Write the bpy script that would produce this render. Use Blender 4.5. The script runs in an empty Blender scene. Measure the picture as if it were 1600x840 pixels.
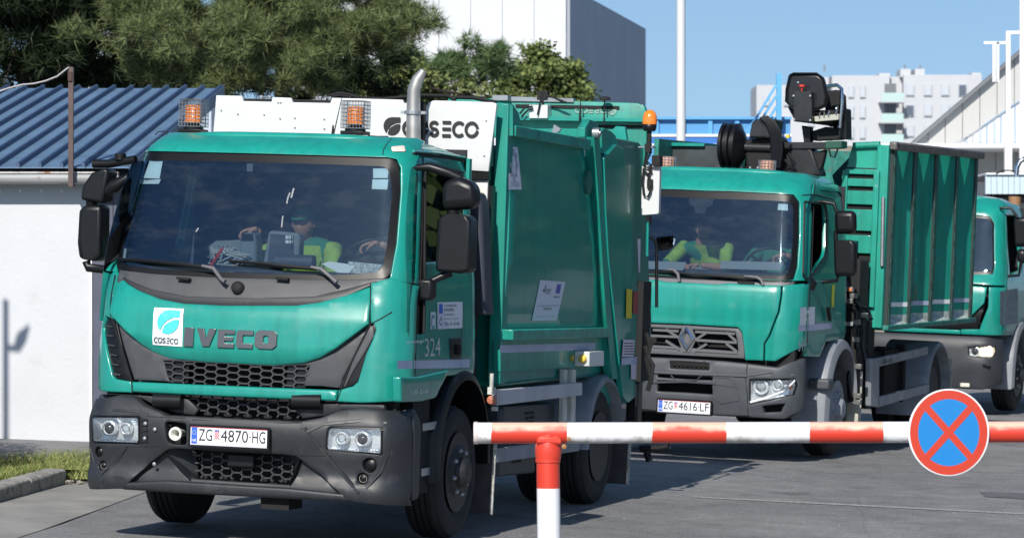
import bpy, bmesh, math, random
from math import sin, cos, pi, radians, sqrt, atan2
from mathutils import Vector, Matrix
from mathutils.geometry import delaunay_2d_cdt
random.seed(7)
SC = bpy.context.scene
COL = SC.collection
# ------------------------------------------------------------------ camera
FPX = 5400.0; CAMZ = 1.73; HY = 450.0
cam = bpy.data.cameras.new('camera'); camo = bpy.data.objects.new('camera', cam); COL.objects.link(camo)
camo.location = (0, 0, CAMZ); camo.rotation_euler = (radians(90), 0, 0)
cam.lens = FPX / 1600 * 36; cam.sensor_width = 36
cam.shift_y = (HY - 420) / 1600
cam.clip_start = .5; cam.clip_end = 5000
cam.dof.use_dof = True; cam.dof.focus_distance = 23.2; cam.dof.aperture_fstop = 7.5
SC.camera = camo
# ------------------------------------------------------------------ sky and sun
SUN_AZ = radians(15)      # from behind the camera towards the left
SUN_EL = radians(34)
W = bpy.data.worlds.new('World'); SC.world = W; W.use_nodes = True
wn = W.node_tree; wn.nodes.clear()
sky = wn.nodes.new('ShaderNodeTexSky'); sky.sky_type = 'NISHITA'; sky.sun_disc = False
sky.sun_elevation = SUN_EL; sky.sun_rotation = radians(180) + SUN_AZ
sky.air_density = 1.0; sky.dust_density = .5; sky.ozone_density = 4.5
bgn = wn.nodes.new('ShaderNodeBackground'); bgn.inputs['Strength'].default_value = .10
wo = wn.nodes.new('ShaderNodeOutputWorld')
stc = wn.nodes.new('ShaderNodeTexCoord'); sps = wn.nodes.new('ShaderNodeSeparateXYZ'); cbs = wn.nodes.new('ShaderNodeCombineXYZ')
cl1 = wn.nodes.new('ShaderNodeMath'); cl1.operation = 'MAXIMUM'; cl1.inputs[1].default_value = 0
ma1 = wn.nodes.new('ShaderNodeMath'); ma1.operation = 'MULTIPLY_ADD'; ma1.inputs[1].default_value = .8; ma1.inputs[2].default_value = .09
wn.links.new(stc.outputs['Generated'], sps.inputs[0]); wn.links.new(sps.outputs[2], cl1.inputs[0]); wn.links.new(cl1.outputs[0], ma1.inputs[0])
wn.links.new(sps.outputs[0], cbs.inputs[0]); wn.links.new(sps.outputs[1], cbs.inputs[1]); wn.links.new(ma1.outputs[0], cbs.inputs[2])
nrm = wn.nodes.new('ShaderNodeVectorMath'); nrm.operation = 'NORMALIZE'; wn.links.new(cbs.outputs[0], nrm.inputs[0]); wn.links.new(nrm.outputs[0], sky.inputs[0])
wn.links.new(sky.outputs[0], bgn.inputs['Color']); wn.links.new(bgn.outputs[0], wo.inputs['Surface'])
sl = bpy.data.lights.new('sun', 'SUN'); sl.energy = 5.0; sl.angle = radians(.53); sl.color = (1, .95, .87)
so = bpy.data.objects.new('sun', sl); COL.objects.link(so)
SD = Vector((-sin(SUN_AZ) * cos(SUN_EL), -cos(SUN_AZ) * cos(SUN_EL), sin(SUN_EL)))
so.rotation_euler = SD.to_track_quat('Z', 'Y').to_euler(); so.location = (-10, -10, 20)
SC.view_settings.view_transform = 'Standard'; SC.view_settings.look = 'None'
SC.view_settings.exposure = .08; SC.view_settings.gamma = 1

# ------------------------------------------------------------------ materials
MATS = {}
def mat(name, col, rough=.5, metal=0, coat=0, spec=.5, noise=None, bump=None, dirt=None, emit=None, trans=0, streak=0):
    """noise=(scale, amount) varies the colour; bump=(scale, strength); dirt=(colour, scale, threshold, softness)"""
    if name in MATS: return MATS[name]
    m = bpy.data.materials.new(name); m.use_nodes = True; nt = m.node_tree; n = nt.nodes; L = nt.links
    b = n['Principled BSDF']
    b.inputs['Base Color'].default_value = (*col, 1); b.inputs['Roughness'].default_value = rough
    b.inputs['Metallic'].default_value = metal; b.inputs['Coat Weight'].default_value = coat
    b.inputs['Coat Roughness'].default_value = .06
    b.inputs['Specular IOR Level'].default_value = spec
    b.inputs['Transmission Weight'].default_value = trans
    if emit: b.inputs['Emission Color'].default_value = (*emit[0], 1); b.inputs['Emission Strength'].default_value = emit[1]
    tc = n.new('ShaderNodeTexCoord'); last = None
    def link_col(sock):
        L.new(sock, b.inputs['Base Color'])
    cur = None
    if noise:
        t = n.new('ShaderNodeTexNoise'); t.inputs['Scale'].default_value = noise[0]; t.inputs['Detail'].default_value = 5
        L.new(tc.outputs['Object'], t.inputs['Vector'])
        r = n.new('ShaderNodeValToRGB'); a = noise[1]
        r.color_ramp.elements[0].position = .3; r.color_ramp.elements[1].position = .7
        r.color_ramp.elements[0].color = (*[max(0, c * (1 - a)) for c in col], 1)
        r.color_ramp.elements[1].color = (*[min(1, c * (1 + a)) for c in col], 1)
        L.new(t.outputs['Fac'], r.inputs['Fac']); cur = r.outputs['Color']; link_col(cur)
    if dirt:
        t = n.new('ShaderNodeTexNoise'); t.inputs['Scale'].default_value = dirt[1]; t.inputs['Detail'].default_value = 8
        t.inputs['Roughness'].default_value = .65
        L.new(tc.outputs['Object'], t.inputs['Vector'])
        r = n.new('ShaderNodeMapRange'); r.inputs['From Min'].default_value = dirt[2]; r.inputs['From Max'].default_value = dirt[2] + dirt[3]
        L.new(t.outputs['Fac'], r.inputs['Value'])
        mx = n.new('ShaderNodeMix'); mx.data_type = 'RGBA'
        L.new(r.outputs[0], mx.inputs[0])
        if cur: L.new(cur, mx.inputs[6])
        else: mx.inputs[6].default_value = (*col, 1)
        mx.inputs[7].default_value = (*dirt[0], 1)
        cur = mx.outputs[2]; link_col(cur)
        ra = n.new('ShaderNodeMapRange'); ra.inputs['To Min'].default_value = rough; ra.inputs['To Max'].default_value = min(1, rough + .3)
        L.new(r.outputs[0], ra.inputs['Value']); L.new(ra.outputs[0], b.inputs['Roughness'])
    if streak:
        mp = n.new('ShaderNodeMapping'); mp.inputs['Scale'].default_value = (14, 14, .9); L.new(tc.outputs['Object'], mp.inputs[0])
        t = n.new('ShaderNodeTexNoise'); t.inputs['Scale'].default_value = 1; t.inputs['Detail'].default_value = 6; L.new(mp.outputs[0], t.inputs['Vector'])
        r = n.new('ShaderNodeMapRange'); r.inputs['From Min'].default_value = .42; r.inputs['From Max'].default_value = .72; r.inputs['To Min'].default_value = 1; r.inputs['To Max'].default_value = 1 - streak; L.new(t.outputs['Fac'], r.inputs['Value'])
        mx = n.new('ShaderNodeMix'); mx.data_type = 'RGBA'; mx.blend_type = 'MULTIPLY'; mx.inputs[0].default_value = 1
        L.new(cur, mx.inputs[6]); L.new(r.outputs[0], mx.inputs[7]); cur = mx.outputs[2]; link_col(cur)
    if bump:
        t = n.new('ShaderNodeTexNoise'); t.inputs['Scale'].default_value = bump[0]; t.inputs['Detail'].default_value = 4
        L.new(tc.outputs['Object'], t.inputs['Vector'])
        bp = n.new('ShaderNodeBump'); bp.inputs['Strength'].default_value = bump[1]; bp.inputs['Distance'].default_value = .01
        L.new(t.outputs['Fac'], bp.inputs['Height']); L.new(bp.outputs[0], b.inputs['Normal'])
    MATS[name] = m
    return m
def glass_mat(name, tint, refl=1.5, rough=.01, minr=.0, gc=(1, 1, 1)):
    if name in MATS: return MATS[name]
    m = bpy.data.materials.new(name); m.use_nodes = True; n = m.node_tree.nodes; L = m.node_tree.links; n.clear()
    o = n.new('ShaderNodeOutputMaterial'); mx = n.new('ShaderNodeMixShader'); tr = n.new('ShaderNodeBsdfTransparent')
    tr.inputs[0].default_value = (*tint, 1)
    g = n.new('ShaderNodeBsdfGlossy'); g.inputs['Roughness'].default_value = rough; g.inputs['Color'].default_value = (*gc, 1)
    f = n.new('ShaderNodeFresnel'); f.inputs[0].default_value = refl
    mt = n.new('ShaderNodeMath'); mt.operation = 'ADD'; mt.inputs[1].default_value = minr
    L.new(f.outputs[0], mt.inputs[0]); L.new(mt.outputs[0], mx.inputs[0]); L.new(tr.outputs[0], mx.inputs[1]); L.new(g.outputs[0], mx.inputs[2])
    if name == 'windscreen_glass':      # thin road film, uneven
        df = n.new('ShaderNodeBsdfDiffuse'); df.inputs[0].default_value = (.5, .5, .48, 1); tc = n.new('ShaderNodeTexCoord'); mp = n.new('ShaderNodeMapping'); mp.inputs['Scale'].default_value = (2.2, 2.2, 6)
        t = n.new('ShaderNodeTexNoise'); t.inputs['Scale'].default_value = 1.6; t.inputs['Detail'].default_value = 7; t.inputs['Roughness'].default_value = .7; L.new(tc.outputs['Object'], mp.inputs[0]); L.new(mp.outputs[0], t.inputs['Vector'])
        mr = n.new('ShaderNodeMapRange'); mr.inputs['From Min'].default_value = .48; mr.inputs['From Max'].default_value = .75; mr.inputs['To Min'].default_value = 0; mr.inputs['To Max'].default_value = .035; L.new(t.outputs['Fac'], mr.inputs['Value'])
        m2 = n.new('ShaderNodeMixShader'); L.new(mr.outputs[0], m2.inputs[0]); L.new(mx.outputs[0], m2.inputs[1]); L.new(df.outputs[0], m2.inputs[2]); L.new(m2.outputs[0], o.inputs[0])
    else: L.new(mx.outputs[0], o.inputs[0])
    MATS[name] = m; return m
TEAL = mat('teal_paint', (.009, .265, .215), .30, coat=.6, noise=(1.3, .07), dirt=((.03, .25, .205), 6, .56, .35), streak=.16)
TEALOLD = mat('worn_teal_paint', (.012, .275, .215), .42, coat=.2, noise=(2.5, .12), dirt=((.10, .18, .155), 9, .57, .18), streak=.3)
TEALDULL = mat('scuffed_teal_paint', (.012, .27, .21), .5, noise=(6, .2), dirt=((.16, .15, .13), 14, .56, .12), streak=.3)
BLK = mat('black_plastic', (.006, .0065, .008), .38, spec=.35, noise=(8, .2))
FRIT = mat('black_glass_edge', (.006, .006, .007), .35, spec=.25)
GREYP = mat('grey_bumper_plastic', (.021, .0235, .028), .46, noise=(5, .2), bump=(400, .08), dirt=((.06, .06, .062), 9, .56, .3))
COWL = mat('cowl_plastic', (.05, .052, .058), .5, noise=(9, .15))
RENG = mat('light_grey_bumper_plastic', (.058, .064, .074), .5, noise=(6, .12))
DARK = mat('matte_black', (.008, .008, .009), .8)
RUB = mat('tyre_rubber', (.014, .014, .016), .75, noise=(12, .3), bump=(120, .2))
RUBDUST = mat('dusty_rubber', (.05, .05, .052), .85, noise=(12, .3))
WHT = mat('white_paint', (.60, .62, .62), .42, coat=.2, dirt=((.55, .55, .52), 5, .62, .3))
PAPER = mat('white_sticker', (.80, .82, .84), .5)
STEEL = mat('galvanised_steel', (.42, .43, .45), .42, metal=.8, noise=(12, .2))
GREYM = mat('grey_painted_metal', (.22, .24, .27), .5, noise=(6, .2), dirt=((.12, .11, .10), 10, .6, .2))
CHR = mat('chrome', (.75, .76, .78), .12, metal=1)
DCHR = mat('dark_chrome', (.17, .165, .165), .3, metal=.8)
AMB = mat('amber_lens', (.85, .22, .02), .15, spec=.8)
AMBD = mat('amber_plastic', (.9, .30, .04), .35)
RED = mat('red_plastic', (.55, .03, .02), .4)
LENS = glass_mat('lamp_lens', (.93, .95, .96), 1.5, .02, .03)
REFL = mat('lamp_reflector', (.82, .85, .88), .22, metal=.55, bump=(60, .3))
BULB = mat('lamp_bulb_glass', (.05, .05, .06), .05, coat=1)
GLASS = glass_mat('windscreen_glass', (.52, .60, .64), 1.52, .012, .080, (.55, .80, 1.0))
SGLASS = glass_mat('side_window_glass', (.62, .68, .72), 1.55, .01, .03)
INT = mat('cab_interior_plastic', (.012, .014, .020), .7)
INTL = mat('cab_interior_trim', (.16, .17, .19), .8)
BLUEP = mat('blue_print', (.03, .12, .55), .5)
TEALP = mat('teal_print', (.06, .55, .60), .5)
BLKP = mat('black_print', (.012, .012, .014), .5)
REDP = mat('red_print', (.6, .03, .03), .5)
GREYPR = mat('silver_print', (.45, .50, .52), .45)
STRIPE = mat('reflective_stripe', (.42, .46, .60), .5, noise=(5, .1))
SKIN = mat('skin', (.48, .25, .17), .55)
HIVIS = mat('hi_vis_fabric', (.34, .52, .08), .85, noise=(9, .25), bump=(14, 1))
GREENF = mat('green_fabric', (.03, .22, .13), .85)
HAIR = mat('brown_hair', (.03, .02, .012), .8)

# ------------------------------------------------------------------ builders
def link(o, parent=None):
    COL.objects.link(o)
    if parent is not None: o.parent = parent
    return o
def tag(o, label=None, cat=None, group=None, kind=None):
    if label: o['label'] = label
    if cat: o['category'] = cat
    if group: o['group'] = group
    if kind: o['kind'] = kind
    return o
def thing(name, label, cat, M=None, group=None):
    o = bpy.data.objects.new(name, None); COL.objects.link(o); o.empty_display_size = .2
    if M is not None: o.matrix_world = M
    return tag(o, label, cat, group)
KIDS = {}
def copy_tree(o, parent=None):
    c = o.copy(); COL.objects.link(c)
    if parent is not None: c.parent = parent
    for ch in list(o.children): copy_tree(ch, c)
    return c
class MB:
    def __init__(s): s.v = []; s.f = []
    def add(s, vs, fs):
        k = len(s.v); s.v += [tuple(p) for p in vs]; s.f += [[i + k for i in f] for f in fs]; return s
    def box(s, c, d, R=None):
        x, y, z = [q / 2 for q in d]; vs = [Vector((a * x, b * y, e * z)) for a in (-1, 1) for b in (-1, 1) for e in (-1, 1)]
        if R is not None: vs = [R @ p for p in vs]
        c = Vector(c)
        return s.add([p + c for p in vs], [[0, 1, 3, 2], [4, 6, 7, 5], [0, 4, 5, 1], [2, 3, 7, 6], [0, 2, 6, 4], [1, 5, 7, 3]])
    def bb(s, x0, x1, y0, y1, z0, z1): return s.box(((x0 + x1) / 2, (y0 + y1) / 2, (z0 + z1) / 2), (abs(x1 - x0), abs(y1 - y0), abs(z1 - z0)))
    def tube(s, pts, r, n=10, caps=True):
        pts = [Vector(p) for p in pts]; m = len(pts)
        rr = r if isinstance(r, (list, tuple)) else [r] * m
        up = None; rings = []
        for i, p in enumerate(pts):
            t = (pts[min(i + 1, m - 1)] - pts[max(i - 1, 0)]).normalized()
            if up is None: up = Vector((0, 0, 1)) if abs(t.z) < .9 else Vector((1, 0, 0))
            a = t.cross(up)
            if a.length < 1e-6: a = t.cross(Vector((0, 1, 0)))
            a.normalize(); b = a.cross(t).normalized(); up = b
            rings.append([p + rr[i] * (cos(2 * pi * k / n) * a + sin(2 * pi * k / n) * b) for k in range(n)])
        vs = [q for g in rings for q in g]; fs = []
        for i in range(m - 1):
            for k in range(n): fs.append([i * n + k, i * n + (k + 1) % n, (i + 1) * n + (k + 1) % n, (i + 1) * n + k])
        if caps: fs.append(list(range(n))[::-1]); fs.append([(m - 1) * n + k for k in range(n)])
        return s.add(vs, fs)
    def bar(s, p0, p1, w, h):
        """square bar from p0 to p1"""
        p0 = Vector(p0); p1 = Vector(p1); t = (p1 - p0); L = t.length; t.normalize()
        up = Vector((0, 0, 1)) if abs(t.z) < .95 else Vector((0, 1, 0))
        a = t.cross(up).normalized(); b = a.cross(t)
        R = Matrix((t, a, b)).transposed()
        return s.box((p0 + p1) / 2, (L, w, h), R)
    def lathe(s, prof, c, ax=(0, 0, 1), n=20):
        """prof: (radius, height along axis)"""
        ax = Vector(ax).normalized(); a = ax.orthogonal().normalized(); b = ax.cross(a); c = Vector(c); m = len(prof)
        vs = [c + ax * h + r * (cos(2 * pi * k / n) * a + sin(2 * pi * k / n) * b) for r, h in prof for k in range(n)]
        fs = [[i * n + k, i * n + (k + 1) % n, (i + 1) * n + (k + 1) % n, (i + 1) * n + k] for i in range(m - 1) for k in range(n)]
        if prof[0][0] > 1e-4: fs.append(list(range(n))[::-1])
        if prof[-1][0] > 1e-4: fs.append([(m - 1) * n + k for k in range(n)])
        return s.add(vs, fs)
    def prism(s, poly, fn, d0, d1):
        """poly in 2D, fn(a, b, d) -> 3D"""
        n = len(poly); tri = delaunay_2d_cdt([Vector(p) for p in poly], [], [list(range(n))], 1, 1e-6)
        V2, F2 = tri[0], tri[2]; k = len(V2)
        vs = [fn(p[0], p[1], d0) for p in V2] + [fn(p[0], p[1], d1) for p in V2]
        fs = [list(f) for f in F2] + [[i + k for i in f][::-1] for f in F2]
        s.add(vs, fs)
        vs = [fn(p[0], p[1], d) for d in (d0, d1) for p in poly]
        return s.add(vs, [[i, (i + 1) % n, n + (i + 1) % n, n + i] for i in range(n)])
    def mesh(s, m, smooth=None):
        me = bpy.data.meshes.new('mesh'); me.from_pydata(s.v, [], s.f)
        bm = bmesh.new(); bm.from_mesh(me); bmesh.ops.remove_doubles(bm, verts=bm.verts, dist=1e-5)
        bmesh.ops.recalc_face_normals(bm, faces=bm.faces); bm.to_mesh(me); bm.free()
        if smooth:
            for p in me.polygons: p.use_smooth = True
            me.set_sharp_from_angle(angle=radians(smooth))
        me.materials.append(m); return me
    def obj(s, name, m, parent=None, bevel=0, smooth=None, label=None, seg=2):
        me = s.mesh(m, smooth if smooth else (40 if bevel else None)); o = link(bpy.data.objects.new(name, me), parent); me.name = name
        if bevel:
            md = o.modifiers.new('bevel', 'BEVEL'); md.width = bevel; md.segments = seg; md.limit_method = 'ANGLE'; md.angle_limit = radians(40)
            md.harden_normals = False
        if label: o['label'] = label
        return o
def inpoly(p, poly):
    x, y = p[0], p[1]; c = False; j = len(poly) - 1
    for i in range(len(poly)):
        a, b = poly[i], poly[j]
        if (a[1] > y) != (b[1] > y) and x < (b[0] - a[0]) * (y - a[1]) / (b[1] - a[1]) + a[0]: c = not c
        j = i
    return c
def dseg(p, a, b):
    dx, dy = b[0] - a[0], b[1] - a[1]; L = dx * dx + dy * dy
    t = 0 if L == 0 else max(0, min(1, ((p[0] - a[0]) * dx + (p[1] - a[1]) * dy) / L))
    return math.hypot(p[0] - a[0] - t * dx, p[1] - a[1] - t * dy)
def densify(poly, st):
    out = []
    for i in range(len(poly)):
        a, b = poly[i], poly[(i + 1) % len(poly)]; L = math.hypot(b[0] - a[0], b[1] - a[1]); n = max(1, int(L / st + .5))
        out += [(a[0] + (b[0] - a[0]) * k / n, a[1] + (b[1] - a[1]) * k / n) for k in range(n)]
    return out
def roundpoly(poly, r, k=4):
    out = []; n = len(poly)
    rs = r if isinstance(r, (list, tuple)) else [r] * n
    for i in range(n):
        p = Vector(poly[i][:2]); a = Vector(poly[i - 1][:2]) - p; b = Vector(poly[(i + 1) % n][:2]) - p
        d = min(rs[i], a.length * .45, b.length * .45)
        if d < 1e-5: out.append(tuple(p)); continue
        A = p + a.normalized() * d; B = p + b.normalized() * d
        for j in range(k + 1):
            t = j / k; q = A * (1 - t) ** 2 + p * 2 * t * (1 - t) + B * t * t; out.append((q.x, q.y))
    return out
def smoothpoly(pts, k=3, closed=True):
    """Catmull-Rom through the points"""
    n = len(pts); out = []
    for i in range(n if closed else n - 1):
        g = lambda j: Vector(pts[j % n][:2]) if closed else Vector(pts[max(0, min(n - 1, j))][:2])
        p0, p1, p2, p3 = g(i - 1), g(i), g(i + 1), g(i + 2)
        for j in range(k):
            t = j / k; q = .5 * ((2 * p1) + (p2 - p0) * t + (2 * p0 - 5 * p1 + 4 * p2 - p3) * t * t + (3 * p1 - p0 - 3 * p2 + p3) * t ** 3)
            out.append((q.x, q.y))
    if not closed: out.append(tuple(pts[-1][:2]))
    return out
def panel(name, poly, surf, m, parent, thick=.02, r=.008, step=.07, holes=(), back=True, smooth=50, label=None):
    """a moulded panel: polygon (a, b) laid on surf(a, b, off), edges rounded by r, off > 0 is outward"""
    B = [densify(poly, step)] + [densify(h, step) for h in holes]
    pts = []; edges = []
    for ring in B:
        k = len(pts); pts += ring; edges += [(k + i, k + (i + 1) % len(ring)) for i in range(len(ring))]
    nb = len(pts)
    def dist(p): return min(dseg(p, ring[i], ring[(i + 1) % len(ring)]) for ring in B for i in range(len(ring)))
    def inside(p): return inpoly(p, poly) and not any(inpoly(p, h) for h in holes)
    extra = []; ee = []
    if r > 0:
        for ring in B:
            n = len(ring)
            for rr in (.3 * r, r):
                for sg in (1, -1):
                    prev = None; first = None
                    for i in range(n + 1):
                        i_ = i % n; p_, b, c = Vector(ring[i_ - 1]), Vector(ring[i_]), Vector(ring[(i_ + 1) % n])
                        t1 = (b - p_); t2 = (c - b)
                        if t1.length < 1e-7 or t2.length < 1e-7: continue
                        t1.normalize(); t2.normalize(); t = t1 + t2
                        if t.length < .3: prev = None; continue
                        t.normalize(); nn = Vector((-t.y, t.x)) * sg; k_ = 1 / max(.5, t.dot(t1))
                        q = b + nn * rr * k_
                        if i == n and first is not None:
                            if prev is not None: ee.append((prev, first))
                            break
                        if inside(q) and dist(q) > rr * .93:
                            extra.append((q.x, q.y)); k = len(extra) - 1
                            if prev is not None: ee.append((prev, k))
                            if i == 0: first = k
                            prev = k
                        else: prev = None
    xs = [p[0] for p in poly]; ys = [p[1] for p in poly]
    x = min(xs) + step / 2
    while x < max(xs):
        y = min(ys) + step / 2
        while y < max(ys):
            if inside((x, y)) and dist((x, y)) > max(r * 1.3, step * .35): extra.append((x, y))
            y += step
        x += step
    allp = [Vector(p) for p in pts + extra]; edges += [(nb + i, nb + j) for i, j in ee]
    res = delaunay_2d_cdt(allp, edges, [], 0, 1e-5)
    V2, F2 = res[0], res[2]
    F2 = [f for f in F2 if inside((sum(V2[i].x for i in f) / len(f), sum(V2[i].y for i in f) / len(f)))]
    bd = []; vs = []
    for p in V2:
        d = dist(p)
        if r > 0 and d < r: off = -(r - sqrt(max(0, r * r - (r - d) ** 2)))
        else: off = 0
        bd.append(d < 1e-4); vs.append(surf(p.x, p.y, off))
    mb = MB(); mb.v = [tuple(q) for q in vs]; mb.f = [list(f) for f in F2]
    cnt = {}
    for f in F2:
        for i in range(len(f)):
            e = (f[i], f[(i + 1) % len(f)]); cnt[e] = 1
    be = [e for e in cnt if (e[1], e[0]) not in cnt]
    ids = {}
    for a, b in be:
        for q in (a, b):
            if q not in ids: ids[q] = len(mb.v); mb.v.append(tuple(surf(V2[q].x, V2[q].y, -r - thick)))
        mb.f.append([b, a, ids[a], ids[b]])
    me = bpy.data.meshes.new(name); me.from_pydata(mb.v, [], mb.f)
    bm = bmesh.new(); bm.from_mesh(me); bmesh.ops.recalc_face_normals(bm, faces=bm.faces); bm.to_mesh(me); bm.free()
    for p in me.polygons: p.use_smooth = True
    me.set_sharp_from_angle(angle=radians(smooth)); me.materials.append(m)
    o = link(bpy.data.objects.new(name, me), parent)
    if label: o['label'] = label
    return o
FC = {}
def text2d(s):
    if s in FC: return FC[s]
    c = bpy.data.curves.new('t', 'FONT'); c.body = s; c.resolution_u = 3
    o = bpy.data.objects.new('t', c); COL.objects.link(o)
    dg = bpy.context.evaluated_depsgraph_get(); me = o.evaluated_get(dg).to_mesh()
    v = [(p.co.x, p.co.y) for p in me.vertices]; f = [list(p.vertices) for p in me.polygons]
    o.evaluated_get(dg).to_mesh_clear(); bpy.data.objects.remove(o); bpy.data.curves.remove(c)
    x0 = min(p[0] for p in v); x1 = max(p[0] for p in v); y0 = min(p[1] for p in v); y1 = max(p[1] for p in v)
    v = [((p[0] - x0) / (x1 - x0), (p[1] - y0) / (y1 - y0)) for p in v]
    FC[s] = (v, f); return FC[s]
def write(mb, s, fn, a0, a1, b0, b1, off=.002, slant=0):
    """lettering filling the rectangle a0..a1 x b0..b1 of fn(a, b, off)"""
    v, f = text2d(s)
    return mb.add([fn(a0 + (a1 - a0) * p[0] + slant * p[1], b0 + (b1 - b0) * p[1], off) for p in v], f)
def rect(mb, fn, a0, a1, b0, b1, off=.001):
    return mb.add([fn(a0, b0, off), fn(a1, b0, off), fn(a1, b1, off), fn(a0, b1, off)], [[0, 1, 2, 3]])
def stroke(mb, pts, w, fn, off=.002):
    """flat strip of width w along 2D points"""
    P = [Vector(p) for p in pts]; L = []; R = []
    for i, p in enumerate(P):
        t = (P[min(i + 1, len(P) - 1)] - P[max(i - 1, 0)]).normalized(); n = Vector((-t.y, t.x)) * w / 2
        L.append(p + n); R.append(p - n)
    vs = [fn(q.x, q.y, off) for q in L + R]; k = len(P)
    return mb.add(vs, [[i, i + 1, k + i + 1, k + i] for i in range(k - 1)])
def arc(cx, cy, rx, ry, a0, a1, n=14):
    return [(cx + rx * cos(radians(a0 + (a1 - a0) * i / n)), cy + ry * sin(radians(a0 + (a1 - a0) * i / n))) for i in range(n + 1)]
def coseco(mb, fn, a0, a1, b0, b1, wt, off=.002):
    """C O S E C O in rounded strokes"""
    W_ = (a1 - a0); H = b1 - b0; cw = W_ / 6.0; r = H / 2 - wt / 2; cy = (b0 + b1) / 2; rx = min(r, cw * .46)
    for i, ch in enumerate('COSECO'):
        cx = a0 + cw * (i + .5)
        if ch == 'C': stroke(mb, arc(cx, cy, rx, r, 45, 315), wt, fn, off)
        if ch == 'O': stroke(mb, arc(cx, cy, rx, r, 8, 352, 20), wt, fn, off)
        if ch == 'S':
            q = r / 2; x = rx * .62
            stroke(mb, arc(cx, cy + q, x, q, 20, 270, 10)[:] + arc(cx, cy - q, x, q, 90, -160, 10)[1:], wt, fn, off)
        if ch == 'E':
            for yy in (-r, 0, r): stroke(mb, [(cx - rx * .75, cy + yy), (cx + rx * .75, cy + yy)], wt, fn, off)
def leaf(mb, fn, cx, cy, s, off=.002, gap=.06, flip=1):
    """round leaf with a square upper right corner, split by a curved vein"""
    def P(x, y): return (cx + flip * x * s, cy + y * s)
    up = [P(-.5, 0)] + [P(.5 * cos(radians(a)), .5 * sin(radians(a))) for a in range(170, 95, -15)] + [P(0, .5), P(.5, .5), P(.5, .22)]
    vein = [P(.5 - .0, .22), P(.22, .20), P(-.05, .06), P(-.22, -.14), P(-.34, -.38)]
    top = up + vein[1:] + [P(.5 * cos(radians(a)), .5 * sin(radians(a))) for a in (-142, -160)]
    low = [P(.5, .22 - gap), P(.24, .20 - gap), P(-.01, .04 - gap * .8), P(-.15, -.16), P(-.24, -.44)] + [P(.5 * cos(radians(a)), .5 * sin(radians(a))) for a in range(-110, 5, 12)]
    for poly in (top, low):
        tri = delaunay_2d_cdt([Vector(p) for p in poly], [], [list(range(len(poly)))], 1, 1e-6)
        mb.add([fn(p.x, p.y, off) for p in tri[0]], [list(f) for f in tri[2]])

# ------------------------------------------------------------------ frames of the vehicles
def gy(y):
    K = [(-50, -.35), (17, -.08), (24, 0), (33, .21), (44, .36), (60, .42), (90, .5), (3000, .5)]
    for (a, za), (b, zb) in zip(K, K[1:]):
        if y <= b: return za + (zb - za) * max(0, (y - a)) / (b - a) if y > a else za
    return .5
def gz(x, y):
    """height of the road at (x, y)"""
    return -.035 * max(-9, min(9, x + .36)) + gy(y)
class Frame:
    """vehicle frame: u towards the viewer's right, v backwards along the vehicle, w up"""
    def __init__(s, ox, oy, oz, th, roll, pitch=0):
        t = radians(th)
        l = Vector((cos(t), -sin(t), -roll)); d = Vector((sin(t), cos(t), pitch))
        l.normalize(); d.normalize(); n = l.cross(d).normalized(); l = d.cross(n)
        s.O = Vector((ox, oy, oz)); s.R = Matrix((l, d, n)).transposed(); s.Ri = s.R.transposed()
        s.M = Matrix.Translation(s.O) @ s.R.to_4x4()
        s.c = s.Ri @ (Vector((0, 0, CAMZ)) - s.O)
    def ray(s, px, py): return s.Ri @ Vector(((px - 800) / FPX, 1, (HY - py) / FPX))
    def F(s, px, py, v=0):
        r = s.ray(px, py); t = (v - s.c.y) / r.y; p = s.c + r * t; return (p.x, p.z)
    def S(s, px, py, u=0):
        r = s.ray(px, py); t = (u - s.c.x) / r.x; p = s.c + r * t; return (p.y, p.z)
    def FV(s, px, py, V):
        v = .1
        for _ in range(12):
            u, w = s.F(px, py, v); v = .5 * v + .5 * V(u, w)
        return (u, w)
    def FP(s, pts, V): return [s.FV(x, y, V) for x, y in pts]
    def SP(s, pts, u): return [s.S(x, y, u) for x, y in pts]
T1 = Frame(-1.825, 22.6, .051, 17, .034, .004)
# ================================================================== cab and wheel kit
def lerp_tab(T, x):
    if x <= T[0][0]: return T[0][1]
    for (a, va), (b, vb) in zip(T, T[1:]):
        if x <= b: return va + (vb - va) * (x - a) / (b - a)
    return T[-1][1]
def sm_tab(T, x):
    h = .03; return (lerp_tab(T, x - h) + 2 * lerp_tab(T, x) + lerp_tab(T, x + h)) / 4
class Cab:
    def __init__(s, v0, U, D=.2, t0=.78, bul=.07, roofw=2.72, rear=1.64):
        s.v0 = v0; s.U = U; s.D = D; s.t0 = t0; s.bul = bul; s.roofw = roofw; s.rear = rear
    def u(s, w): return sm_tab(s.U, w)
    def V(s, u, w):
        t = min(1, abs(u) / s.u(w)); q = max(0, (t - s.t0) / (1 - s.t0))
        return sm_tab(s.v0, w) + s.bul * t * t + s.D * (1 - sqrt(max(0, 1 - q * q)))
    def fs(s, u, w, off=0):
        U = s.u(w); t = min(1, abs(u) / U); q = max(0, (t - s.t0) / (1 - s.t0)); sg = 1 if u > 0 else -1
        nx = q * .9
        return (max(-U, min(U, u)) + sg * nx * off, s.V(u, w) - off * (1 - .6 * q), w)
    def edge(s, w): return sm_tab(s.v0, w) + s.bul + s.D
    def ss(s, sg):
        return lambda v, w, off=0: (sg * (s.u(w) + off), v, w)
    def SW(s, fr, pts, du=0):
        out = []
        for px, py in pts:
            u = 1.0
            for _ in range(6): v, w = fr.S(px, py, u); u = s.u(w) + du
            out.append((v, w))
        return out
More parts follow.
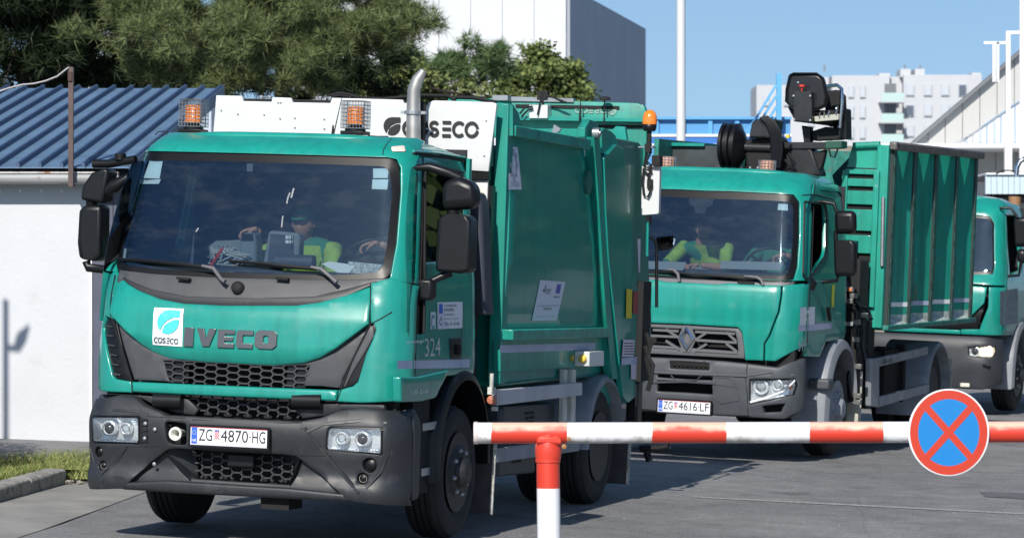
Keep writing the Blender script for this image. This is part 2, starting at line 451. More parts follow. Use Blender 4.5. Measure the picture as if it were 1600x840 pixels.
def wheel(parent, c, sg, R=.46, wd=.27, dual=False, lit=False):
    """tyre, rim, hub and nuts as children of the vehicle's wheel part; axis along u"""
    cx, cy, cz = c; x0 = cx - sg * wd
    m = MB(); a = (sg, 0, 0)
    prof = [(R * .60, .02), (R * .72, -.002), (R * .86, 0), (R * .95, .018), (R * .985, .05)]
    g = []
    for k in range(4):
        b = .05 + (wd - .1) * (k + .5) / 4
        g += [(R, b - (wd - .1) / 8 + .006), (R, b + (wd - .1) / 8 - .008), (R - .012, b + (wd - .1) / 8 - .006), (R - .012, b + (wd - .1) / 8 + .004)]
    prof = prof + g[:-2] + [(R * .985, wd - .05), (R * .95, wd - .018), (R * .86, wd), (R * .72, wd + .002), (R * .60, wd - .02)]
    # outer face at c
    m.lathe([(r, h) for r, h in prof], (cx - sg * wd, cy, cz), a, 40)
    t = m.obj('wheel', RUB, parent, smooth=30)
    rm = MB(); rim = GREYM if lit else mat('rim_steel', (.022, .022, .026), .5, metal=.2, noise=(20, .4))
    if dual: pr = [(R * .60, .0), (R * .56, -.02), (R * .53, -.16), (R * .30, -.17), (R * .28, -.10), (R * .20, -.09), (R * .16, -.02), (0, -.02)]
    else: pr = [(R * .60, .0), (R * .57, -.015), (R * .54, -.06), (R * .50, -.045), (R * .40, .005), (R * .24, .02), (R * .22, .05), (R * .17, .075), (0, .08)]
    rm.lathe(pr, (cx, cy, cz), a, 32); rm.obj('rim', rim, t, smooth=40)
    nt = MB(); rr = R * (.25 if dual else .335)
    for k in range(8):
        q = 2 * pi * k / 8 + .2; h0 = -.16 if dual else .012
        nt.lathe([(.017, h0), (.017, h0 + .014), (.010, h0 + .026), (0, h0 + .028)], (cx, cy + rr * cos(q), cz + rr * sin(q)), a, 6)
    nt.obj('wheel_nut', STEEL, t)
    hl = MB()
    for k in range(8):
        q = 2 * pi * (k + .5) / 8
        hl.lathe([(.030, .0), (.030, .008), (0, .008)], (cx - sg * (.04 if not dual else .165), cy + R * .46 * cos(q), cz + R * .46 * sin(q)), a, 10)
    hl.obj('rim_hole', DARK, t)
    return t
def arch(fr_parent, cu0, cu1, cv, cw, R, th, a0, a1, m, name='mudguard', smooth=40, n=22, lip=.03, drop=(0, 0)):
    """arched mudguard: an arc round the axle plus straight drops at both ends"""
    pts = []
    for i in range(n + 1):
        a = radians(a0 + (a1 - a0) * i / n); pts.append((cv + R * cos(a), cw + R * sin(a)))
    if drop[0]: pts = [(pts[0][0] + drop[0] * .08, pts[0][1] - drop[0])] + pts
    if drop[1]: pts = pts + [(pts[-1][0] - drop[1] * .08, pts[-1][1] - drop[1])]
    m_ = MB(); k = len(pts)
    prof = []
    for i, (v, w) in enumerate(pts):
        dx, dy = (v - cv), (w - cw); L = math.hypot(dx, dy) or 1; nx, ny = dx / L, dy / L
        sg = 1 if cu1 > cu0 else -1
        prof.append([(cu0, v, w), (cu1 - sg * lip, v, w), (cu1 - sg * lip * .3, v - nx * lip * .3, w - ny * lip * .3), (cu1, v - nx * lip, w - ny * lip), (cu1, v - nx * (lip + th), w - ny * (lip + th)), (cu1 - sg * .012, v - nx * (lip + th), w - ny * (lip + th)), (cu0, v - nx * .012, w - ny * .012)])
    q = len(prof[0]); vs = [p for r in prof for p in r]; fs = []
    for i in range(k - 1):
        for j in range(q): fs.append([i * q + j, i * q + (j + 1) % q, (i + 1) * q + (j + 1) % q, (i + 1) * q + j])
    fs += [list(range(q)), [(k - 1) * q + j for j in range(q)]]
    m_.add(vs, fs); return m_.obj(name, m, fr_parent, smooth=smooth)
def honeycomb(name, poly, fn, m, parent, hx=.085, hy=.042, t=.010, off=0, depth=.03, label=None):
    """hexagon mesh of bars clipped to a polygon"""
    mb = MB(); xs = [p[0] for p in poly]; ys = [p[1] for p in poly]; segs = []
    i = 0; y = min(ys) - hy; row = 0
    while y < max(ys) + hy:
        x = min(xs) - hx + (hx * .5 if row % 2 else 0)
        while x < max(xs) + hx:
            P = [(x - hx * .22, y + hy / 2 * 1), (x + hx * .22, y + hy / 2)]
            # hexagon corners: flat top, wide cells
            c = [(x - hx * .30, y + hy * .5), (x + hx * .30, y + hy * .5), (x + hx * .5 - hx * .0, y), (x + hx * .30, y - hy * .5), (x - hx * .30, y - hy * .5), (x - hx * .5, y)]
            segs += [(c[0], c[1]), (c[1], c[2]), (c[5], c[0])]
            if row % 1 == 0: segs += [(c[2], (c[2][0] + 0, c[2][1]))]
            x += hx * 1.3
        y += hy * .5; row += 1
        # shift alternate rows by .65 hx
    segs = []
    row = 0; y = min(ys) - hy
    while y < max(ys) + hy:
        x = min(xs) - 2 * hx + (.8 * hx if row % 2 else 0)
        while x < max(xs) + hx:
            c = [(x - hx * .3, y + hy * .5), (x + hx * .3, y + hy * .5), (x + hx * .5, y), (x + hx * .3, y - hy * .5), (x - hx * .3, y - hy * .5), (x - hx * .5, y)]
            segs += [(c[0], c[1]), (c[1], c[2]), (c[2], c[3])]
            x += hx * 1.6
        row += 1; y += hy * .5
    for a, b in segs:
        n = 4
        pts = [(a[0] + (b[0] - a[0]) * k / n, a[1] + (b[1] - a[1]) * k / n) for k in range(n + 1)]
        ins = [p for p in pts if inpoly(p, poly)]
        if len(ins) < 2: continue
        a2, b2 = ins[0], ins[-1]
        dx, dy = b2[0] - a2[0], b2[1] - a2[1]; L = math.hypot(dx, dy)
        if L < 1e-4: continue
        nx, ny = -dy / L * t / 2, dx / L * t / 2; ex, ey = dx / L * t * .3, dy / L * t * .3
        q = [(a2[0] + nx - ex, a2[1] + ny - ey), (b2[0] + nx + ex, b2[1] + ny + ey), (b2[0] - nx + ex, b2[1] - ny + ey), (a2[0] - nx - ex, a2[1] - ny - ey)]
        vs = [fn(p[0], p[1], off) for p in q] + [fn(p[0], p[1], off - depth) for p in q]
        mb.add(vs, [[0, 1, 2, 3], [0, 4, 5, 1], [2, 6, 7, 3]])
    return mb.obj(name, m, parent, label=label)
def beacon(parent, c, cage=True, r=.057, h=.155, fr=None):
    """amber warning light with a wire cage"""
    x, y, z = c; b = MB().lathe([(r * 1.25, 0), (r * 1.25, .02), (r * .8, .035), (r * .8, .05)], c, n=20).obj('beacon', BLK, parent, smooth=40)
    MB().lathe([(r, .045), (r, h * .62), (r * .96, h * .64), (r * .96, h), (r * .85, h + .012), (0, h + .016)], c, n=24).obj('lens', AMB, b, smooth=40)
    mr = MB()
    for k in range(6): mr.lathe([(r * 1.02, .05 + k * h * .14), (r * 1.04, .053 + k * h * .14), (r * 1.02, .056 + k * h * .14)], c, n=24)
    mr.obj('lens_rib', AMBD, b, smooth=60)
    if cage:
        g = MB(); R = r * 1.36; H = h + .05; n = 7
        for k in range(n + 1):
            q = -R + 2 * R * k / n
            for a, bb_ in (((q, -R), (q, R)),):
                for s_ in (-R, R): g.tube([(x + q, y + s_, z + .02), (x + q, y + s_, z + H)], .0022, 4, False); g.tube([(x + s_, y + q, z + .02), (x + s_, y + q, z + H)], .0022, 4, False)
                g.tube([(x + q, y - R, z + H), (x + q, y + R, z + H)], .0022, 4, False); g.tube([(x - R, y + q, z + H), (x + R, y + q, z + H)], .0022, 4, False)
            zz = z + .02 + (H - .02) * k / n
            g.tube([(x - R, y - R, zz), (x + R, y - R, zz), (x + R, y + R, zz), (x - R, y + R, zz), (x - R, y - R, zz)], .0022, 4, False)
        g.obj('cage', STEEL, b)
        MB().box((x, y, z - .01), (R * 2.1, R * 2, .025)).obj('bracket', BLK, b, bevel=.005)
    return b
def plate(parent, fn, a0, a1, b0, b1, left, right, mark=True):
    """number plate on fn(a, b, off)"""
    W_ = a1 - a0; H = b1 - b0
    p = MB(); rect(p, fn, a0 - .012, a1 + .012, b0 - .012, b1 + .012, .002); p.box(fn((a0 + a1) / 2, (b0 + b1) / 2, -.008), (W_ + .03, .018, H + .03))
    P = p.obj('number_plate', BLK, parent)
    q = MB(); rect(q, fn, a0, a1, b0, b1, .006); q.obj('plate_face', mat('plate_white', (.78, .79, .82), .4), P)
    q = MB(); rect(q, fn, a0 + W_ * .012, a0 + W_ * .088, b0 + H * .06, b1 - H * .03, .0075); q.obj('country_band', BLUEP, P)
    q = MB(); write(q, 'HR', fn, a0 + W_ * .02, a0 + W_ * .08, b0 + H * .17, b0 + H * .33, .009)
    for k in range(12):
        an = 2 * pi * k / 12; q.box(fn(a0 + W_ * .05 + .012 * cos(an), b0 + H * .68 + .012 * sin(an), .009), (.003, .001, .003))
    q.obj('country_letters', PAPER, P)
    q = MB()
    write(q, left, fn, a0 + W_ * .11, a0 + W_ * .285, b0 + H * .24, b0 + H * .90, .008)
    write(q, right.split('-')[0], fn, a0 + W_ * .40, a0 + W_ * .755, b0 + H * .24, b0 + H * .90, .008)
    write(q, '-', fn, a0 + W_ * .77, a0 + W_ * .79, b0 + H * .54, b0 + H * .60, .008)
    write(q, right.split('-')[1], fn, a0 + W_ * .81, a0 + W_ * .98, b0 + H * .24, b0 + H * .90, .008)
    q.obj('plate_letters', BLKP, P)
    q = MB()
    for i in range(5):
        for j in range(5):
            if (i + j) % 2 == 0: rect(q, fn, a0 + W_ * (.315 + i * .012), a0 + W_ * (.327 + i * .012), b0 + H * (.36 + j * .085), b0 + H * (.445 + j * .085), .008)
    rect(q, fn, a0, a1, b1 - H * .025, b1, .0078)
    q.obj('coat_of_arms', REDP, P)
    q = MB(); rect(q, fn, a0 + W_ * .315, a0 + W_ * .375, b0 + H * .79, b0 + H * .87, .008); q.obj('coat_of_arms_crown', BLUEP, P)
    q = MB(); rect(q, fn, a0 + W_ * .01, a1 - W_ * .01, b0, b0 + H * .16, .0072); q.obj('plate_holder_lip', mat('plate_lip', (.62, .63, .70), .4), P)
    return P
def person(label, M, hip, chest, neck, head, arms, shirt=GREENF, vest=True, look=(0, -1, 0), hair=HAIR, cap=None, group=None, legs=True, rscale=1.0):
    """seated person; joints in the vehicle frame; arms: list of (shoulder, elbow, wrist, hand direction)"""
    P = thing('person', label, 'person', M, group)
    def skin(name, V, E, R, m, parent, lv=2):
        me = bpy.data.meshes.new(name); me.from_pydata(V, E, []); o = link(bpy.data.objects.new(name, me), parent)
        bm = bmesh.new(); bm.from_mesh(me); ly = bm.verts.layers.skin.verify(); bm.verts.ensure_lookup_table()
        for i, r in enumerate(R): bm.verts[i][ly].radius = r if isinstance(r, tuple) else (r, r)
        bm.verts[0][ly].use_root = True; bm.to_mesh(me); bm.free()
        me.materials.append(m); md = o.modifiers.new('skin', 'SKIN'); md.use_smooth_shade = True; ms = o.modifiers.new('sub', 'SUBSURF'); ms.levels = lv; ms.render_levels = lv
        return o
    hip, chest, neck, head = map(Vector, (hip, chest, neck, head))
    V = [hip, (hip + chest) / 2, chest, neck]; R = [(.16, .12), (.15, .11), (.17, .11), .055]; E = [(0, 1), (1, 2), (2, 3)]
    for sh, el, wr, hd in arms:
        sh, el, wr = map(Vector, (sh, el, wr)); k = len(V); V += [sh, el]; R += [.07, .05]; E += [(2, k), (k, k + 1)]
        V.append(el.lerp(wr, .15)); R.append(.045); E.append((k + 1, k + 2))
    if legs:
        for s_ in (-1, 1):
            k = len(V); kn = hip + Vector((s_ * .13, -.45, .02)); V += [hip + Vector((s_ * .1, -.1, 0)), kn, kn + Vector((0, -.05, -.42))]; R += [.1, .075, .05]; E += [(0, k), (k, k + 1), (k + 1, k + 2)]
    skin('body', [tuple(q) for q in V], E, R, shirt, P)
    # head with face
    L = Vector(look).normalized(); up = Vector((0, 0, 1)); sd = L.cross(up).normalized(); up = sd.cross(L)
    def hp(a, b, c): return tuple(head + sd * a + L * b + up * c)
    bm = bmesh.new(); bmesh.ops.create_uvsphere(bm, u_segments=24, v_segments=18, radius=1)
    for v in bm.verts:
        x, y, z = v.co; f = y > 0
        sx, sy, sz = .076, .095, .118
        x *= sx * (1 - .22 * max(0, -z)); y *= sy; z *= sz
        if v.co.y > .55:      # face relief: brow, eyes, nose, lips, chin
            zz = v.co.z; ax = abs(v.co.x)
            y += .016 * math.exp(-(ax / .14) ** 2 - ((zz + .12) / .22) ** 2) * (1 - .5 * (zz > -.05))
            y -= .010 * math.exp(-((ax - .36) / .14) ** 2 - ((zz - .06) / .10) ** 2)
            y += .006 * math.exp(-(ax / .25) ** 2 - ((zz + .45) / .07) ** 2)
            y += .010 * math.exp(-(ax / .3) ** 2 - ((zz + .80) / .15) ** 2)
        v.co = Vector(hp(x, y, z))
    me = bpy.data.meshes.new('head'); bmesh.ops.recalc_face_normals(bm, faces=bm.faces); bm.to_mesh(me); bm.free()
    for p_ in me.polygons: p_.use_smooth = True
    me.materials.append(SKIN); ho = link(bpy.data.objects.new('head', me), P)
    MB().tube([tuple(neck + Vector((0, 0, -.03))), hp(0, -.02, -.07)], [.06, .055], 12).obj('neck', SKIN, P, smooth=60)
    for s_ in (-1, 1):
        MB().lathe([(0, -.006), (.011, -.002), (.012, .003), (0, .006)], hp(s_ * .030, .078, .012), tuple(L), 10).obj('eye', BULB, ho, smooth=60)
        MB().lathe([(.006, -.006), (.024, -.002), (.026, .004), (.015, .010)], hp(s_ * .076, -.005, -.005), tuple(sd * s_), 12).obj('ear', SKIN, ho, smooth=60)
    m = MB()
    prof = [(.083 * sin(radians(a)) + .001, .100 * cos(radians(a))) for a in range(88, -1, -11)]
    hc = MB()
    k = len(prof); c0 = head + L * (-.012) + up * .026
    n = 20; vs = []
    for r, h in prof:
        for i in range(n):
            a = 2 * pi * i / n; vs.append(tuple(c0 + sd * (r * .98 * cos(a)) + L * (r * 1.18 * sin(a)) + up * h))
    hc.add(vs, [[i * n + j, i * n + (j + 1) % n, (i + 1) * n + (j + 1) % n, (i + 1) * n + j] for i in range(k - 1) for j in range(n)])
    hc.obj('cap' if cap else 'hair', cap or hair, P, smooth=60)
    if cap:
        pk = MB(); pts = [hp(.06 * cos(radians(a)), .075 + .075 * sin(radians(a)), .035 - .01 * sin(radians(a))) for a in range(0, 181, 20)]
        pk.add(pts + [tuple(Vector(q) + up * .008) for q in pts], [list(range(len(pts))), list(range(len(pts), 2 * len(pts)))[::-1]] + [[i, i + 1, len(pts) + i + 1, len(pts) + i] for i in range(len(pts) - 1)])
        pk.obj('cap_peak', cap, P)
    if vest:
        # hi-vis vest: front and back shell following the torso
        t = chest - hip; m = MB(); rows = []
        for i in range(9):
            f = i / 8; c_ = hip.lerp(chest, f * 1.12) ; rx = .178 + .015 * sin(f * pi) - .03 * max(0, f - .8) * 5; ry = .135 + .015 * sin(f * pi)
            rows.append([tuple(c_ + Vector((rx * cos(2 * pi * j / 22), ry * sin(2 * pi * j / 22), 0))) for j in range(22)])
        vs = [q for r_ in rows for q in r_]
        m.add(vs, [[i * 22 + j, i * 22 + (j + 1) % 22, (i + 1) * 22 + (j + 1) % 22, (i + 1) * 22 + j] for i in range(8) for j in range(22)])
        m.obj('vest', HIVIS, P, smooth=60)
        m = MB(); vs = [tuple(Vector(q) + (Vector(q) - (hip.lerp(chest, .6))).normalized() * .004) for r_ in rows[4:6] for q in r_]
        m.add(vs, [[j, (j + 1) % 22, 22 + (j + 1) % 22, 22 + j] for j in range(22)]).obj('vest_reflective_band', GREYPR, P, smooth=60)
    for sh, el, wr, hd in arms:
        sh, el, wr, hd = map(Vector, (sh, el, wr, hd)); hd.normalize()
        fa = skin('forearm', [tuple(el.lerp(wr, .1)), tuple(el.lerp(wr, .5)), tuple(wr)], [(0, 1), (1, 2)], [.043, .038, .027], SKIN, P)
        sl_ = MB().tube([tuple(sh + (sh - el) * .1), tuple(sh.lerp(el, .5)), tuple(el.lerp(sh, .12))], [.072, .062, .056], 14).obj('sleeve', HIVIS if vest else shirt, P, smooth=60)
        side = hd.cross(Vector((0, 0, 1)))
        if side.length < .1: side = Vector((1, 0, 0))
        side.normalize(); nn = side.cross(hd)
        V = [tuple(wr), tuple(wr + hd * .045)]; R = [.026, (.036, .018)]; E = [(0, 1)]
        for j, (o_, ln) in enumerate(((-.03, .062), (-.010, .074), (.010, .072), (.029, .056))):
            k = len(V); b0 = wr + hd * .085 + side * o_
            V += [tuple(b0), tuple(b0 + hd * ln * .5 - nn * .012), tuple(b0 + hd * ln * .72 - nn * .042), tuple(b0 + hd * ln * .5 - nn * .064)]; R += [.012, .0095, .009, .0075]
            E += [(1, k), (k, k + 1), (k + 1, k + 2), (k + 2, k + 3)]
        k = len(V); tb = wr + hd * .03 - side * .034
        V += [tuple(tb), tuple(tb + hd * .035 - side * .015 - nn * .02), tuple(tb + hd * .055 - side * .004 - nn * .045)]; R += [.013, .011, .009]; E += [(1, k), (k, k + 1), (k + 1, k + 2)]
        skin('hand', V, E, R, SKIN, P)
    return P
# ================================================================== truck 1: refuse truck in front
C1 = Cab([(.85, .06), (1.0, .05), (1.25, .06), (1.62, .10), (1.74, .16), (2.57, .43), (2.62, .475), (2.67, .57), (2.72, .76)],
         [(.9, 1.10), (1.2, 1.105), (1.75, 1.085), (2.53, 1.0), (2.62, .97), (2.72, .92)], D=.20, t0=.80, bul=.07, roofw=2.76, rear=1.64)
K1 = thing('refuse_truck', 'green rear-loading refuse truck in front, white lettered panel and exhaust pipe above its cab', 'refuse truck', T1.M, 'green waste collection trucks in the queue')
def f1(pts): return T1.FP(pts, C1.V)
def s1(pts): return C1.SW(T1, pts)
def mir(pts): return [(-a, b) for a, b in pts]
R1 = C1.ss(1); L1 = C1.ss(-1)
def grow_(poly, k):
    cx = sum(p[0] for p in poly) / len(poly); cy = sum(p[1] for p in poly) / len(poly); return [(cx + (a - cx) * k, cy + (b - cy) * k) for a, b in poly]
# --- windscreen with its black surround
ws_out = roundpoly(f1([(209, 240), (400, 242), (620, 250), (624, 300), (617, 380), (606, 433), (550, 436), (480, 436), (400, 434), (330, 432), (240, 427), (179, 419), (184, 360), (196, 290)]), [.05, .1, .06, .05, .05, .05, .1, .1, .1, .1, .1, .04, .1, .1])
ws_in = roundpoly(f1([(217, 251), (400, 253), (608, 260), (613, 300), (606, 375), (596, 424), (540, 429), (480, 429), (400, 427), (330, 425), (240, 420), (187, 412), (192, 360), (204, 290)]), [.06, .1, .07, .05, .05, .06, .1, .1, .1, .1, .1, .05, .1, .1])
panel('windscreen_surround', grow_(ws_out, 1.012), lambda a, b, o=0: C1.fs(a, b, o - .018), FRIT, K1, .03, 0, .05, holes=[ws_in])
panel('windscreen', ws_in, lambda a, b, o=0: C1.fs(a, b, o - .016), GLASS, K1, .004, 0, .045)
# --- roof visor and pillars (one steel panel round the glass)
ws_hole = roundpoly(f1([(206, 238), (400, 240), (622, 247), (627, 300), (620, 382), (609, 437), (550, 442), (480, 446), (400, 446), (330, 443), (240, 436), (176, 424), (181, 360), (193, 290)]), [.05, .1, .06, .05, .05, .05, .1, .1, .1, .1, .1, .04, .1, .1])
def uu(w, k=1): return C1.u(w) * k
lw = [(1.74 + .0475 * i) for i in range(21)]
inner = f1([(609, 437), (620, 382), (627, 300), (627, 262), (620, 249), (606, 246), (400, 240), (222, 237), (211, 238), (204, 246), (193, 290), (181, 360), (175, 424)])
shell = [(-uu(w), w) for w in lw] + [(-.90 + .18 * i, 2.71) for i in range(11)] + [(uu(w), w) for w in lw[::-1]] + inner
panel('windscreen_frame_panel', shell, C1.fs, TEAL, K1, .03, .006, .05)
for px in (236, 602):     # roof seams
    a = T1.FV(px, 226, C1.V)
    MB().tube([C1.fs(a[0] + d * (1 if px > 400 else -1) * .02, w, .001) for d, w in ((1, 2.585), (.6, 2.62), (.3, 2.66), (0, 2.70))], .003, 4).obj('seam', DARK, K1)
for pts in ([(211, 218), (228, 218), (226, 226), (212, 229)], [(611, 229), (632, 227), (634, 237), (613, 237)]):
    panel('marker_lamp', roundpoly(f1(pts), .012), lambda a, b, o=0: C1.fs(a, b, o + .012), mat('marker_lens', (.75, .62, .55), .25), K1, .012, .006, .02)
# roof skin
def roof_s(C, top, v0, v1, cr=.10):
    def f(u, v, off=0):
        t = abs(u) / .96; w = top - cr * t ** 5 - .05 * max(0, (v - v1 + .25) / .25) ** 3 + off
        return (u, v, w)
    return f
panel('roof', [(-.92, .72), (-.4, .66), (0, .655), (.4, .66), (.92, .72), (.985, .9), (.995, 1.2), (.99, 1.6), (.93, 1.66), (-.93, 1.66), (-.99, 1.6), (-.995, 1.2), (-.985, .9)], roof_s(C1, 2.722, .6, 1.66, .10), TEAL, K1, .02, .03, .08)
# cowl (wiper trough) and bonnet
panel('cowl', f1([(178, 419), (240, 427), (330, 432), (400, 434), (480, 436), (550, 436), (609, 434), (611, 438), (590, 441), (575, 446), (540, 460), (500, 471), (462, 476), (400, 476), (350, 476), (287, 473), (250, 467), (220, 455), (200, 442), (185, 430)]), lambda a, b, o=0: C1.fs(a, b, o - .02 + .0 * a), COWL, K1, .03, .006, .06)
panel('cowl_lip', f1([(186, 430), (205, 440), (235, 452), (290, 463), (400, 466), (490, 463), (545, 450), (585, 439), (592, 440), (540, 462), (500, 473), (462, 478), (400, 478), (350, 478), (287, 475), (250, 469), (220, 457), (198, 443)]), lambda a, b, o=0: C1.fs(a, b, o - .012), mat('dark_cowl', (.018, .019, .023), .5), K1, .02, .004, .05)
hood = f1([(181, 429), (200, 444), (220, 455), (250, 467), (287, 474), (350, 477), (400, 477), (462, 477), (500, 472), (540, 460), (578, 444), (579, 470), (578, 506), (525, 545), (500, 559), (475, 567), (425, 571), (325, 566), (262, 560), (240, 551), (220, 538), (197, 516), (175, 489), (176, 460)])
def hood_s(a, b, o=0):
    # a crease where the flat upper band breaks into the bowl below
    lo = T1.FV(380, 495, C1.V)[1]; k = max(0, min(1, (b - lo) / .05))
    e = .030 * (1 - .6 * k) + .018 * k * max(0, (b - lo))
    return C1.fs(a, b, o + e)
HL = T1.FV(380, 494, C1.V)[1]
def hood_s(a, b, o=0):
    k = max(0, (b - HL)); j = max(0, HL - b)
    lo = 1.215 + .25 * max(0, (abs(a) - .45)) ; q = max(0, lo + .05 - b)
    return C1.fs(a, b, o + .034 - .28 * k - .02 * j - .5 * q * (q > 0))
panel('bonnet', hood, hood_s, TEAL, K1, .03, .014, .04, smooth=28)
BV = lambda a, b, o=0: C1.fs(a, b, o - .018)
panel('lower_grille_panel', f1([(181, 500), (200, 516), (222, 536), (242, 550), (262, 558), (325, 563), (425, 568), (475, 565), (500, 557), (525, 543), (577, 508), (529, 606), (500, 603), (350, 600), (208, 593)]), BV, mat('grille_surround', (.048, .050, .057), .5, noise=(6, .15)), K1, .03, .006, .05,
      holes=[f1([(254, 563), (325, 567), (425, 572), (483, 570), (472, 604), (420, 602), (330, 600), (262, 595)])])
gp = f1([(252, 560), (325, 565), (425, 570), (485, 568), (474, 606), (420, 604), (330, 602), (260, 597)])
honeycomb('grille_mesh', gp, BV, mat('grille_mesh', (.038, .039, .045), .5), K1, .098, .045, .009, -.004, .05)
MB().bb(-.5, .5, .24, .26, .98, 1.30).obj('radiator', DARK, K1)
panel('grille_backing', f1([(252, 560), (292, 562), (290, 600), (260, 597)]), lambda a, b, o=0: C1.fs(a, b, o - .045), BLK, K1, .01, 0, .1)
panel('grille_backing', f1([(446, 569), (485, 568), (474, 606), (444, 605)]), lambda a, b, o=0: C1.fs(a, b, o - .045), BLK, K1, .01, 0, .1)
panel('lower_front_panel', roundpoly(f1([(207, 596), (350, 602), (500, 608), (528, 609), (526, 626), (500, 625), (350, 619), (208, 612)]), .01), lambda a, b, o=0: C1.fs(a, b, o + .018), TEAL, K1, .03, .014, .05)
# corner deflectors, left from the photograph and right mirrored in size
lc = f1([(180, 424), (181, 430), (176, 460), (174, 489), (180, 499), (166, 493), (161, 512), (166, 540), (172, 566), (177, 587), (182, 592), (206, 596), (208, 613), (160, 611)])
Ucl = [(-uu(w), w) for w in [.985, 1.05, 1.15, 1.3, 1.45, 1.6, 1.73]]
panel('corner_deflector', lc + Ucl, lambda a, b, o=0: C1.fs(a, b, o + .012), TEAL, K1, .03, .008, .035)
panel('deflector_insert', f1([(168, 494), (180, 499), (207, 596), (182, 592), (176, 587), (171, 566), (164, 537), (160, 512)]), lambda a, b, o=0: C1.fs(a, b, o - .01), BLK, K1, .02, .005, .05)
sl_m = MB()
for i in range(6):
    a = f1([(164 + i * 2.4, 508 + i * 15), (175 + i * 2.8, 510 + i * 15)]); sl_m.bar(C1.fs(*a[0], .0), C1.fs(*a[1], .004), .012, .008)
sl_m.obj('deflector_vane', COWL, K1)
rc = f1([(609, 436), (580, 443), (580, 470), (580, 506), (572, 512), (600, 490), (612, 484), (588, 506), (588, 525), (574, 550), (560, 600), (536, 609), (528, 610), (527, 626), (540, 627)])
rc = f1([(611, 434), (580, 443), (580, 507), (608, 489), (611, 487), (590, 500), (586, 506), (585, 526), (574, 550), (560, 598), (530, 609), (527, 627), (560, 628)])
Ucr = [(uu(w), w) for w in [.985, 1.05, 1.15, 1.3, 1.45, 1.6, 1.73]]
panel('corner_deflector', f1([(611, 434), (580, 443), (580, 504), (585, 506), (588, 515), (583, 530), (573, 552), (560, 596), (552, 603), (530, 609), (527, 627), (565, 629)]) + Ucr, lambda a, b, o=0: C1.fs(a, b, o + .012), TEAL, K1, .03, .008, .035)
panel('deflector_insert', f1([(578, 508), (587, 503), (589, 515), (584, 530), (574, 552), (561, 598), (530, 611), (534, 590)]), lambda a, b, o=0: C1.fs(a, b, o - .004), BLK, K1, .02, .005, .05)
panel('deflector_cover', f1([(579, 508), (584, 510), (585, 524), (572, 548), (552, 580), (541, 603), (531, 607)]), lambda a, b, o=0: C1.fs(a, b, o + .006), mat('grille_surround', (.048, .050, .057)), K1, .02, .004, .05)
ln = MB(); ln.tube([C1.fs(*p, .014) for p in f1([(612, 487), (596, 497), (580, 506)])], .004, 5)
ln.tube([C1.fs(*p, .014) for p in f1([(580, 443), (580, 470), (579, 506), (552, 560), (527, 628)])], .004, 5)
ln.tube([C1.fs(*p, .014) for p in f1([(182, 429), (176, 460), (174, 489), (192, 545), (207, 596), (208, 613)])], .004, 5)
ln.obj('seam', DARK, K1)
# washer cap, wipers, nozzles
a = T1.FV(371, 449, C1.V); mz = MB(); mz.lathe([(.045, -.02), (.042, .01), (.02, .022), (0, .024)], C1.fs(*a, 0), (0, -1, .3), 16); mz.obj('camera_housing', DARK, K1, smooth=60)
for px in (298, 452):
    m_ = MB(); p = T1.FV(px, 436, C1.V); q = T1.FV(px - 20, 434, C1.V); m_.bar(C1.fs(*q, .012), C1.fs(*p, .012), .035, .018); m_.obj('air_vent', DARK, K1, bevel=.004)
for pts, arm in (([(187, 404), (240, 408), (290, 413), (328, 418)], [(320, 415), (338, 419), (350, 436), (356, 440)]), ([(360, 407), (410, 411), (450, 416), (497, 420)], [(490, 417), (506, 420), (520, 432), (530, 441)])):
    wb = MB().tube([C1.fs(*p, .03) for p in f1(pts)], [.008, .012, .016, .012], 6).obj('wiper', BLK, K1, smooth=50)
    MB().tube([C1.fs(*p, .05) for p in f1(arm)], [.010, .014, .013, .016], 8).obj('wiper_arm', mat('wiper_arm', (.12, .12, .13), .4), wb, smooth=50)
    MB().add([C1.fs(*p, .012) for p in f1([(x, y + 3) for x, y in pts])] + [C1.fs(*p, .032) for p in f1(pts)], [[i, i + 1, 5 + i, 4 + i] for i in range(3)]).obj('wiper_blade', RUB, wb)
# windscreen stickers
stk = MB()
for pts in ([(230, 251), (252, 252), (247, 279), (220, 278)], [(213, 280), (249, 280), (246, 287), (212, 287)], [(581, 263), (606, 263), (605, 278), (581, 278)], [(580, 280), (606, 280), (604, 296), (579, 295)]):
    stk.add([C1.fs(*p, -.024) for p in f1(pts)], [[0, 1, 2, 3]])
stk.obj('windscreen_sticker', mat('windscreen_sticker', (.72, .80, .78), .6), K1)
stk = MB().add([C1.fs(*p, -.024) for p in f1([(187, 388), (194, 388), (192, 403), (185, 402)])], [[0, 1, 2, 3]]).obj('permit_sticker', GREYPR, K1)
sm_ = MB()
for pts, w_ in (([(447, 318), (449, 308), (452, 301)], .010), ([(454, 309), (456, 301), (458, 294)], .012), ([(439, 355), (440, 345), (441, 337)], .009), ([(305, 362), (309, 356)], .010)):
    P_ = f1(pts); stroke(sm_, P_, w_, lambda a, b, o=0: C1.fs(a, b, o - .012), 0)
sm_.obj('windscreen_smear', mat('pale_smear', (.22, .24, .27), .6), K1)['kind'] = 'stuff'
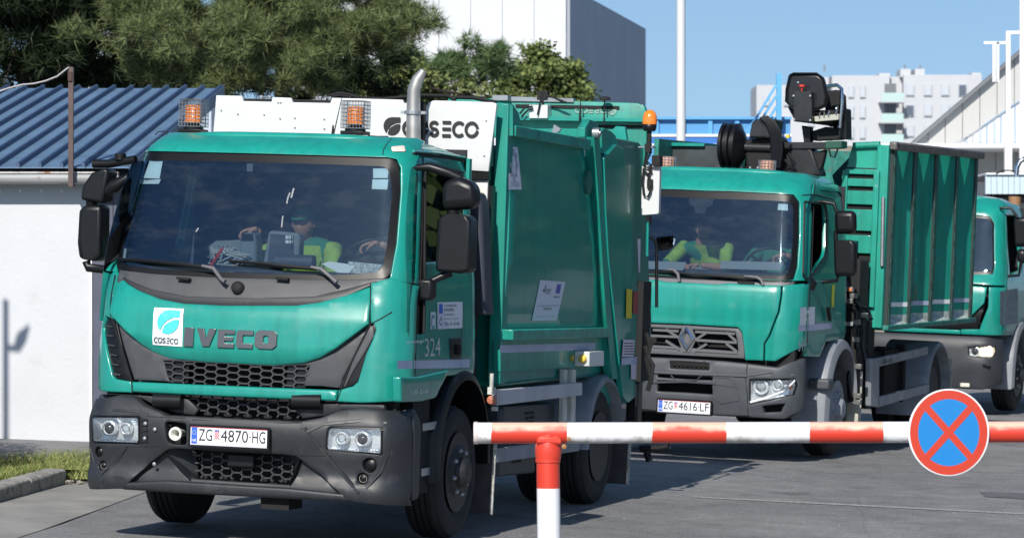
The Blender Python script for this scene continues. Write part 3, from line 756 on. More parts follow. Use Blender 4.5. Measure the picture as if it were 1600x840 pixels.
# front badge: square sticker with leaf and word, raised chrome letters
bo = .002
def hs(a, b, o=0): return hood_s(a, b, o)
pts = f1([(244, 480), (290, 482), (288, 541), (241, 538)])
m_ = MB(); n = 6
vs = []
for i in range(n + 1):
    for j in range(n + 1):
        s_, t_ = i / n, j / n; A = [(1 - s_) * pts[3][k] + s_ * pts[2][k] for k in (0, 1)]; B = [(1 - s_) * pts[0][k] + s_ * pts[1][k] for k in (0, 1)]
        vs.append(hs(A[0] * (1 - t_) + B[0] * t_, A[1] * (1 - t_) + B[1] * t_, .006))
m_.add(vs, [[i * (n + 1) + j, (i + 1) * (n + 1) + j, (i + 1) * (n + 1) + j + 1, i * (n + 1) + j + 1] for i in range(n) for j in range(n)])
SB = m_.obj('front_sticker', PAPER, K1, smooth=40)
cx = sum(p[0] for p in pts) / 4; cyy = sum(p[1] for p in pts) / 4; sh = -.04
def skf(a, b, o=0): return hs(cx + a + (b) * .05, cyy + b - .03 * a, o)
leaf(m_ := MB(), skf, 0, .033, .158, .012, .10); m_.obj('leaf_mark', TEALP, SB)
coseco(m_ := MB(), skf, -.088, .088, -.110, -.070, .0085, .012); m_.obj('front_sticker_lettering', mat('dark_grey_print', (.09, .12, .14), .5), SB)
bx = [(294, 320), (319, 340), (345, 370), (374, 399), (403, 435)]
letters = MB(); lrim = MB()
def Lp(mb, px0, px1, y0, y1, shape, off):
    a0, b1 = T1.FV(px0, y0, C1.V); a1, b0 = T1.FV(px1, y1, C1.V)
    for poly in shape:
        q = [(a0 + (a1 - a0) * x, b0 + (b1 - b0) * y) for x, y in poly]
        mb.prism(q, lambda a, b, o: hs(a, b, o), 0.0, off)
I_ = [[(.05, 0), (.95, 0), (.95, 1), (.05, 1)]]
V_ = [[(0, 1), (.36, 1), (.5, .38), (.64, 1), (1, 1), (.68, 0), (.32, 0)]]
E_ = [[(0, 0), (1, 0), (1, .24), (.42, .24), (.42, .39), (.92, .39), (.92, .61), (.42, .61), (.42, .76), (1, .76), (1, 1), (0, 1)]]
C_ = [[(.12, 0), (1, 0), (1, .26), (.42, .26), (.38, .32), (.38, .68), (.42, .74), (1, .74), (1, 1), (.12, 1), (0, .85), (0, .15)]]
O_ = [[(.18, 0), (.5, 0), (.5, .27), (.38, .32), (.38, .68), (.5, .73), (.5, 1), (.18, 1), (0, .82), (0, .18)], [(.82, 0), (1, .18), (1, .82), (.82, 1), (.5, 1), (.5, .73), (.62, .68), (.62, .32), (.5, .27), (.5, 0)]]
for px0, px1, ty, by, S_ in ((292, 306, 511, 541, I_), (312, 340, 512, 541, V_), (345, 369, 514, 543, E_), (374, 398, 515, 544, C_), (403, 435, 515, 545, O_)):
    Lp(letters, px0, px1, ty, by, S_, .016)
letters.obj('badge_letter', DCHR, K1, bevel=.0015)

# --- bumper
CB1 = Cab([(.28, .0), (.32, -.035), (.44, -.045), (.46, .0), (.62, -.03), (.72, -.05), (.80, -.05), (.90, -.01), (.96, .03)],
          [(.28, 1.13), (.36, 1.14), (.8, 1.135), (.9, 1.115), (.96, 1.09)], D=.24, t0=.82, bul=.07)
def fb(pts): return T1.FP(pts, CB1.V)
def bw(v): return [(CB1.u(w), w) for w in v]
outl = [(-CB1.u(w), w) for w in (.30, .4, .5, .6, .7, .8, .87, .91)] + fb([(162, 622), (185, 617), (210, 620), (224, 632), (260, 648), (290, 650)])
outr = fb([(465, 658), (500, 652), (530, 640), (565, 636)]) + [(CB1.u(w), w) for w in (.915, .88, .8, .7, .6, .5, .4, .30)]
low = fb([(565, 785), (545, 782), (500, 740), (462, 712), (440, 709), (350, 705), (275, 700), (262, 702), (235, 722), (192, 763), (180, 763)])
hl_l = roundpoly(fb([(144, 649), (219, 650), (219, 693), (145, 691)]), .02)
hl_r = roundpoly(fb([(512, 666), (599, 668), (598, 710), (509, 703)]), [.03, .01, .015, .02])
tow = roundpoly(fb([(257, 658), (291, 660), (291, 695), (262, 692)]), .03)
low_gr = roundpoly(fb([(250, 700), (300, 702), (440, 711), (468, 714), (448, 758), (294, 748)]), .02)
oval = lambda px, py, r: [(CBp[0] + r * cos(a * pi / 8), CBp[1] + r * sin(a * pi / 8)) for a in range(16) for CBp in [T1.FV(px, py, CB1.V)]]
holes = [hl_l, hl_r, tow, oval(154, 705, .032), oval(160, 727, .030), oval(577, 726, .046), oval(566, 747, .036)]
panel('bumper', outl + outr + low, CB1.fs, GREYP, K1, .06, .010, .045, holes=holes, smooth=32)
# raised ribs of the bumper: A-shaped ridges and the lip
def ridge(pts, w0, m=GREYP, off=.012, name='bumper_ridge', C=CB1, fr=T1, par=K1):
    P = fr.FP(pts, C.V); m_ = MB(); n = len(P)
    vs = []
    for i, p in enumerate(P):
        a = Vector(P[max(0, i - 1)]); b = Vector(P[min(n - 1, i + 1)]); t = (b - a).normalized(); nn = Vector((-t.y, t.x)) * w0 / 2
        for k, o in ((-1, -.01), (-.55, off), (.55, off), (1, -.01)): q = Vector(p) + nn * k; vs.append(C.fs(q.x, q.y, o))
    m_.add(vs, [[i * 4 + k, i * 4 + k + 1, i * 4 + 5 + k, i * 4 + 4 + k] for i in range(n - 1) for k in range(3)] + [[0, 1, 2, 3], [(n - 1) * 4 + k for k in (3, 2, 1, 0)]])
    return m_.obj(name, m, par, smooth=30)
scoop = fb([(255, 695), (350, 700), (465, 706), (500, 735), (548, 780), (400, 773), (300, 768), (188, 761), (235, 716)])
panel('air_scoop', scoop, lambda a, b, o=0: CB1.fs(a, b, o - .055), GREYP, K1, .04, .004, .05, holes=[low_gr])
panel('bumper_lip', roundpoly(fb([(196, 753), (260, 750), (350, 756), (450, 762), (536, 771), (552, 783), (500, 781), (400, 776), (300, 771), (190, 764)]), .01), lambda a, b, o=0: CB1.fs(a, b, o - .0), GREYP, K1, .06, .016, .05)
ridge([(476, 668), (500, 698), (530, 734), (560, 770)], .03, off=.007); ridge([(480, 674), (505, 662), (560, 657), (604, 660)], .026, off=.008)
ridge([(608, 668), (606, 705), (596, 735), (572, 762)], .026, off=.008); ridge([(141, 656), (141, 700), (147, 730), (160, 752)], .026, off=.006); ridge([(232, 648), (212, 642), (180, 640), (145, 644)], .024, off=.006)
sm = MB()
for pts in ([(232, 650), (290, 653)], [(195, 697), (250, 697)], [(200, 698), (158, 742)], [(455, 706), (472, 668)], [(470, 711), (520, 712)], [(300, 655), (440, 660), (472, 660)]):
    sm.tube([CB1.fs(*p, .001) for p in fb(pts)], .0025, 4)
sm.obj('seam', DARK, K1)
panel('bumper_top_panel', fb([(160, 614), (208, 617), (240, 619), (285, 622), (300, 640), (292, 650), (262, 646), (226, 630), (210, 620)]), lambda a, b, o=0: (a, .10 + o * -1, b), GREYP, K1, .03, .008, .06)
panel('bumper_top_panel', fb([(455, 640), (470, 628), (528, 630), (600, 632), (600, 640), (530, 640), (500, 650), (462, 655)]), lambda a, b, o=0: (a, .10 + o * -1, b), GREYP, K1, .03, .008, .06)
MB().bb(-1.02, 1.02, .22, .3, .34, 1.0).obj('front_crossmember', DARK, K1)
for px in (258, 478):
    p = T1.FV(px, 627, CB1.V); MB().tube([(p[0] - .1, .08, p[1]), (p[0] + .1, .08, p[1] + .004)], .055, 14).obj('hinge_cover', BLK, K1, smooth=40)
honeycomb('upper_grille_mesh', fb([(285, 622), (452, 628), (462, 655), (300, 648)]), lambda a, b, o=0: (a, .13 - o, b), mat('grille_mesh', (.06, .06, .068)), K1, .088, .050, .010)
honeycomb('lower_grille_mesh', fb([(290, 706), (448, 714), (446, 756), (294, 748)]), lambda a, b, o=0: (a, .10 - o, b), mat('grille_mesh', (.06, .06, .068)), K1, .088, .050, .010)
MB().box((fb([(365, 720)])[0][0] + .02, .07, fb([(368, 720)])[0][1]), (.19, .04, .085)).obj('radar_sensor', BLK, K1, bevel=.01)
sc = MB()   # tapering cheeks of the air scoop
for (A, B) in (([(250, 700), (294, 748)], -1), ([(468, 714), (448, 758)], 1)):
    P = fb(A)
    sc.add([CB1.fs(*P[0], -.02), CB1.fs(*P[1], -.02), (P[1][0] + .0 * B, .16, P[1][1]), (P[0][0] - B * .18, .16, P[0][1])], [[0, 1, 2, 3]])
sc.obj('scoop_cheek', GREYP, K1)
# headlights
def headlight(C, fr, par, poly, bulbs, depth=.07, back=.10):
    fn = C.fs
    xs = [p[0] for p in poly]; ys = [p[1] for p in poly]; c = ((min(xs) + max(xs)) / 2, (min(ys) + max(ys)) / 2)
    h = MB(); n = len(poly)
    fr_o = [fn(p[0], p[1], .004) for p in poly]; fr_i = [fn(c[0] + (p[0] - c[0]) * .93, c[1] + (p[1] - c[1]) * .88, .0) for p in poly]; bk = [fn(c[0] + (p[0] - c[0]) * .9, c[1] + (p[1] - c[1]) * .84, -depth) for p in poly]
    h.add(fr_o + fr_i, [[i, (i + 1) % n, n + (i + 1) % n, n + i] for i in range(n)])
    H = h.obj('headlight', BLK, par)
    r = MB(); r.add(fr_i + bk, [[i, (i + 1) % n, n + (i + 1) % n, n + i] for i in range(n)] + [[n + i for i in range(n)]]); r.obj('reflector', REFL, H)
    for px, py, rr, kind in bulbs:
        p = fr.FV(px, py, C.V); ce = Vector(fn(p[0], p[1], -.045))
        q = MB().lathe([(rr * 1.35, -.02), (rr * 1.3, .012), (rr * 1.05, .018), (rr, .004)], ce, (0, -1, 0), 22).obj('bulb_ring', REFL, H, smooth=40)
        MB().lathe([(rr, -.004), (rr * .8, .012), (rr * .4, .022), (0, .025)], ce, (0, -1, 0), 18).obj('projector', BULB if kind == 'd' else LENS, H, smooth=60)
    panel('cover_lens', [(c[0] + (p[0] - c[0]) * .94, c[1] + (p[1] - c[1]) * .90) for p in poly], lambda a, b, o=0: fn(a, b, o + .004), LENS, H, .002, 0, .04)
    t = MB()
    p0 = (min(xs) * .9 + max(xs) * .1, min(ys) * .86 + max(ys) * .14)
    for k in range(16): t.lathe([(.006, 0), (.004, .006), (0, .008)], fn(p0[0] + (max(xs) - min(xs)) * .8 * k / 15, p0[1], -.02), (0, -1, 0), 6)
    t.obj('lamp_bead', CHR, H)
    return H
headlight(CB1, T1, K1, hl_l, [(167, 669, .040, 'd'), (193, 670, .032, 'l')])
headlight(CB1, T1, K1, hl_r, [(531, 685, .034, 'l'), (563, 686, .040, 'd')])
m_ = MB(); 
for i in range(5):
    a = fb([(222, 655 + i * 8.5), (231, 655 + i * 8.5)]); m_.bar(CB1.fs(*a[0], .004), CB1.fs(*a[1], .004), .012, .008)
a = fb([(221, 653), (221, 692), (230, 654), (230, 690)]); m_.bar(CB1.fs(*a[0], .006), CB1.fs(*a[1], .006), .01, .01); m_.bar(CB1.fs(*a[2], .006), CB1.fs(*a[3], .006), .01, .01)
m_.obj('lamp_fixing_rail', DARK, K1)
m_ = MB()
for px, py in ((228, 661), (227, 684), (243, 670), (242, 724)):
    m_.lathe([(.012, 0), (.012, .008), (0, .010)], CB1.fs(*T1.FV(px, py, CB1.V), .008), (0, -1, 0), 8)
m_.obj('bolt', STEEL, K1)
for px, py, r, mt in ((154, 705, .032, BLK), (160, 727, .028, REFL), (577, 726, .046, BLK), (566, 747, .033, REFL)):
    p = T1.FV(px, py, CB1.V); c = Vector(CB1.fs(*p, -.03))
    q = MB().lathe([(r * 1.02, -.02), (r * 1.0, .026), (r * .86, .018), (r * .84, .010)] + [(r * .5, .018), (0, .02)], c, (0, -1, 0), 20).obj('fog_lamp' if mt is REFL else 'blank_cap', BLK, K1, smooth=40)
    if mt is REFL:
        MB().lathe([(r * .8, .012), (r * .6, .006), (0, .004)], c, (0, -1, 0), 16).obj('fog_reflector', mat('fog_lens', (.62, .60, .52), .2), q)
p = T1.FV(275, 677, CB1.V)
MB().bb(p[0] - .1, p[0] + .1, .12, .14, p[1] - .1, p[1] + .1).obj('towing_recess', DARK, K1)
MB().lathe([(.026, -.12), (.034, -.03), (.046, 0), (.044, .012), (.030, .012), (.022, -.01), (.018, -.1), (0, -.1)], CB1.fs(*p, .004), (0, -1, 0), 24).obj('towing_eye', mat('cream_plastic', (.70, .70, .64), .4), K1, smooth=40)
pa = [T1.FV(x, y, CB1.V) for x, y in ((303, 666), (422, 670), (421, 699), (302, 693))]
pu0, pu1 = (pa[0][0] + pa[3][0]) / 2, (pa[1][0] + pa[2][0]) / 2; pw0, pw1 = (pa[2][1] + pa[3][1]) / 2, (pa[0][1] + pa[1][1]) / 2
plate(K1, lambda a, b, o=0: (a, -.085 - o, b), pu0, pu1, pw0, pw1, 'ZG', '4870-HG')
# bumper return along the side
for sg in (-1, 1):
    panel('bumper_side', roundpoly([(.28, .33), (.40, .34), (.42, .85), (.36, .93), (.28, .93)], .02), lambda v, w, o=0, sg=sg: (sg * (CB1.u(w) + o), v, w), GREYP, K1, .05, .012, .06)
MB().bb(.05, .25, .35, .6, .22, .32).obj('skid_block', DARK, K1)

# --- cab sides
e = lambda w: C1.edge(w)
dw = [1.0 + .1 * i for i in range(17)]
side = [(e(w), w) for w in dw] + [(.86, 2.64), (1.2, 2.65), (1.5, 2.63), (1.62, 2.57)] + [(1.64, 2.4), (1.64, 1.2), (1.62, 1.12), (1.0, 1.12), (.82, .985), (.4, .985)]
win = roundpoly(s1([(645, 262), (700, 264), (724, 270), (727, 330), (728, 405), (664, 410), (662, 522), (638, 520), (636, 400), (638, 320)]), [.03, .05, .04, .1, .03, .03, .02, .02, .1, .1])
panel('door', side, R1, TEAL, K1, .03, .012, .07, holes=[win], label='shaded driver door with fleet number')
winL = win
panel('door', side, L1, TEAL, K1, .03, .012, .1, holes=[winL])
def grow(poly, k):
    cx = sum(p[0] for p in poly) / len(poly); cy = sum(p[1] for p in poly) / len(poly); return [(cx + (a - cx) * k, cy + (b - cy) * k) for a, b in poly]
panel('door_window', win, lambda a, b, o=0: R1(a, b, o - .012), SGLASS, K1, .003, 0, .15)
panel('door_window', winL, lambda a, b, o=0: L1(a, b, o - .012), SGLASS, K1, .003, 0, .15)
m_ = MB(); a = s1([(663, 268), (662, 410), (661, 520)]); m_.tube([R1(*p, .002) for p in a], .014, 6); m_.tube([R1(*p, .002) for p in s1([(645, 262), (700, 264), (724, 270)])], .008, 5)
m_.obj('window_divider', DARK, K1)
m_ = MB(); m_.tube([R1(e(w) + .01, w, .001) for w in dw], .004, 4); m_.tube([R1(*p, .001) for p in s1([(722, 300), (721, 500), (720, 575)])], .003, 4); m_.tube([R1(*p, .012) for p in s1([(643, 240), (680, 244), (722, 250)])], .010, 5); m_.obj('seam', DARK, K1)
m_ = MB(); m_.tube([R1(*p, .018) for p in s1([(642, 236), (680, 239), (722, 246)])], .012, 6); m_.obj('drip_rail', TEAL, K1, smooth=60)
p0, p1 = s1([(619, 569)])[0], s1([(733, 569)])[0]
m_ = MB(); a, b = s1([(620, 563), (733, 561)]); c, d = s1([(733, 574), (620, 576)]); m_.add([R1(*a, .003), R1(*b, .003), R1(*c, .003), R1(*d, .003)], [[0, 1, 2, 3]]); m_.obj('door_stripe', STRIPE, K1)
def sr(fn): return lambda a, b, o=0: fn(a, b, o)
n0, n1 = s1([(663, 557)])[0], s1([(687, 527)])[0]
write(m_ := MB(), '324', R1, n0[0], n1[0], n0[1], n1[1], .004); m_.obj('fleet_number', GREYPR, K1)
n0, n1 = s1([(633, 538)])[0], s1([(660, 531)])[0]
write(m_ := MB(), 'eurocargo', R1, n0[0], n1[0], n0[1], n1[1], .008); m_.obj('door_badge', PAPER, K1)
n0, n1 = s1([(683, 514)])[0], s1([(722, 471)])[0]
rect(m_ := MB(), R1, n0[0], n1[0], n0[1], n1[1], .003); DSK = m_.obj('door_sticker', mat('shaded_sticker', (.62, .66, .74), .5), K1)
a0, a1, b0, b1 = n0[0], n1[0], n0[1], n1[1]; dw_, dh_ = a1 - a0, b1 - b0
m_ = MB()
for s_, x0, x1, y0, y1 in (('ZAGREBAČKI', .26, .74, .82, .93), ('HOLDING', .26, .64, .66, .77), ('PODRUŽNICA', .26, .66, .50, .57), ('Čistoća Zagreb', .26, .84, .34, .41), ('TEL 01 6146', .26, .86, .12, .24), ('Č', .07, .18, .14, .46)):
    write(m_, s_, R1, a0 + dw_ * x0, a0 + dw_ * x1, b0 + dh_ * y0, b0 + dh_ * y1, .005)
m_.obj('sticker_lettering', BLKP, DSK)
rect(m_ := MB(), R1, a0 + dw_ * .06, a0 + dw_ * .20, b0 + dh_ * .58, b0 + dh_ * .94, .005); m_.obj('sticker_crest', BLUEP, DSK)
n0, n1 = s1([(672, 514)])[0], s1([(680, 487)])[0]
rect(m_ := MB(), R1, n0[0], n1[0], n0[1], n1[1], .003); d2 = m_.obj('narrow_sticker', mat('shaded_sticker', (.62, .66, .74)), K1)
m_ = MB(); cc = ((n0[0] + n1[0]) / 2, (n0[1] + n1[1]) / 2 - .01); stroke(m_, arc(cc[0], cc[1], .032, .040, 40, 320), .016, R1, .005); m_.obj('sticker_ring', mat('dark_teal_print', (.02, .25, .28), .5), d2)
hp_ = s1([(701, 528), (721, 526), (720, 561), (703, 561)]); panel('door_handle', roundpoly(hp_, .03), lambda a, b, o=0: R1(a, b, o + .008), BLK, K1, .012, .008, .04)
hh = s1([(708, 536), (717, 555)]); MB().box(R1((hh[0][0] + hh[1][0]) / 2, (hh[0][1] + hh[1][1]) / 2, .02), (.03, .05, .07)).obj('handle_grip', DARK, K1, bevel=.008)
# step skirt with model number
sk = s1([(622, 588), (650, 588), (700, 577), (688, 600), (676, 622), (655, 627), (623, 628)])
panel('step_skirt', roundpoly(sk, .02), lambda a, b, o=0: R1(a, b, o + .018), TEAL, K1, .04, .012, .05)
n0, n1 = s1([(636, 616)])[0], s1([(664, 607)])[0]
write(m_ := MB(), '120-210', R1, n0[0], n1[0], n0[1], n1[1], .022); m_.obj('model_badge', PAPER, K1)
MB().bb(.96, 1.06, .45, .8, .35, .98).obj('step_well', DARK, K1); MB().bb(-1.06, -.96, .45, .8, .35, .98).obj('step_well', DARK, K1)
MB().bb(-1.0, 1.0, 1.62, 1.64, 1.1, 2.66).obj('cab_rear_wall', INT, K1)
m_ = MB(); m_.bb(-1.0, 1.0, .45, 1.62, 1.06, 1.10); m_.obj('cab_floor', INT, K1)
panel('cab_side_rear', [(1.6, 1.1), (1.66, 1.1), (1.66, 2.6), (1.6, 2.6)], lambda a, b, o=0: (1.03 + o, a, b), TEAL, K1, .02, .004, .2)
# interior
DB = MB(); dsh = f1([(190, 412), (600, 424)])
DB.prism([(.30, 1.15), (.22, 1.72), (.30, 1.80), (.62, 1.80), (.72, 1.72), (.72, 1.4), (.6, 1.15)], lambda v, w, d: (d, v, w), -.98, .98)
DB.obj('dashboard', mat('dashboard', (.05, .055, .065), .6, bump=(200, .2)), K1, bevel=.02)
for u_ in (-.55, .62):
    MB().bb(u_ - .25, u_ + .25, 1.05, 1.5, 1.35, 1.52).obj('seat', INT, K1, bevel=.05)
    MB().prism([(1.42, 1.5), (1.5, 2.15), (1.46, 2.4), (1.58, 2.4), (1.6, 1.5)], lambda v, w, d, u_=u_: (u_ + d, v, w), -.23, .23).obj('seat_back', INT, K1, bevel=.05)
MB().bb(-.1, .3, 1.05, 1.5, 1.35, 1.5).obj('middle_seat', INT, K1, bevel=.05)
sw = MB(); cst = Vector((.60, .82, 1.86)); ax = Vector((0, -.75, .66)).normalized(); A_ = Vector((1, 0, 0)); B_ = ax.cross(A_)
ring = [tuple(cst + .22 * (cos(2 * pi * k / 28) * A_ + sin(2 * pi * k / 28) * B_)) for k in range(29)]
sw.tube(ring, .014, 8, False)
for k in (30, 150, 270): sw.tube([tuple(cst - ax * .03), tuple(cst + .22 * (cos(radians(k)) * A_ + sin(radians(k)) * B_))], .014, 6)
sw.lathe([(.07, -.05), (.06, .0), (0, .01)], tuple(cst), tuple(ax), 16)
sw.obj('steering_wheel', BLK, K1, smooth=60)
MB().bb(-.78, .78, .6, .95, 2.46, 2.50).obj('sun_shelf', INTL, K1, bevel=.02)
MB().box((T1.F(389, 266, .42)[0], .44, T1.F(389, 262, .42)[1]), (.045, .02, .055)).obj('ceiling_hook', INTL, K1, bevel=.004)
# mirrors
def mirror(par, up, lo, v, sg, arms, C=None, th=.17, m=BLK):
    P = MB(); P.prism(lo, lambda a, b, d: (a, v + d, b), 0, th); mo = P.obj('mirror', m, par, bevel=.045, seg=4, smooth=50)
    if up: MB().prism(up, lambda a, b, d: (a, v + d, b), 0, th).obj('wide_angle_mirror', m, mo, bevel=.05, seg=4, smooth=50)
    for A in arms: MB().tube([q[:3] for q in A], [q[3] for q in A], 10).obj('mirror_arm', m, mo, smooth=60)
    g = MB(); cx = sum(p[0] for p in lo) / len(lo); cy = sum(p[1] for p in lo) / len(lo)
    g.prism([(cx + (p[0] - cx) * .85, cy + (p[1] - cy) * .9) for p in lo], lambda a, b, d: (a, v + d, b), th + .001, th + .006); g.obj('mirror_glass', CHR, mo)
    return mo
vm = .46
def q1(pts, v=vm): return [T1.F(x, y, v) for x, y in pts]
def A3(px, py, v, r): u, w = T1.F(px, py, v); return (u, v, w, r)
mirror(K1, q1([(690, 282), (716, 276), (740, 286), (742, 325), (688, 330)]), q1([(684, 340), (700, 332), (730, 337), (735, 345), (733, 424), (716, 427), (680, 424), (679, 400)]), vm, 1,
       [[A3(650, 262, .50, .022), A3(672, 261, .50, .03), A3(700, 270, .53, .034), A3(722, 280, .55, .03)], [A3(708, 322, vm + .08, .045), A3(708, 345, vm + .08, .04)], [A3(650, 452, .48, .03), A3(672, 440, .5, .022), A3(705, 425, .55, .03)]])
MB().box((*A3(657, 452, .42, 0)[:1], .50, A3(657, 452, .42, 0)[2]), (.14, .12, .14)).obj('mirror_bracket', BLK, K1, bevel=.02)
mirror(K1, q1([(142, 270), (163, 262), (170, 268), (160, 318), (125, 312), (128, 290)]), q1([(122, 326), (135, 319), (158, 320), (157, 400), (150, 409), (122, 404), (119, 380)]), vm, -1,
       [[A3(146, 256, .52, .03), A3(170, 256, .52, .03), A3(212, 249, .50, .028)], [A3(188, 250, .5, .04), A3(188, 240, .5, .04)], [A3(165, 300, .5, .03), A3(180, 290, .5, .05), A3(200, 276, .5, .02)], [A3(143, 312, vm + .08, .04), A3(143, 330, vm + .08, .04)], [A3(135, 408, .5, .03), A3(138, 418, .5, .03), A3(172, 422, .48, .03)]])
# beacons, aerials
for px, py in ((302, 206), (555, 209)):
    u_, w_ = T1.F(px, py, .95); beacon(K1, (u_, .95, w_ + .015))
m_ = MB(); a = T1.F(520, 212, .9); b = T1.F(537, 140, .9); m_.tube([(a[0], .9, a[1] - .02), (b[0], .9, b[1])], [.005, .002], 5); m_.lathe([(.02, 0), (.012, .03), (.006, .1), (0, .1)], (a[0], .9, a[1] - .03), n=8); m_.obj('aerial', DARK, K1)
m_ = MB(); m_.tube([(T1.F(px, py, .85)[0], .85, T1.F(px, py, .85)[1]) for px, py in ((243, 211), (247, 206), (256, 205), (265, 209))], .004, 5); m_.tube([(T1.F(px, py, .85)[0], .85, T1.F(px, py, .85)[1]) for px, py in ((575, 214), (590, 215), (606, 215))], .012, 5); m_.obj('cable', DARK, K1)
for px in (268, 575, 585): u_, w_ = T1.F(px, 210, .8); 
# lettered white panel above the cab
vp = 2.10
def P1(x, y, v=vp): return T1.F(x, y, v)
def pf(a, b, o=0): return (a, vp - o - .04 * max(0, (b - 2.98)) * 3, b)
panel('white_shield', [P1(*p) for p in [(331, 230), (338, 149), (378, 150), (380, 158), (424, 159), (426, 152), (455, 153), (457, 160), (516, 161), (519, 153), (629, 156), (631, 161), (655, 162), (657, 215), (657, 235)]], pf, WHT, K1, .02, .004, .12, label='white shield panel with cut slots and leaf mark')
panel('white_shield', [P1(*p) for p in [(664, 235), (664, 172), (670, 160), (678, 157), (769, 160), (776, 162), (763, 268), (664, 262)]], pf, WHT, K1, .02, .004, .12, label='white shield panel with black lettering')
panel('white_shield', [P1(*p) for p in [(700, 280), (762, 282), (757, 420), (740, 330), (700, 290)]], pf, mat('grey_white_paint', (.62, .62, .58), .5), K1, .02, .004, .15)
MB().prism([P1(660, 268), P1(765, 269), P1(765, 281), P1(660, 280)], lambda a, b, d: (a, vp + d, b), -.03, .02).obj('crossbar', BLK, K1)
a = P1(613, 197); leaf(m_ := MB(), lambda x, y, o=0: (x, vp - .012 - .12 * max(0, y - 2.98), y), a[0], a[1], .125, 0, .10); m_.obj('leaf_mark', BLKP, K1)
a, b = P1(630, 213), P1(748, 190); coseco(m_ := MB(), lambda x, y, o=0: (x, vp - .012 - .12 * max(0, y - 2.98), y), a[0], b[0], a[1] + .0, b[1], .022); m_.obj('shield_lettering', BLKP, K1)
m_ = MB()
for px, py in ((346, 172), (372, 178), (413, 179), (438, 185), (461, 184), (461, 199), (507, 186), (507, 201), (435, 160), (439, 160), (760, 188), (757, 243)):
    a = P1(px, py); m_.lathe([(.006, 0), (.006, .006), (0, .007)], (a[0], vp - .005 - .12 * max(0, a[1] - 2.98), a[1]), (0, -1, 0), 8)
m_.obj('rivet', STEEL, K1)
m_ = MB(); a, b = P1(342, 152), P1(655, 159); m_.bb(a[0], b[0], vp + .03, vp + .10, b[1] - .9, b[1]); a, b = P1(340, 160), P1(764, 168); m_.bb(a[0], b[0], vp + .035, vp + .095, b[1] - .9, b[1] - .02); m_.obj('shield_frame', DARK, K1)
# hoses and fittings on top of the shield
m_ = MB()
for pts in ([(510, 160), (514, 150), (530, 146), (545, 148), (560, 153)], [(512, 160), (518, 152), (532, 149), (550, 152)], [(600, 155), (660, 149), (700, 150), (712, 157)], [(560, 154), (600, 155)], [(712, 152), (740, 153), (775, 160)]):
    m_.tube([(T1.F(x, y, 2.3)[0], 2.3, T1.F(x, y, 2.3)[1]) for x, y in pts], .014, 8, False)
m_.obj('hose', DARK, K1, smooth=60)
m_ = MB()
for px, py in ((408, 155), (421, 155), (500, 156), (515, 157)): a = T1.F(px, py, 2.15); m_.lathe([(.014, 0), (.014, .03), (.02, .03), (.02, .045), (0, .046)], (a[0], 2.15, a[1] - .02), n=8)
a, b = T1.F(405, 152, 2.15), T1.F(425, 152, 2.15); m_.tube([(a[0], 2.15, a[1]), (b[0], 2.15, b[1])], .006, 5); m_.obj('bolt_fitting', STEEL, K1)
# exhaust
EX = [(646, 235), (646, 200), (646, 165), (647, 140), (653, 124), (662, 110)]
v_ = 1.9; m_ = MB(); m_.tube([(T1.F(x, y, v_)[0], v_, T1.F(x, y, v_)[1]) for x, y in EX], [.052, .052, .048, .046, .042, .026], 20)
XP = m_.obj('exhaust_pipe', mat('exhaust_steel', (.42, .41, .39), .45, metal=.7, noise=(6, .25)), K1, smooth=60)
m_ = MB(); a = T1.F(646, 176, v_); m_.lathe([(.055, -.012), (.064, -.012), (.064, .012), (.055, .012)], (a[0], v_, a[1]), n=20); m_.bar((a[0] - .09, v_, a[1]), (a[0] + .09, v_, a[1]), .03, .02); m_.obj('exhaust_clamp', STEEL, XP)
a = T1.F(664, 215, 2.0); MB().bb(a[0] - .05, a[0] - .01, 1.98, 2.05, a[1] - .4, a[1] + .24).obj('exhaust_heat_guard', DARK, K1, bevel=.01)
# air intake behind the cab
ai = [T1.F(x, y, 1.85) for x, y in ((733, 300), (745, 300), (752, 318), (754, 360), (758, 480), (760, 492), (733, 492))]
MB().prism(ai, lambda a, b, d: (a, 1.85 + d, b), 0, .2).obj('air_intake', mat('navy_plastic', (.03, .035, .05), .55), K1, bevel=.02)
# front mudguard and wheels
R_ = .455; VW, WW = 1.40, R_
for sg in (-1, 1):
    arch(K1, sg * .80, sg * 1.13, VW, .55, .62, .012, 10, 172, BLK, 'front_mudguard', lip=.07, drop=(.18, .22))
    wheel(K1, (sg * 1.08, VW, WW), sg, R_, .27)
    rw = wheel(K1, (sg * 1.06, VW + 3.67, WW), sg, R_, .27, dual=True); wheel(K1, (sg * .74, VW + 3.67, WW), sg, R_, .26, dual=True)
    arch(K1, sg * .55, sg * 1.12, VW + 3.67, .46, .56, .01, 8, 168, GREYM, 'rear_mudguard', lip=.045, drop=(.05, .12))
m_ = MB()
for w_ in (.78, .48):
    m_.bar((1.0, .42, w_), (1.08, .86, w_ + .02), .03, .05)
m_.obj('mudguard_bracket', STEEL, K1)
for v_ in (VW + .68, VW + 3.67 + .68):
    fl = MB(); fl.prism([(.80, .12), (1.10, .12), (1.12, .62), (.8, .62)], lambda a, b, d, v_=v_: (a, v_ + d, b), 0, .012); fl.obj('mud_flap', RUBDUST, K1)
    fl = MB(); fl.prism([(1.105, .13), (1.125, .12), (1.14, .62), (1.12, .62)], lambda a, b, d, v_=v_: (a, v_ - .006 + d, b), 0, .02); fl.obj('flap_edging', mat('pale_dusty_rubber', (.40, .40, .37), .9, noise=(30, .4)), K1)
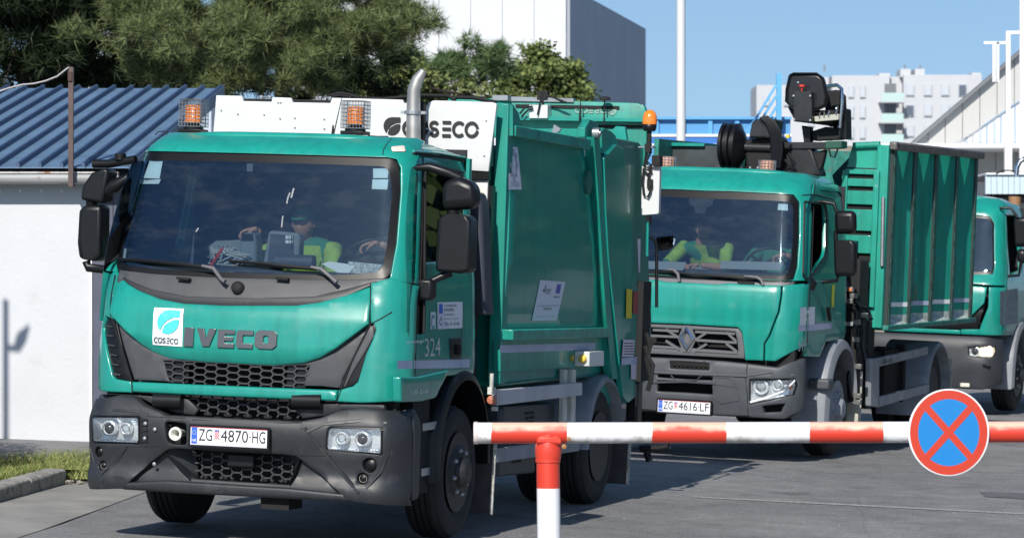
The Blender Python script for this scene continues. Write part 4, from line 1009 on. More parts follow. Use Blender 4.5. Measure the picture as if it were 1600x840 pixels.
# chassis and underside
m_ = MB()
for sg in (-1, 1): m_.bb(sg * .42, sg * .50, .3, 6.4, .62, .86)
m_.obj('chassis_rail', DARK, K1)
MB().tube([(-.95, VW, R_), (.95, VW, R_)], .06, 8).obj('front_axle', DARK, K1); MB().tube([(-.9, VW + 3.67, R_), (.9, VW + 3.67, R_)], .12, 10).obj('rear_axle', DARK, K1)
MB().bb(-.4, .4, .7, 1.9, .55, 1.2).obj('engine', DARK, K1, bevel=.05)
MB().bb(-.95, .95, 1.9, 2.15, .6, 2.4).obj('gearbox_housing', DARK, K1)

# --- body
ub = 1.10
def sb(pts, u=ub): return T1.SP(pts, u)
def bs(u): return lambda v, w, o=0: (u + o, v, w)
SP = mat('shaded_teal', (.010, .33, .25))
MB().bb(-1.06, 1.05, 2.42, 5.9, 1.0, 2.72).obj('hopper_body', TEAL, K1, bevel=.04)
# front post
MB().prism([T1.F(776, 160, 2.26), T1.F(795, 162, 2.26), T1.F(781, 600, 2.26), T1.F(761, 600, 2.26)], lambda a, b, d: (a, 2.26 + d, b), 0, .14).obj('front_post', TEALOLD, K1, bevel=.008)
c_ = T1.F(770, 200, 2.2)[0]
m_ = MB()
for y0, y1 in ((170, 260), (290, 470)):
    a, b = T1.F(766, y0, 2.15), T1.F(769, y1, 2.15); m_.bb(a[0] - .012, a[0] + .02, 2.12, 2.2, b[1], a[1])
m_.obj('post_bracket', BLK, K1)
# side wall: curved pressed sheet
pw = sb([(797, 212), (916, 232), (936, 512), (783, 514)])
def curve_side(v, w, o=0):
    k = (v - 2.4) / 3.3; return (1.075 + .03 * sin(pi * max(0, min(1, (w - 1.3) / 1.5))) - .10 * max(0, min(1, (k - .72) / .28)) ** 2 + o, v, w)
panel('side_wall', sb([(797, 205), (912, 225), (936, 516), (783, 516)], 1.08), curve_side, TEAL, K1, .02, .003, .12, smooth=60)
tr = sb([(800, 196), (918, 218), (917, 234), (800, 213)]); MB().prism(tr, lambda a, b, d: (1.04 + d, a, b), 0, .09).obj('top_rail', TEALDULL, K1, bevel=.006)
m_ = MB(); m_.prism(sb([(797, 164), (806, 176), (811, 196), (812, 214), (797, 212)]), lambda a, b, d: (1.08 + d, a, b), 0, .04); m_.obj('top_gusset', TEALDULL, K1)
a = sb([(785, 514), (938, 511), (938, 526), (785, 531)]); MB().prism(a, lambda v, w, d: (1.07 + d, v, w), 0, .11).obj('lower_rail', TEALOLD, K1, bevel=.008)
a = sb([(782, 532), (940, 527), (943, 570), (782, 580)]); MB().prism(a, lambda v, w, d: (1.05 + d, v, w), 0, .05).obj('sill_panel', TEALOLD, K1)
a = sb([(781, 539), (930, 535), (930, 546), (781, 551)], 1.102); m_ = MB(); m_.add([(1.103, *p) for p in a], [[0, 1, 2, 3]]); m_.obj('body_stripe', STRIPE, K1)
# stickers on the side wall
def quad_sticker(name, pts, m, parent, fn, off=.004):
    P = sb(pts, 1.09); n = 4; vs = []
    for i in range(n + 1):
        for j in range(n + 1):
            s_, t_ = i / n, j / n; A = [(1 - s_) * P[0][k] + s_ * P[1][k] for k in (0, 1)]; B = [(1 - s_) * P[3][k] + s_ * P[2][k] for k in (0, 1)]
            vs.append(fn(A[0] * (1 - t_) + B[0] * t_, A[1] * (1 - t_) + B[1] * t_, off))
    return MB().add(vs, [[i * (n + 1) + j, (i + 1) * (n + 1) + j, (i + 1) * (n + 1) + j + 1, i * (n + 1) + j + 1] for i in range(n) for j in range(n)]).obj(name, m, parent)
S1_ = quad_sticker('info_sticker', [(841, 437), (881, 440), (870, 500), (831, 501)], mat('shaded_sticker', (.62, .66, .74)), K1, curve_side)
quad_sticker('flag_mark', [(868, 444), (874, 444), (872, 458), (866, 458)], mat('flag_print', (.10, .09, .42), .5), S1_, curve_side, .007)
m_ = MB()
for s_, x0, y0, x1, y1 in (('ZELENI', 850, 455, 858, 451), ('GRAD', 850, 459, 857, 456), ('ZA BOLJU BUDUCNOST', 838, 479, 872, 476), ('GRADA', 848, 484, 861, 480), ('OPERATIVNI PROGRAM 2014', 837, 495, 866, 493), ('EU', 864, 465, 872, 462)):
    p, q = sb([(x0, y0)], 1.09)[0], sb([(x1, y1)], 1.09)[0]; write(m_, s_, curve_side, p[0], q[0], p[1], q[1], .008)
p = [sb([q], 1.09)[0] for q in ((846, 452), (848, 456), (850, 445))]; stroke(m_, p, .012, curve_side, .008)
m_.obj('info_lettering', BLKP, S1_)
S2_ = quad_sticker('gear_sticker', [(796, 229), (810, 230), (813, 296), (792, 296)], mat('shaded_sticker', (.62, .66, .74)), K1, curve_side)
m_ = MB(); c = sb([(802, 258)], 1.09)[0]
stroke(m_, arc(c[0], c[1], .07, .08, 0, 360, 20), .018, curve_side, .008)
for k in range(8):
    an = k * pi / 4; stroke(m_, [(c[0] + .075 * cos(an), c[1] + .085 * sin(an)), (c[0] + .10 * cos(an), c[1] + .115 * sin(an))], .03, curve_side, .008)
p, q = sb([(795, 292)], 1.09)[0], sb([(809, 284)], 1.09)[0]; write(m_, '24 SATA', curve_side, p[0], q[0], p[1], q[1], .008)
m_.obj('gear_mark', mat('grey_print', (.30, .34, .42), .5), S2_)
# rear post (slanting, its face catches the sun) and tailgate
def FS(px, py, u): v, w = T1.S(px, py, u); return (u, v, w)
lit_l = [(914, 214), (914, 240), (916, 300), (922, 380), (927, 450), (938, 560), (945, 590)]; lit_r = [(928, 214), (931, 250), (936, 320), (941, 400), (946, 480), (953, 560), (957, 592)]
m_ = MB(); vs = []
for (l_, r_) in zip(lit_l, lit_r):
    a = FS(*r_, 1.14); b = T1.F(*l_, a[1]); vs += [(b[0], a[1], b[1]), a, (1.14, a[1] + .16, a[2]), (b[0], a[1] + .16, b[1])]
n = len(lit_l); m_.add(vs, [[i * 4 + k, i * 4 + (k + 1) % 4, i * 4 + 4 + (k + 1) % 4, i * 4 + 4 + k] for i in range(n - 1) for k in range(4)] + [[0, 1, 2, 3], [(n - 1) * 4 + k for k in range(4)]])
m_.obj('rear_post', TEALOLD, K1)
tg = T1.SP([(946, 247), (965, 226), (976, 232), (983, 300), (990, 370), (996, 430), (1003, 500), (1006, 560), (1004, 595), (996, 618), (984, 629), (976, 620), (965, 520), (953, 400), (949, 330)], 1.16)
MB().prism(tg, lambda v, w, d: (1.10 + d, v, w), 0, .05).obj('tailgate_side_plate', TEAL, K1, bevel=.005)
tg2 = T1.SP([(932, 213), (962, 215), (1000, 222), (1008, 232), (1010, 320), (1016, 420), (1020, 500), (1018, 590), (1005, 600), (960, 560), (940, 300)], 1.09)
MB().prism(tg2, lambda v, w, d: (1.02 + d, v, w), 0, .06).obj('tailgate_shell', mat('tailgate_green', (.05, .20, .17), .4, coat=.3), K1, bevel=.01)
tv0 = T1.S(950, 400, 1.1)[0]; tv1 = T1.S(1014, 400, 1.1)[0]
MB().bb(-1.04, 1.04, tv0 + .1, tv1 - .05, .75, 2.66).obj('tailgate', TEALOLD, K1, bevel=.05)
m_ = MB(); m_.prism(T1.SP([(940, 205), (944, 200), (955, 205), (962, 212), (966, 226), (950, 240), (941, 240)], 1.12), lambda v, w, d: (1.06 + d, v, w), 0, .06); m_.prism(T1.SP([(918, 200), (926, 187), (936, 190), (940, 200), (936, 214), (918, 214)], 1.1), lambda v, w, d: (1.02 + d, v, w), 0, .06)
m_.obj('hinge_bracket', TEALDULL, K1, bevel=.004)
m_ = MB(); a = FS(937, 208, 1.16); m_.lathe([(.04, 0), (.04, .05), (.02, .05), (.02, .06), (0, .06)], (a[0] - .05, a[1], a[2]), (1, 0, 0), 14); a = FS(917, 285, 1.1); m_.obj('hinge_pin', STEEL, K1)
a = FS(915, 285, 1.09); MB().lathe([(.09, -.03), (.09, .03), (.06, .035), (0, .035)], a, (1, 0, 0), 20).obj('pivot_boss', mat('dark_teal', (.008, .12, .09), .5), K1, smooth=40)
m_ = MB()
for pts in ([(979, 451), (988, 452), (987, 497), (978, 497)],): m_.add([(1.162, *p) for p in T1.SP(pts, 1.162)], [[0, 1, 2, 3]])
m_.obj('warning_sticker', mat('yellow_print', (.60, .50, .03), .5), K1)
m_ = MB(); m_.add([(1.162, *p) for p in T1.SP([(990, 455), (997, 455), (996, 490), (989, 490)], 1.162)], [[0, 1, 2, 3]]); m_.obj('warning_sticker', mat('dull_red_print', (.30, .06, .06), .5), K1)
m_ = MB()
for pts in ([(974, 530), (992, 531), (990, 557), (972, 557)], [(986, 568), (1004, 568), (1004, 592), (986, 592)], [(996, 373), (1001, 373), (1000, 425), (998, 425)]): m_.add([(1.163, *p) for p in T1.SP(pts, 1.163)], [[0, 1, 2, 3]])
m_.obj('notice_sticker', mat('pink_white_print', (.60, .55, .64), .5), K1)
m_ = MB()
for k in range(5):
    p, q = T1.SP([(975, 536 + k * 4.2), (990, 536 + k * 4.2)], 1.164); stroke(m_, [p, q], .006, lambda a, b, o=0: (1.1645, a, b))
m_.obj('notice_line', BLKP, K1)
a = T1.SP([(971, 559), (1006, 556), (1006, 567), (971, 570)], 1.164); MB().add([(1.1645, *p) for p in a], [[0, 1, 2, 3]]).obj('tailgate_stripe', STRIPE, K1)
# rear cross beam with cut-out letters seen from behind
vr = 6.05
def fr_(x, y): return T1.F(x, y, vr)
def cutf(a, b, o=0): return (a, vr - o, b)
outb = [fr_(*p) for p in ((700, 215), (700, 152), (776, 154), (900, 158), (995, 161), (1006, 165), (1010, 175), (1010, 262), (940, 262), (940, 215))]
panel('rear_bulkhead', outb, cutf, TEALOLD, K1, .05, .006, .2)
m_ = MB(); m_.prism([fr_(806, 163), fr_(968, 166), fr_(968, 171), fr_(806, 168)], lambda a, b, d: (a, vr - d, b), .0, .012); m_.prism([fr_(935, 195), fr_(1008, 196), fr_(1008, 200), fr_(935, 201)], lambda a, b, d: (a, vr - d, b), 0, .012); m_.obj('beam_slot', DARK, K1)
m_ = MB(); m_.prism([fr_(806, 182), fr_(1010, 186), fr_(1010, 191), fr_(806, 188)], lambda a, b, d: (a, vr - d, b), 0, .09); m_.obj('beam_flange', TEAL, K1)
a, b = fr_(958, 178), fr_(899, 168); m_ = MB(); coseco(m_, cutf, a[0], b[0], a[1], b[1], .012, .008); m_.obj('cut_out_letter', mat('rusty_cutout', (.22, .36, .30), .6), K1)
a = fr_(957, 173); leaf(m_ := MB(), lambda x, y, o=0: (x, vr - .008, y), a[0], a[1], .075, 0, .1, -1); m_.obj('leaf_mark', mat('rusty_cutout', (.22, .36, .30)), K1)
m_ = MB(); m_.prism([fr_(833, 165), fr_(862, 165), fr_(862, 186), fr_(833, 186)], lambda a, b, d: (a, vr - d, b), 0, .12); m_.obj('junction_box', WHT, K1, bevel=.006)
m_ = MB(); a = fr_(773, 152)
m_.prism([fr_(776, 150), fr_(800, 150), fr_(800, 158), fr_(776, 158)], lambda a, b, d: (a, vr - d, b), 0, .12); m_.prism([fr_(793, 151), fr_(897, 154), fr_(897, 160), fr_(793, 158)], lambda a, b, d: (a, vr + .06 - d, b), 0, .08); m_.obj('beam_cap', GREYM, K1)
def cable(name, lists, v, r, m, par=K1, fr=T1):
    mb = MB()
    for pts in lists: mb.tube([(fr.F(x, y, v)[0], v, fr.F(x, y, v)[1]) for x, y in pts], r, 6, False)
    return mb.obj(name, m, par, smooth=60)
cable('cable', [[(812, 178), (820, 168), (832, 166)], [(815, 182), (825, 172), (833, 170)], [(848, 145), (843, 165), (840, 180)], [(846, 160), (855, 150), (866, 153), (880, 158)], [(868, 154), (876, 158), (885, 160)]], vr - .14, .008, DARK)
m_ = MB()
for px, py in ((849, 149),): a = fr_(px, py); m_.box((a[0], vr, a[1]), (.09, .06, .07)); m_.tube([(a[0], vr, a[1]), (a[0], vr, a[1] - .1)], .012, 6)
a = fr_(950, 157); m_.lathe([(.0, .03), (.045, .02), (.05, 0), (0, -.005)], (a[0], vr - .1, a[1]), (0, 0, 1), 14); m_.tube([(a[0], vr - .1, a[1]), (a[0] + .0, vr - .1, a[1] - .2)], .006, 5)
a = fr_(912, 170); m_.lathe([(.012, -.1), (.008, .0), (.003, .06), (0, .06)], (a[0], vr - .1, a[1]), n=6)
m_.obj('roof_camera', DARK, K1)
m_ = MB(); a = fr_(895, 203); m_.prism([fr_(886, 212), fr_(889, 198), fr_(900, 205), fr_(895, 210)], lambda a, b, d: (a, vr - .4 - d, b), 0, .04); m_.obj('small_bracket', GREYM, K1)
m_ = MB(); m_.prism([T1.F(957, 220, 5.6), T1.F(955, 205, 5.6), T1.F(962, 197, 5.6), T1.F(976, 198, 5.6), T1.F(980, 222, 5.6)], lambda a, b, d: (a, 5.6 + d, b), 0, .06); m_.obj('hinge_ear', TEAL, K1, bevel=.006)
# control box and beacon at the rear corner
vc = T1.S(1016, 280, 1.2)[0]
def fc(x, y): return T1.F(x, y, vc)
MB().prism(roundpoly([fc(1003, 258), fc(1031, 258), fc(1029, 334), fc(1002, 336)], .02), lambda a, b, d: (a, vc + d, b), 0, .06).obj('control_box', WHT, K1, bevel=.006)
MB().prism([fc(999, 229), fc(1022, 229), fc(1022, 231), fc(999, 231)], lambda a, b, d: (a, vc + d, b), -.04, .06).obj('beacon_bracket', GREYM, K1)
m_ = MB(); a = fc(1014, 228); m_.tube([(a[0], vc, a[1] - .05), (a[0], vc, a[1] + .14)], [.022, .018], 10); m_.prism([fc(1021, 243), fc(1034, 243), fc(1034, 260), fc(1021, 259)], lambda a, b, d: (a, vc + d, b), -.06, .04); m_.prism([fc(1010, 225), fc(1019, 225), fc(1019, 240), fc(1010, 240)], lambda a, b, d: (a, vc + d, b), -.06, .0); m_.prism([fc(1012, 280), fc(1021, 280), fc(1021, 295), fc(1012, 295)], lambda a, b, d: (a, vc + d, b), -.03, .0); m_.obj('beacon_mount', DARK, K1, bevel=.006)
BC = MB().lathe([(.045, .0), (.055, .02), (.058, .05), (.05, .06)], (a[0], vc, fc(1014, 205)[1]), n=20).obj('beacon', BLK, K1, smooth=50)
MB().lathe([(.058, .055), (.06, .075), (.056, .12), (.045, .15), (.02, .17), (0, .173)], (a[0], vc, fc(1014, 205)[1]), n=20).obj('lens', AMB, BC, smooth=50)
cable('cable', [[(1010, 240), (1006, 260), (1014, 262), (1018, 268), (1012, 272), (1006, 266)], [(1006, 262), (1004, 285), (1006, 305), (1012, 308), (1016, 300), (1017, 290)], [(1016, 240), (1010, 252), (1018, 258), (1013, 280)]], vc - .03, .010, DARK)
cable('grab_handle', [[(1016, 370), (1022, 374), (1026, 385), (1026, 400), (1026, 480)]], vc + .1, .014, BLK)
cable('grab_handle', [[(1012, 345), (1011, 400)]], vc + .1, .012, TEAL)
MB().bb(1.05, 1.2, vc - .1, vc + .15, .95, 1.75).obj('ladder_panel', DARK, K1)
cable('hose', [[(1010, 520), (1016, 540), (1010, 560), (1018, 590), (1012, 610)], [(1008, 540), (1014, 560), (1020, 570), (1016, 600)]], vc - .05, .02, DARK)
MB().box((1.12, vc + .02, .78), (.1, .16, .45)).obj('tail_lamp_housing', BLK, K1, bevel=.02)
MB().box((1.13, vc - .07, .85), (.03, .02, .07)).obj('tail_lamp', RED, K1)
# lamp on the sill, stands, side guard, tanks
m_ = MB(); a = T1.SP([(917, 549), (940, 548), (940, 571), (917, 572)], 1.20); m_.prism(a, lambda v, w, d: (1.10 + d, v, w), 0, .12); m_.obj('lamp_guard', WHT, K1, bevel=.006)
a = FS(911, 560, 1.17); MB().lathe([(.030, -.01), (.030, .02), (.02, .035), (0, .04)], a, (0, -1, 0), 14).obj('side_lamp', mat('yellow_lens', (.85, .62, .08), .3), K1, smooth=50)
a = FS(893, 559, 1.105); MB().lathe([(.028, 0), (.026, .02), (0, .022)], (a[0] - .005, a[1], a[2]), (1, 0, 0), 14).obj('side_lamp', mat('dim_yellow_lens', (.40, .32, .06), .3), K1, smooth=50)
a = T1.SP([(777, 609), (910, 597), (910, 617), (777, 633)], 1.16); MB().prism(a, lambda v, w, d: (1.12 + d, v, w), 0, .04).obj('side_guard_bar', mat('side_guard_paint', (.45, .46, .50), .5, noise=(4, .1), dirt=((.25, .25, .25), 8, .58, .2)), K1, bevel=.004)
a = T1.SP([(777, 700), (905, 686), (905, 704), (777, 722)], 1.14); MB().prism(a, lambda v, w, d: (1.10 + d, v, w), 0, .04).obj('side_guard_bar', GREYM, K1, bevel=.004)
m_ = MB()
for x in (879, 892):
    a = T1.SP([(x + 2, 577), (x + 8, 577), (x + 7, 658), (x, 659)], 1.10); m_.prism(a, lambda v, w, d: (1.07 + d, v, w), 0, .03)
m_.obj('guard_upright', mat('pale_steel', (.55, .56, .52), .5, noise=(8, .2)), K1)
m_ = MB(); a = FS(769, 625, 1.15); m_.lathe([(.035, 0), (.03, .03), (0, .04)], a, (0, -1, .2), 12); m_.obj('marker_reflector', mat('worn_orange', (.45, .16, .10), .5), K1)
m_ = MB(); a = FS(768, 610, 1.15); m_.tube([a, (a[0], a[1], a[2] + .12)], .015, 6); m_.box((a[0], a[1], a[2]), (.05, .03, .05)); a = FS(773, 638, 1.15); m_.box(a, (.04, .03, .03)); m_.obj('marker_stalk', mat('pale_steel', (.55, .56, .52)), K1)
tb = mat('tank_plastic', (.045, .05, .06), .5, noise=(6, .2))
for y0, y1, x0, x1 in ((632, 690, 785, 868), (668, 745, 778, 838)):
    a = T1.SP([(x0, y0 + 2), (x1, y0 - 3), (x1, y1 - 6), (x0, y1)], 1.02); TK = MB().prism(a, lambda v, w, d: (.6 + d, v, w), 0, .42).obj('silencer_box', tb, K1, bevel=.04, seg=3)
    h = MB(); cv = sum(p[0] for p in a) / 4; cw = sum(p[1] for p in a) / 4
    for i in range(5):
        for j in range(5): h.box((1.021, cv - .12 + i * .05 + (j % 2) * .02, cw - .07 + j * .035), (.003, .034, .02))
    h.obj('vent_hole', DARK, TK)
cable('rear_hitch', [[(1000, 700), (1030, 700), (1045, 697)], [(1010, 705), (1015, 720)]], 6.3, .03, DARK)
m_ = MB(); m_.bb(-.9, 1.0, 6.2, 6.5, .42, .56); m_.obj('rear_underrun_bar', GREYM, K1, bevel=.01)
# --- people and loose things in cab 1
T1M = T1.M
u_, w_ = T1.F(470, 345, .98)
person('passenger in truck cab wearing hi-vis vest and green cap, hand on the console', T1M, (u_ + .02, 1.2, 1.5), (u_ + .02, 1.12, 1.92), (u_, 1.08, 2.02), (u_, 1.04, w_ - .02),
       [((u_ - .2, 1.08, 1.93), (u_ - .38, .95, 1.86), (T1.F(405, 358, .74)[0], .74, T1.F(405, 358, .74)[1]), (-1, -.2, -.1)), ((u_ + .2, 1.08, 1.93), (u_ + .28, .9, 1.72), (u_ + .12, .72, 1.72), (-1, -.5, -.3))], cap=GREENF)
u2, w2 = T1.F(585, 384, .72)
person('driver of the front refuse truck with one hand on the steering wheel', T1M, (.66, 1.25, 1.5), (.68, 1.22, 1.95), (.68, 1.18, 2.08), (.68, 1.14, 2.24),
       [((.86, 1.16, 1.96), (.90, .98, 1.82), (u2 + .06, .66, w2 + .02), (-1, -.15, -.1)), ((.48, 1.16, 1.96), (.40, .95, 1.7), (.45, .75, 1.75), (.3, -1, 0))], vest=False, shirt=mat('dark_shirt', (.03, .05, .05), .8))
# equipment stack on the dashboard
bq = mat('dash_device', (.20, .23, .25), .5); bd_ = mat('dash_device_dark', (.06, .07, .09), .5)
E0 = thing('dash_equipment', 'stack of radio boxes and loose wires on the dashboard behind windscreen', 'radio', T1M)
vd = .50
def fd(x, y, v=None): return T1.F(x, y, vd if v is None else v)
m_ = MB(); m_.prism([fd(326, 384), fd(337, 376), fd(390, 374), fd(392, 396), (fd(390, 404)), fd(328, 404)], lambda a, b, d: (a, vd + d, b), 0, .12); m_.obj('radio_box', bq, E0, bevel=.008)
m_ = MB(); m_.prism([fd(376, 415), fd(377, 372), fd(383, 363), fd(400, 363), fd(403, 375), fd(404, 415)], lambda a, b, d: (a, vd - .04 + d, b), 0, .14); m_.obj('camera_box', bq, E0, bevel=.02)
m_ = MB(); m_.prism([fd(380, 376), fd(383, 365), fd(398, 365), fd(400, 376)], lambda a, b, d: (a, vd - .045 + d, b), 0, .01); m_.obj('camera_opening', DARK, E0)
m_ = MB(); m_.prism([fd(410, 412), fd(419, 362), fd(424, 360), fd(466, 364), fd(468, 370), fd(467, 412)], lambda a, b, d: (a, vd + d, b), 0, .10); sc_ = m_.obj('display_case', bq, E0, bevel=.015)
m_ = MB(); m_.prism([fd(418, 410), fd(423, 365), fd(459, 368), fd(460, 408)], lambda a, b, d: (a, vd - .005 + d, b), 0, .01); m_.obj('screen', bd_, E0)
m_ = MB()
for i in range(2):
    for j in range(2): m_.prism([fd(447 + i * 6, 368 + j * 7), fd(452 + i * 6, 368 + j * 7), fd(452 + i * 6, 373 + j * 7), fd(447 + i * 6, 373 + j * 7)], lambda a, b, d: (a, vd - .012 + d, b), 0, .004)
m_.obj('screen_label', PAPER, E0)
m_ = MB(); m_.tube([(fd(436, 408)[0], vd - .04, fd(436, 408)[1]), (fd(494, 408)[0], vd - .04, fd(494, 410)[1])], .05, 14); m_.obj('ventilator', bd_, E0, smooth=50)
wr = MB(); random.seed(5)
for k in range(14):
    a = fd(332 + random.random() * 60, 385 + random.random() * 10); b = fd(335 + random.random() * 50, 408 + random.random() * 8); c = fd(330 + random.random() * 70, 398 + random.random() * 14)
    wr.tube([(a[0], vd - .02, a[1]), (c[0], vd - .08, c[1]), (b[0], vd - .05, b[1])], .0045, 5, False)
wr.obj('loose_wire', mat('pale_wire', (.5, .5, .48), .5), E0)
wr = MB(); wr.tube([(fd(350, 388)[0], vd - .03, fd(350, 388)[1]), (fd(346, 402)[0], vd - .09, fd(346, 402)[1]), (fd(338, 415)[0], vd - .1, fd(338, 415)[1])], .010, 6); wr.obj('red_wire', RED, E0)
m_ = MB(); [m_.lathe([(.007, 0), (0, .006)], (fd(342 + i * 7, 385 + j * 9)[0], vd - .002, fd(342 + i * 7, 385 + j * 9)[1]), (0, -1, 0), 6) for i in range(3) for j in range(2)]; m_.obj('connector', CHR, E0)
m_ = MB(); pp = [(507, 408), (550, 414), (541, 431), (524, 425), (497, 412)]
m_.prism([T1.F(x, y, .3) for x, y in pp], lambda a, b, d: (a, .28 + (b - 1.75) * .9 + d, b), 0, .003); o = m_.obj('paper_sheet', PAPER); o.matrix_world = T1M; tag(o, 'blank white paper sheet lying under the front truck windscreen', 'paper')
m_ = MB(); m_.prism([T1.F(x, y, .3) for x, y in ((537, 408), (591, 413), (590, 428), (545, 428))], lambda a, b, d: (a, .31 + (b - 1.75) * .6 + d, b), 0, .003); o = m_.obj('printed_document', mat('printed_paper', (.45, .47, .47), .6, noise=(60, .6))); o.matrix_world = T1M; tag(o, 'printed document under the front truck windscreen near the wheel', 'paper')
# ================================================================== truck 2: open container truck with loading crane
T2 = Frame(1.603, 32.3, .14, 20.5, .045, .012)
C2 = Cab([(.55, .04), (1.2, .0), (1.35, .01), (1.62, .04), (1.75, .10), (2.50, .34), (2.56, .38), (2.62, .46), (2.72, .72)],
         [(.55, 1.05), (1.2, 1.06), (1.7, 1.05), (2.45, .98), (2.60, .95), (2.75, .90)], D=.24, t0=.76, bul=.06, rear=1.7)
K2 = thing('container_truck', 'green crane truck with open ribbed scrap container, second in the queue', 'truck', T2.M, 'green waste collection trucks in the queue')
R2 = C2.ss(1)
def f2(pts, V=None): return T2.FP(pts, V or C2.V)
def s2(pts): return C2.SW(T2, pts)
def both(P):
    """mirror a right half, given from the top centre clockwise to the bottom centre, into a full outline"""
    return P + [(-a, b) for a, b in P[::-1] if abs(a) > 1e-4]
def zc(P): return [(0 if i in (0, len(P) - 1) else a, b) for i, (a, b) in enumerate(P)]
wo2 = both(zc(f2([(1070, 300), (1140, 302), (1200, 305), (1238, 307), (1247, 318), (1247, 370), (1244, 415), (1238, 434), (1228, 439), (1180, 438), (1120, 436), (1068, 434)])))
wi2 = both(zc(f2([(1070, 309), (1140, 311), (1200, 313), (1233, 315), (1240, 323), (1240, 370), (1237, 410), (1230, 427), (1222, 431), (1180, 430), (1120, 428), (1068, 426)])))
panel('windscreen_surround', grow_(roundpoly(wo2, .05), 1.03), lambda a, b, o=0: C2.fs(a, b, o - .018), FRIT, K2, .03, 0, .06, holes=[roundpoly(wi2, .05)])
panel('windscreen', roundpoly(wi2, .05), lambda a, b, o=0: C2.fs(a, b, o - .016), GLASS, K2, .004, 0, .06)
def U2(ws): return [(C2.u(w), w) for w in ws]
wh2 = both(zc(f2([(1070, 297), (1140, 299), (1200, 302), (1240, 304), (1250, 316), (1250, 370), (1247, 417), (1241, 437), (1230, 442), (1180, 441), (1120, 438), (1068, 437)])))
sh2 = [(0, 2.715), (.4, 2.715), (.86, 2.70)] + U2([2.66, 2.5, 2.3, 2.1, 1.9, 1.78, 1.70]) + [(.95, 1.70), (.5, 1.70), (0, 1.70)]
panel('windscreen_frame_panel', both(sh2), C2.fs, TEAL, K2, .03, .008, .07, holes=[[(a, max(b, 1.703)) for a, b in wh2]])
panel('roof', [(-.88, .70), (-.4, .66), (0, .66), (.4, .66), (.88, .70), (.97, .95), (.98, 1.3), (.97, 1.7), (-.97, 1.7), (-.98, 1.3), (-.97, .95)], roof_s(C2, 2.73, .6, 1.7, .12), TEAL, K2, .02, .03, .09)
panel('cowl', both(zc(f2([(1068, 430), (1120, 434), (1180, 437), (1236, 438), (1234, 446), (1200, 448), (1120, 447), (1068, 446)]))), lambda a, b, o=0: C2.fs(a, b, o - .02), mat('light_cowl', (.11, .115, .13), .5), K2, .02, .004, .08)
hd2 = f2([(1068, 441), (1120, 444), (1142, 442), (1160, 444), (1221, 446), (1220, 460), (1216, 487), (1202, 523), (1194, 536), (1193, 563), (1165, 562), (1163, 540), (1160, 518), (1153, 511), (1068, 506)])
panel('bonnet', both(zc(hd2)), lambda a, b, o=0: C2.fs(a, b, o + .02 + .02 * max(0, min(1, (b - 1.32) / .1))), TEAL, K2, .03, .012, .06, smooth=30)
c2 = f2([(1223, 446), (1222, 460), (1218, 487), (1204, 524), (1196, 537), (1195, 563), (1212, 564)])
panel('corner_deflector', U2([1.68, 1.6, 1.5, 1.4, 1.3, 1.2, 1.1])[::1] + c2[::-1], lambda a, b, o=0: C2.fs(a, b, o + .014), TEAL, K2, .03, .01, .05)
panel('corner_deflector', [(-a, b) for a, b in U2([1.68, 1.6, 1.5, 1.4, 1.3, 1.2, 1.1]) + c2[::-1]], lambda a, b, o=0: C2.fs(a, b, o + .014), TEAL, K2, .03, .01, .1)
# grille
G2 = mat('grey_grille', (.12, .125, .135), .45)
gf = lambda a, b, o=0: C2.fs(a, b, o - .01)
gh = both(zc(f2([(1068, 514), (1148, 518), (1151, 530), (1153, 549), (1068, 543)])))
panel('grille_frame', both(zc(f2([(1068, 507), (1152, 512), (1158, 518), (1162, 540), (1163, 560), (1068, 555)]))), gf, G2, K2, .04, .008, .07, holes=[gh])
MB().bb(-.6, .6, .16, .18, 1.02, 1.45).obj('radiator', DARK, K2)
gb = MB()
def gbar(p, q, w=.022):
    a, b = f2([p, q]); gb.bar(gf(*a, -.005), gf(*b, -.005), .03, w)
for L_ in (((1016, 524), (1058, 526)), ((1088, 531), (1151, 535)), ((1020, 541), (1060, 543)), ((1086, 547), (1152, 551)), ((1020, 515), (1060, 517)), ((1086, 518), (1148, 521)), ((1040, 514), (1060, 527)), ((1040, 532), (1062, 546)), ((1104, 519), (1086, 531)), ((1104, 537), (1084, 549)), ((1135, 519), (1150, 533)), ((1134, 536), (1151, 549))): gbar(*L_)
gb.obj('grille_bar', G2, K2)
em = T2.FV(1073, 529, C2.V)
def dia(k, h): return [(em[0], em[1] + h), (em[0] + k, em[1] + h * .05), (em[0], em[1] - h), (em[0] - k, em[1] + h * .05)]
o_ = dia(.080, .115); i_ = dia(.036, .062)
m_ = MB(); m_.add([gf(*p, .02) for p in o_] + [gf(*p, .035) for p in dia(.058, .088)] + [gf(*p, .015) for p in i_], [[k, (k + 1) % 4, 4 + (k + 1) % 4, 4 + k] for k in range(4)] + [[4 + k, 4 + (k + 1) % 4, 8 + (k + 1) % 4, 8 + k] for k in range(4)])
EM = m_.obj('diamond_badge', CHR, K2)
MB().prism(roundpoly([(em[0] - .09, em[1]), (em[0] - .035, em[1] + .125), (em[0] + .035, em[1] + .125), (em[0] + .09, em[1]), (em[0] + .035, em[1] - .125), (em[0] - .035, em[1] - .125)], .01), lambda a, b, d: gf(a, b, d), -.02, .008).obj('badge_backing', G2, EM, bevel=.004)
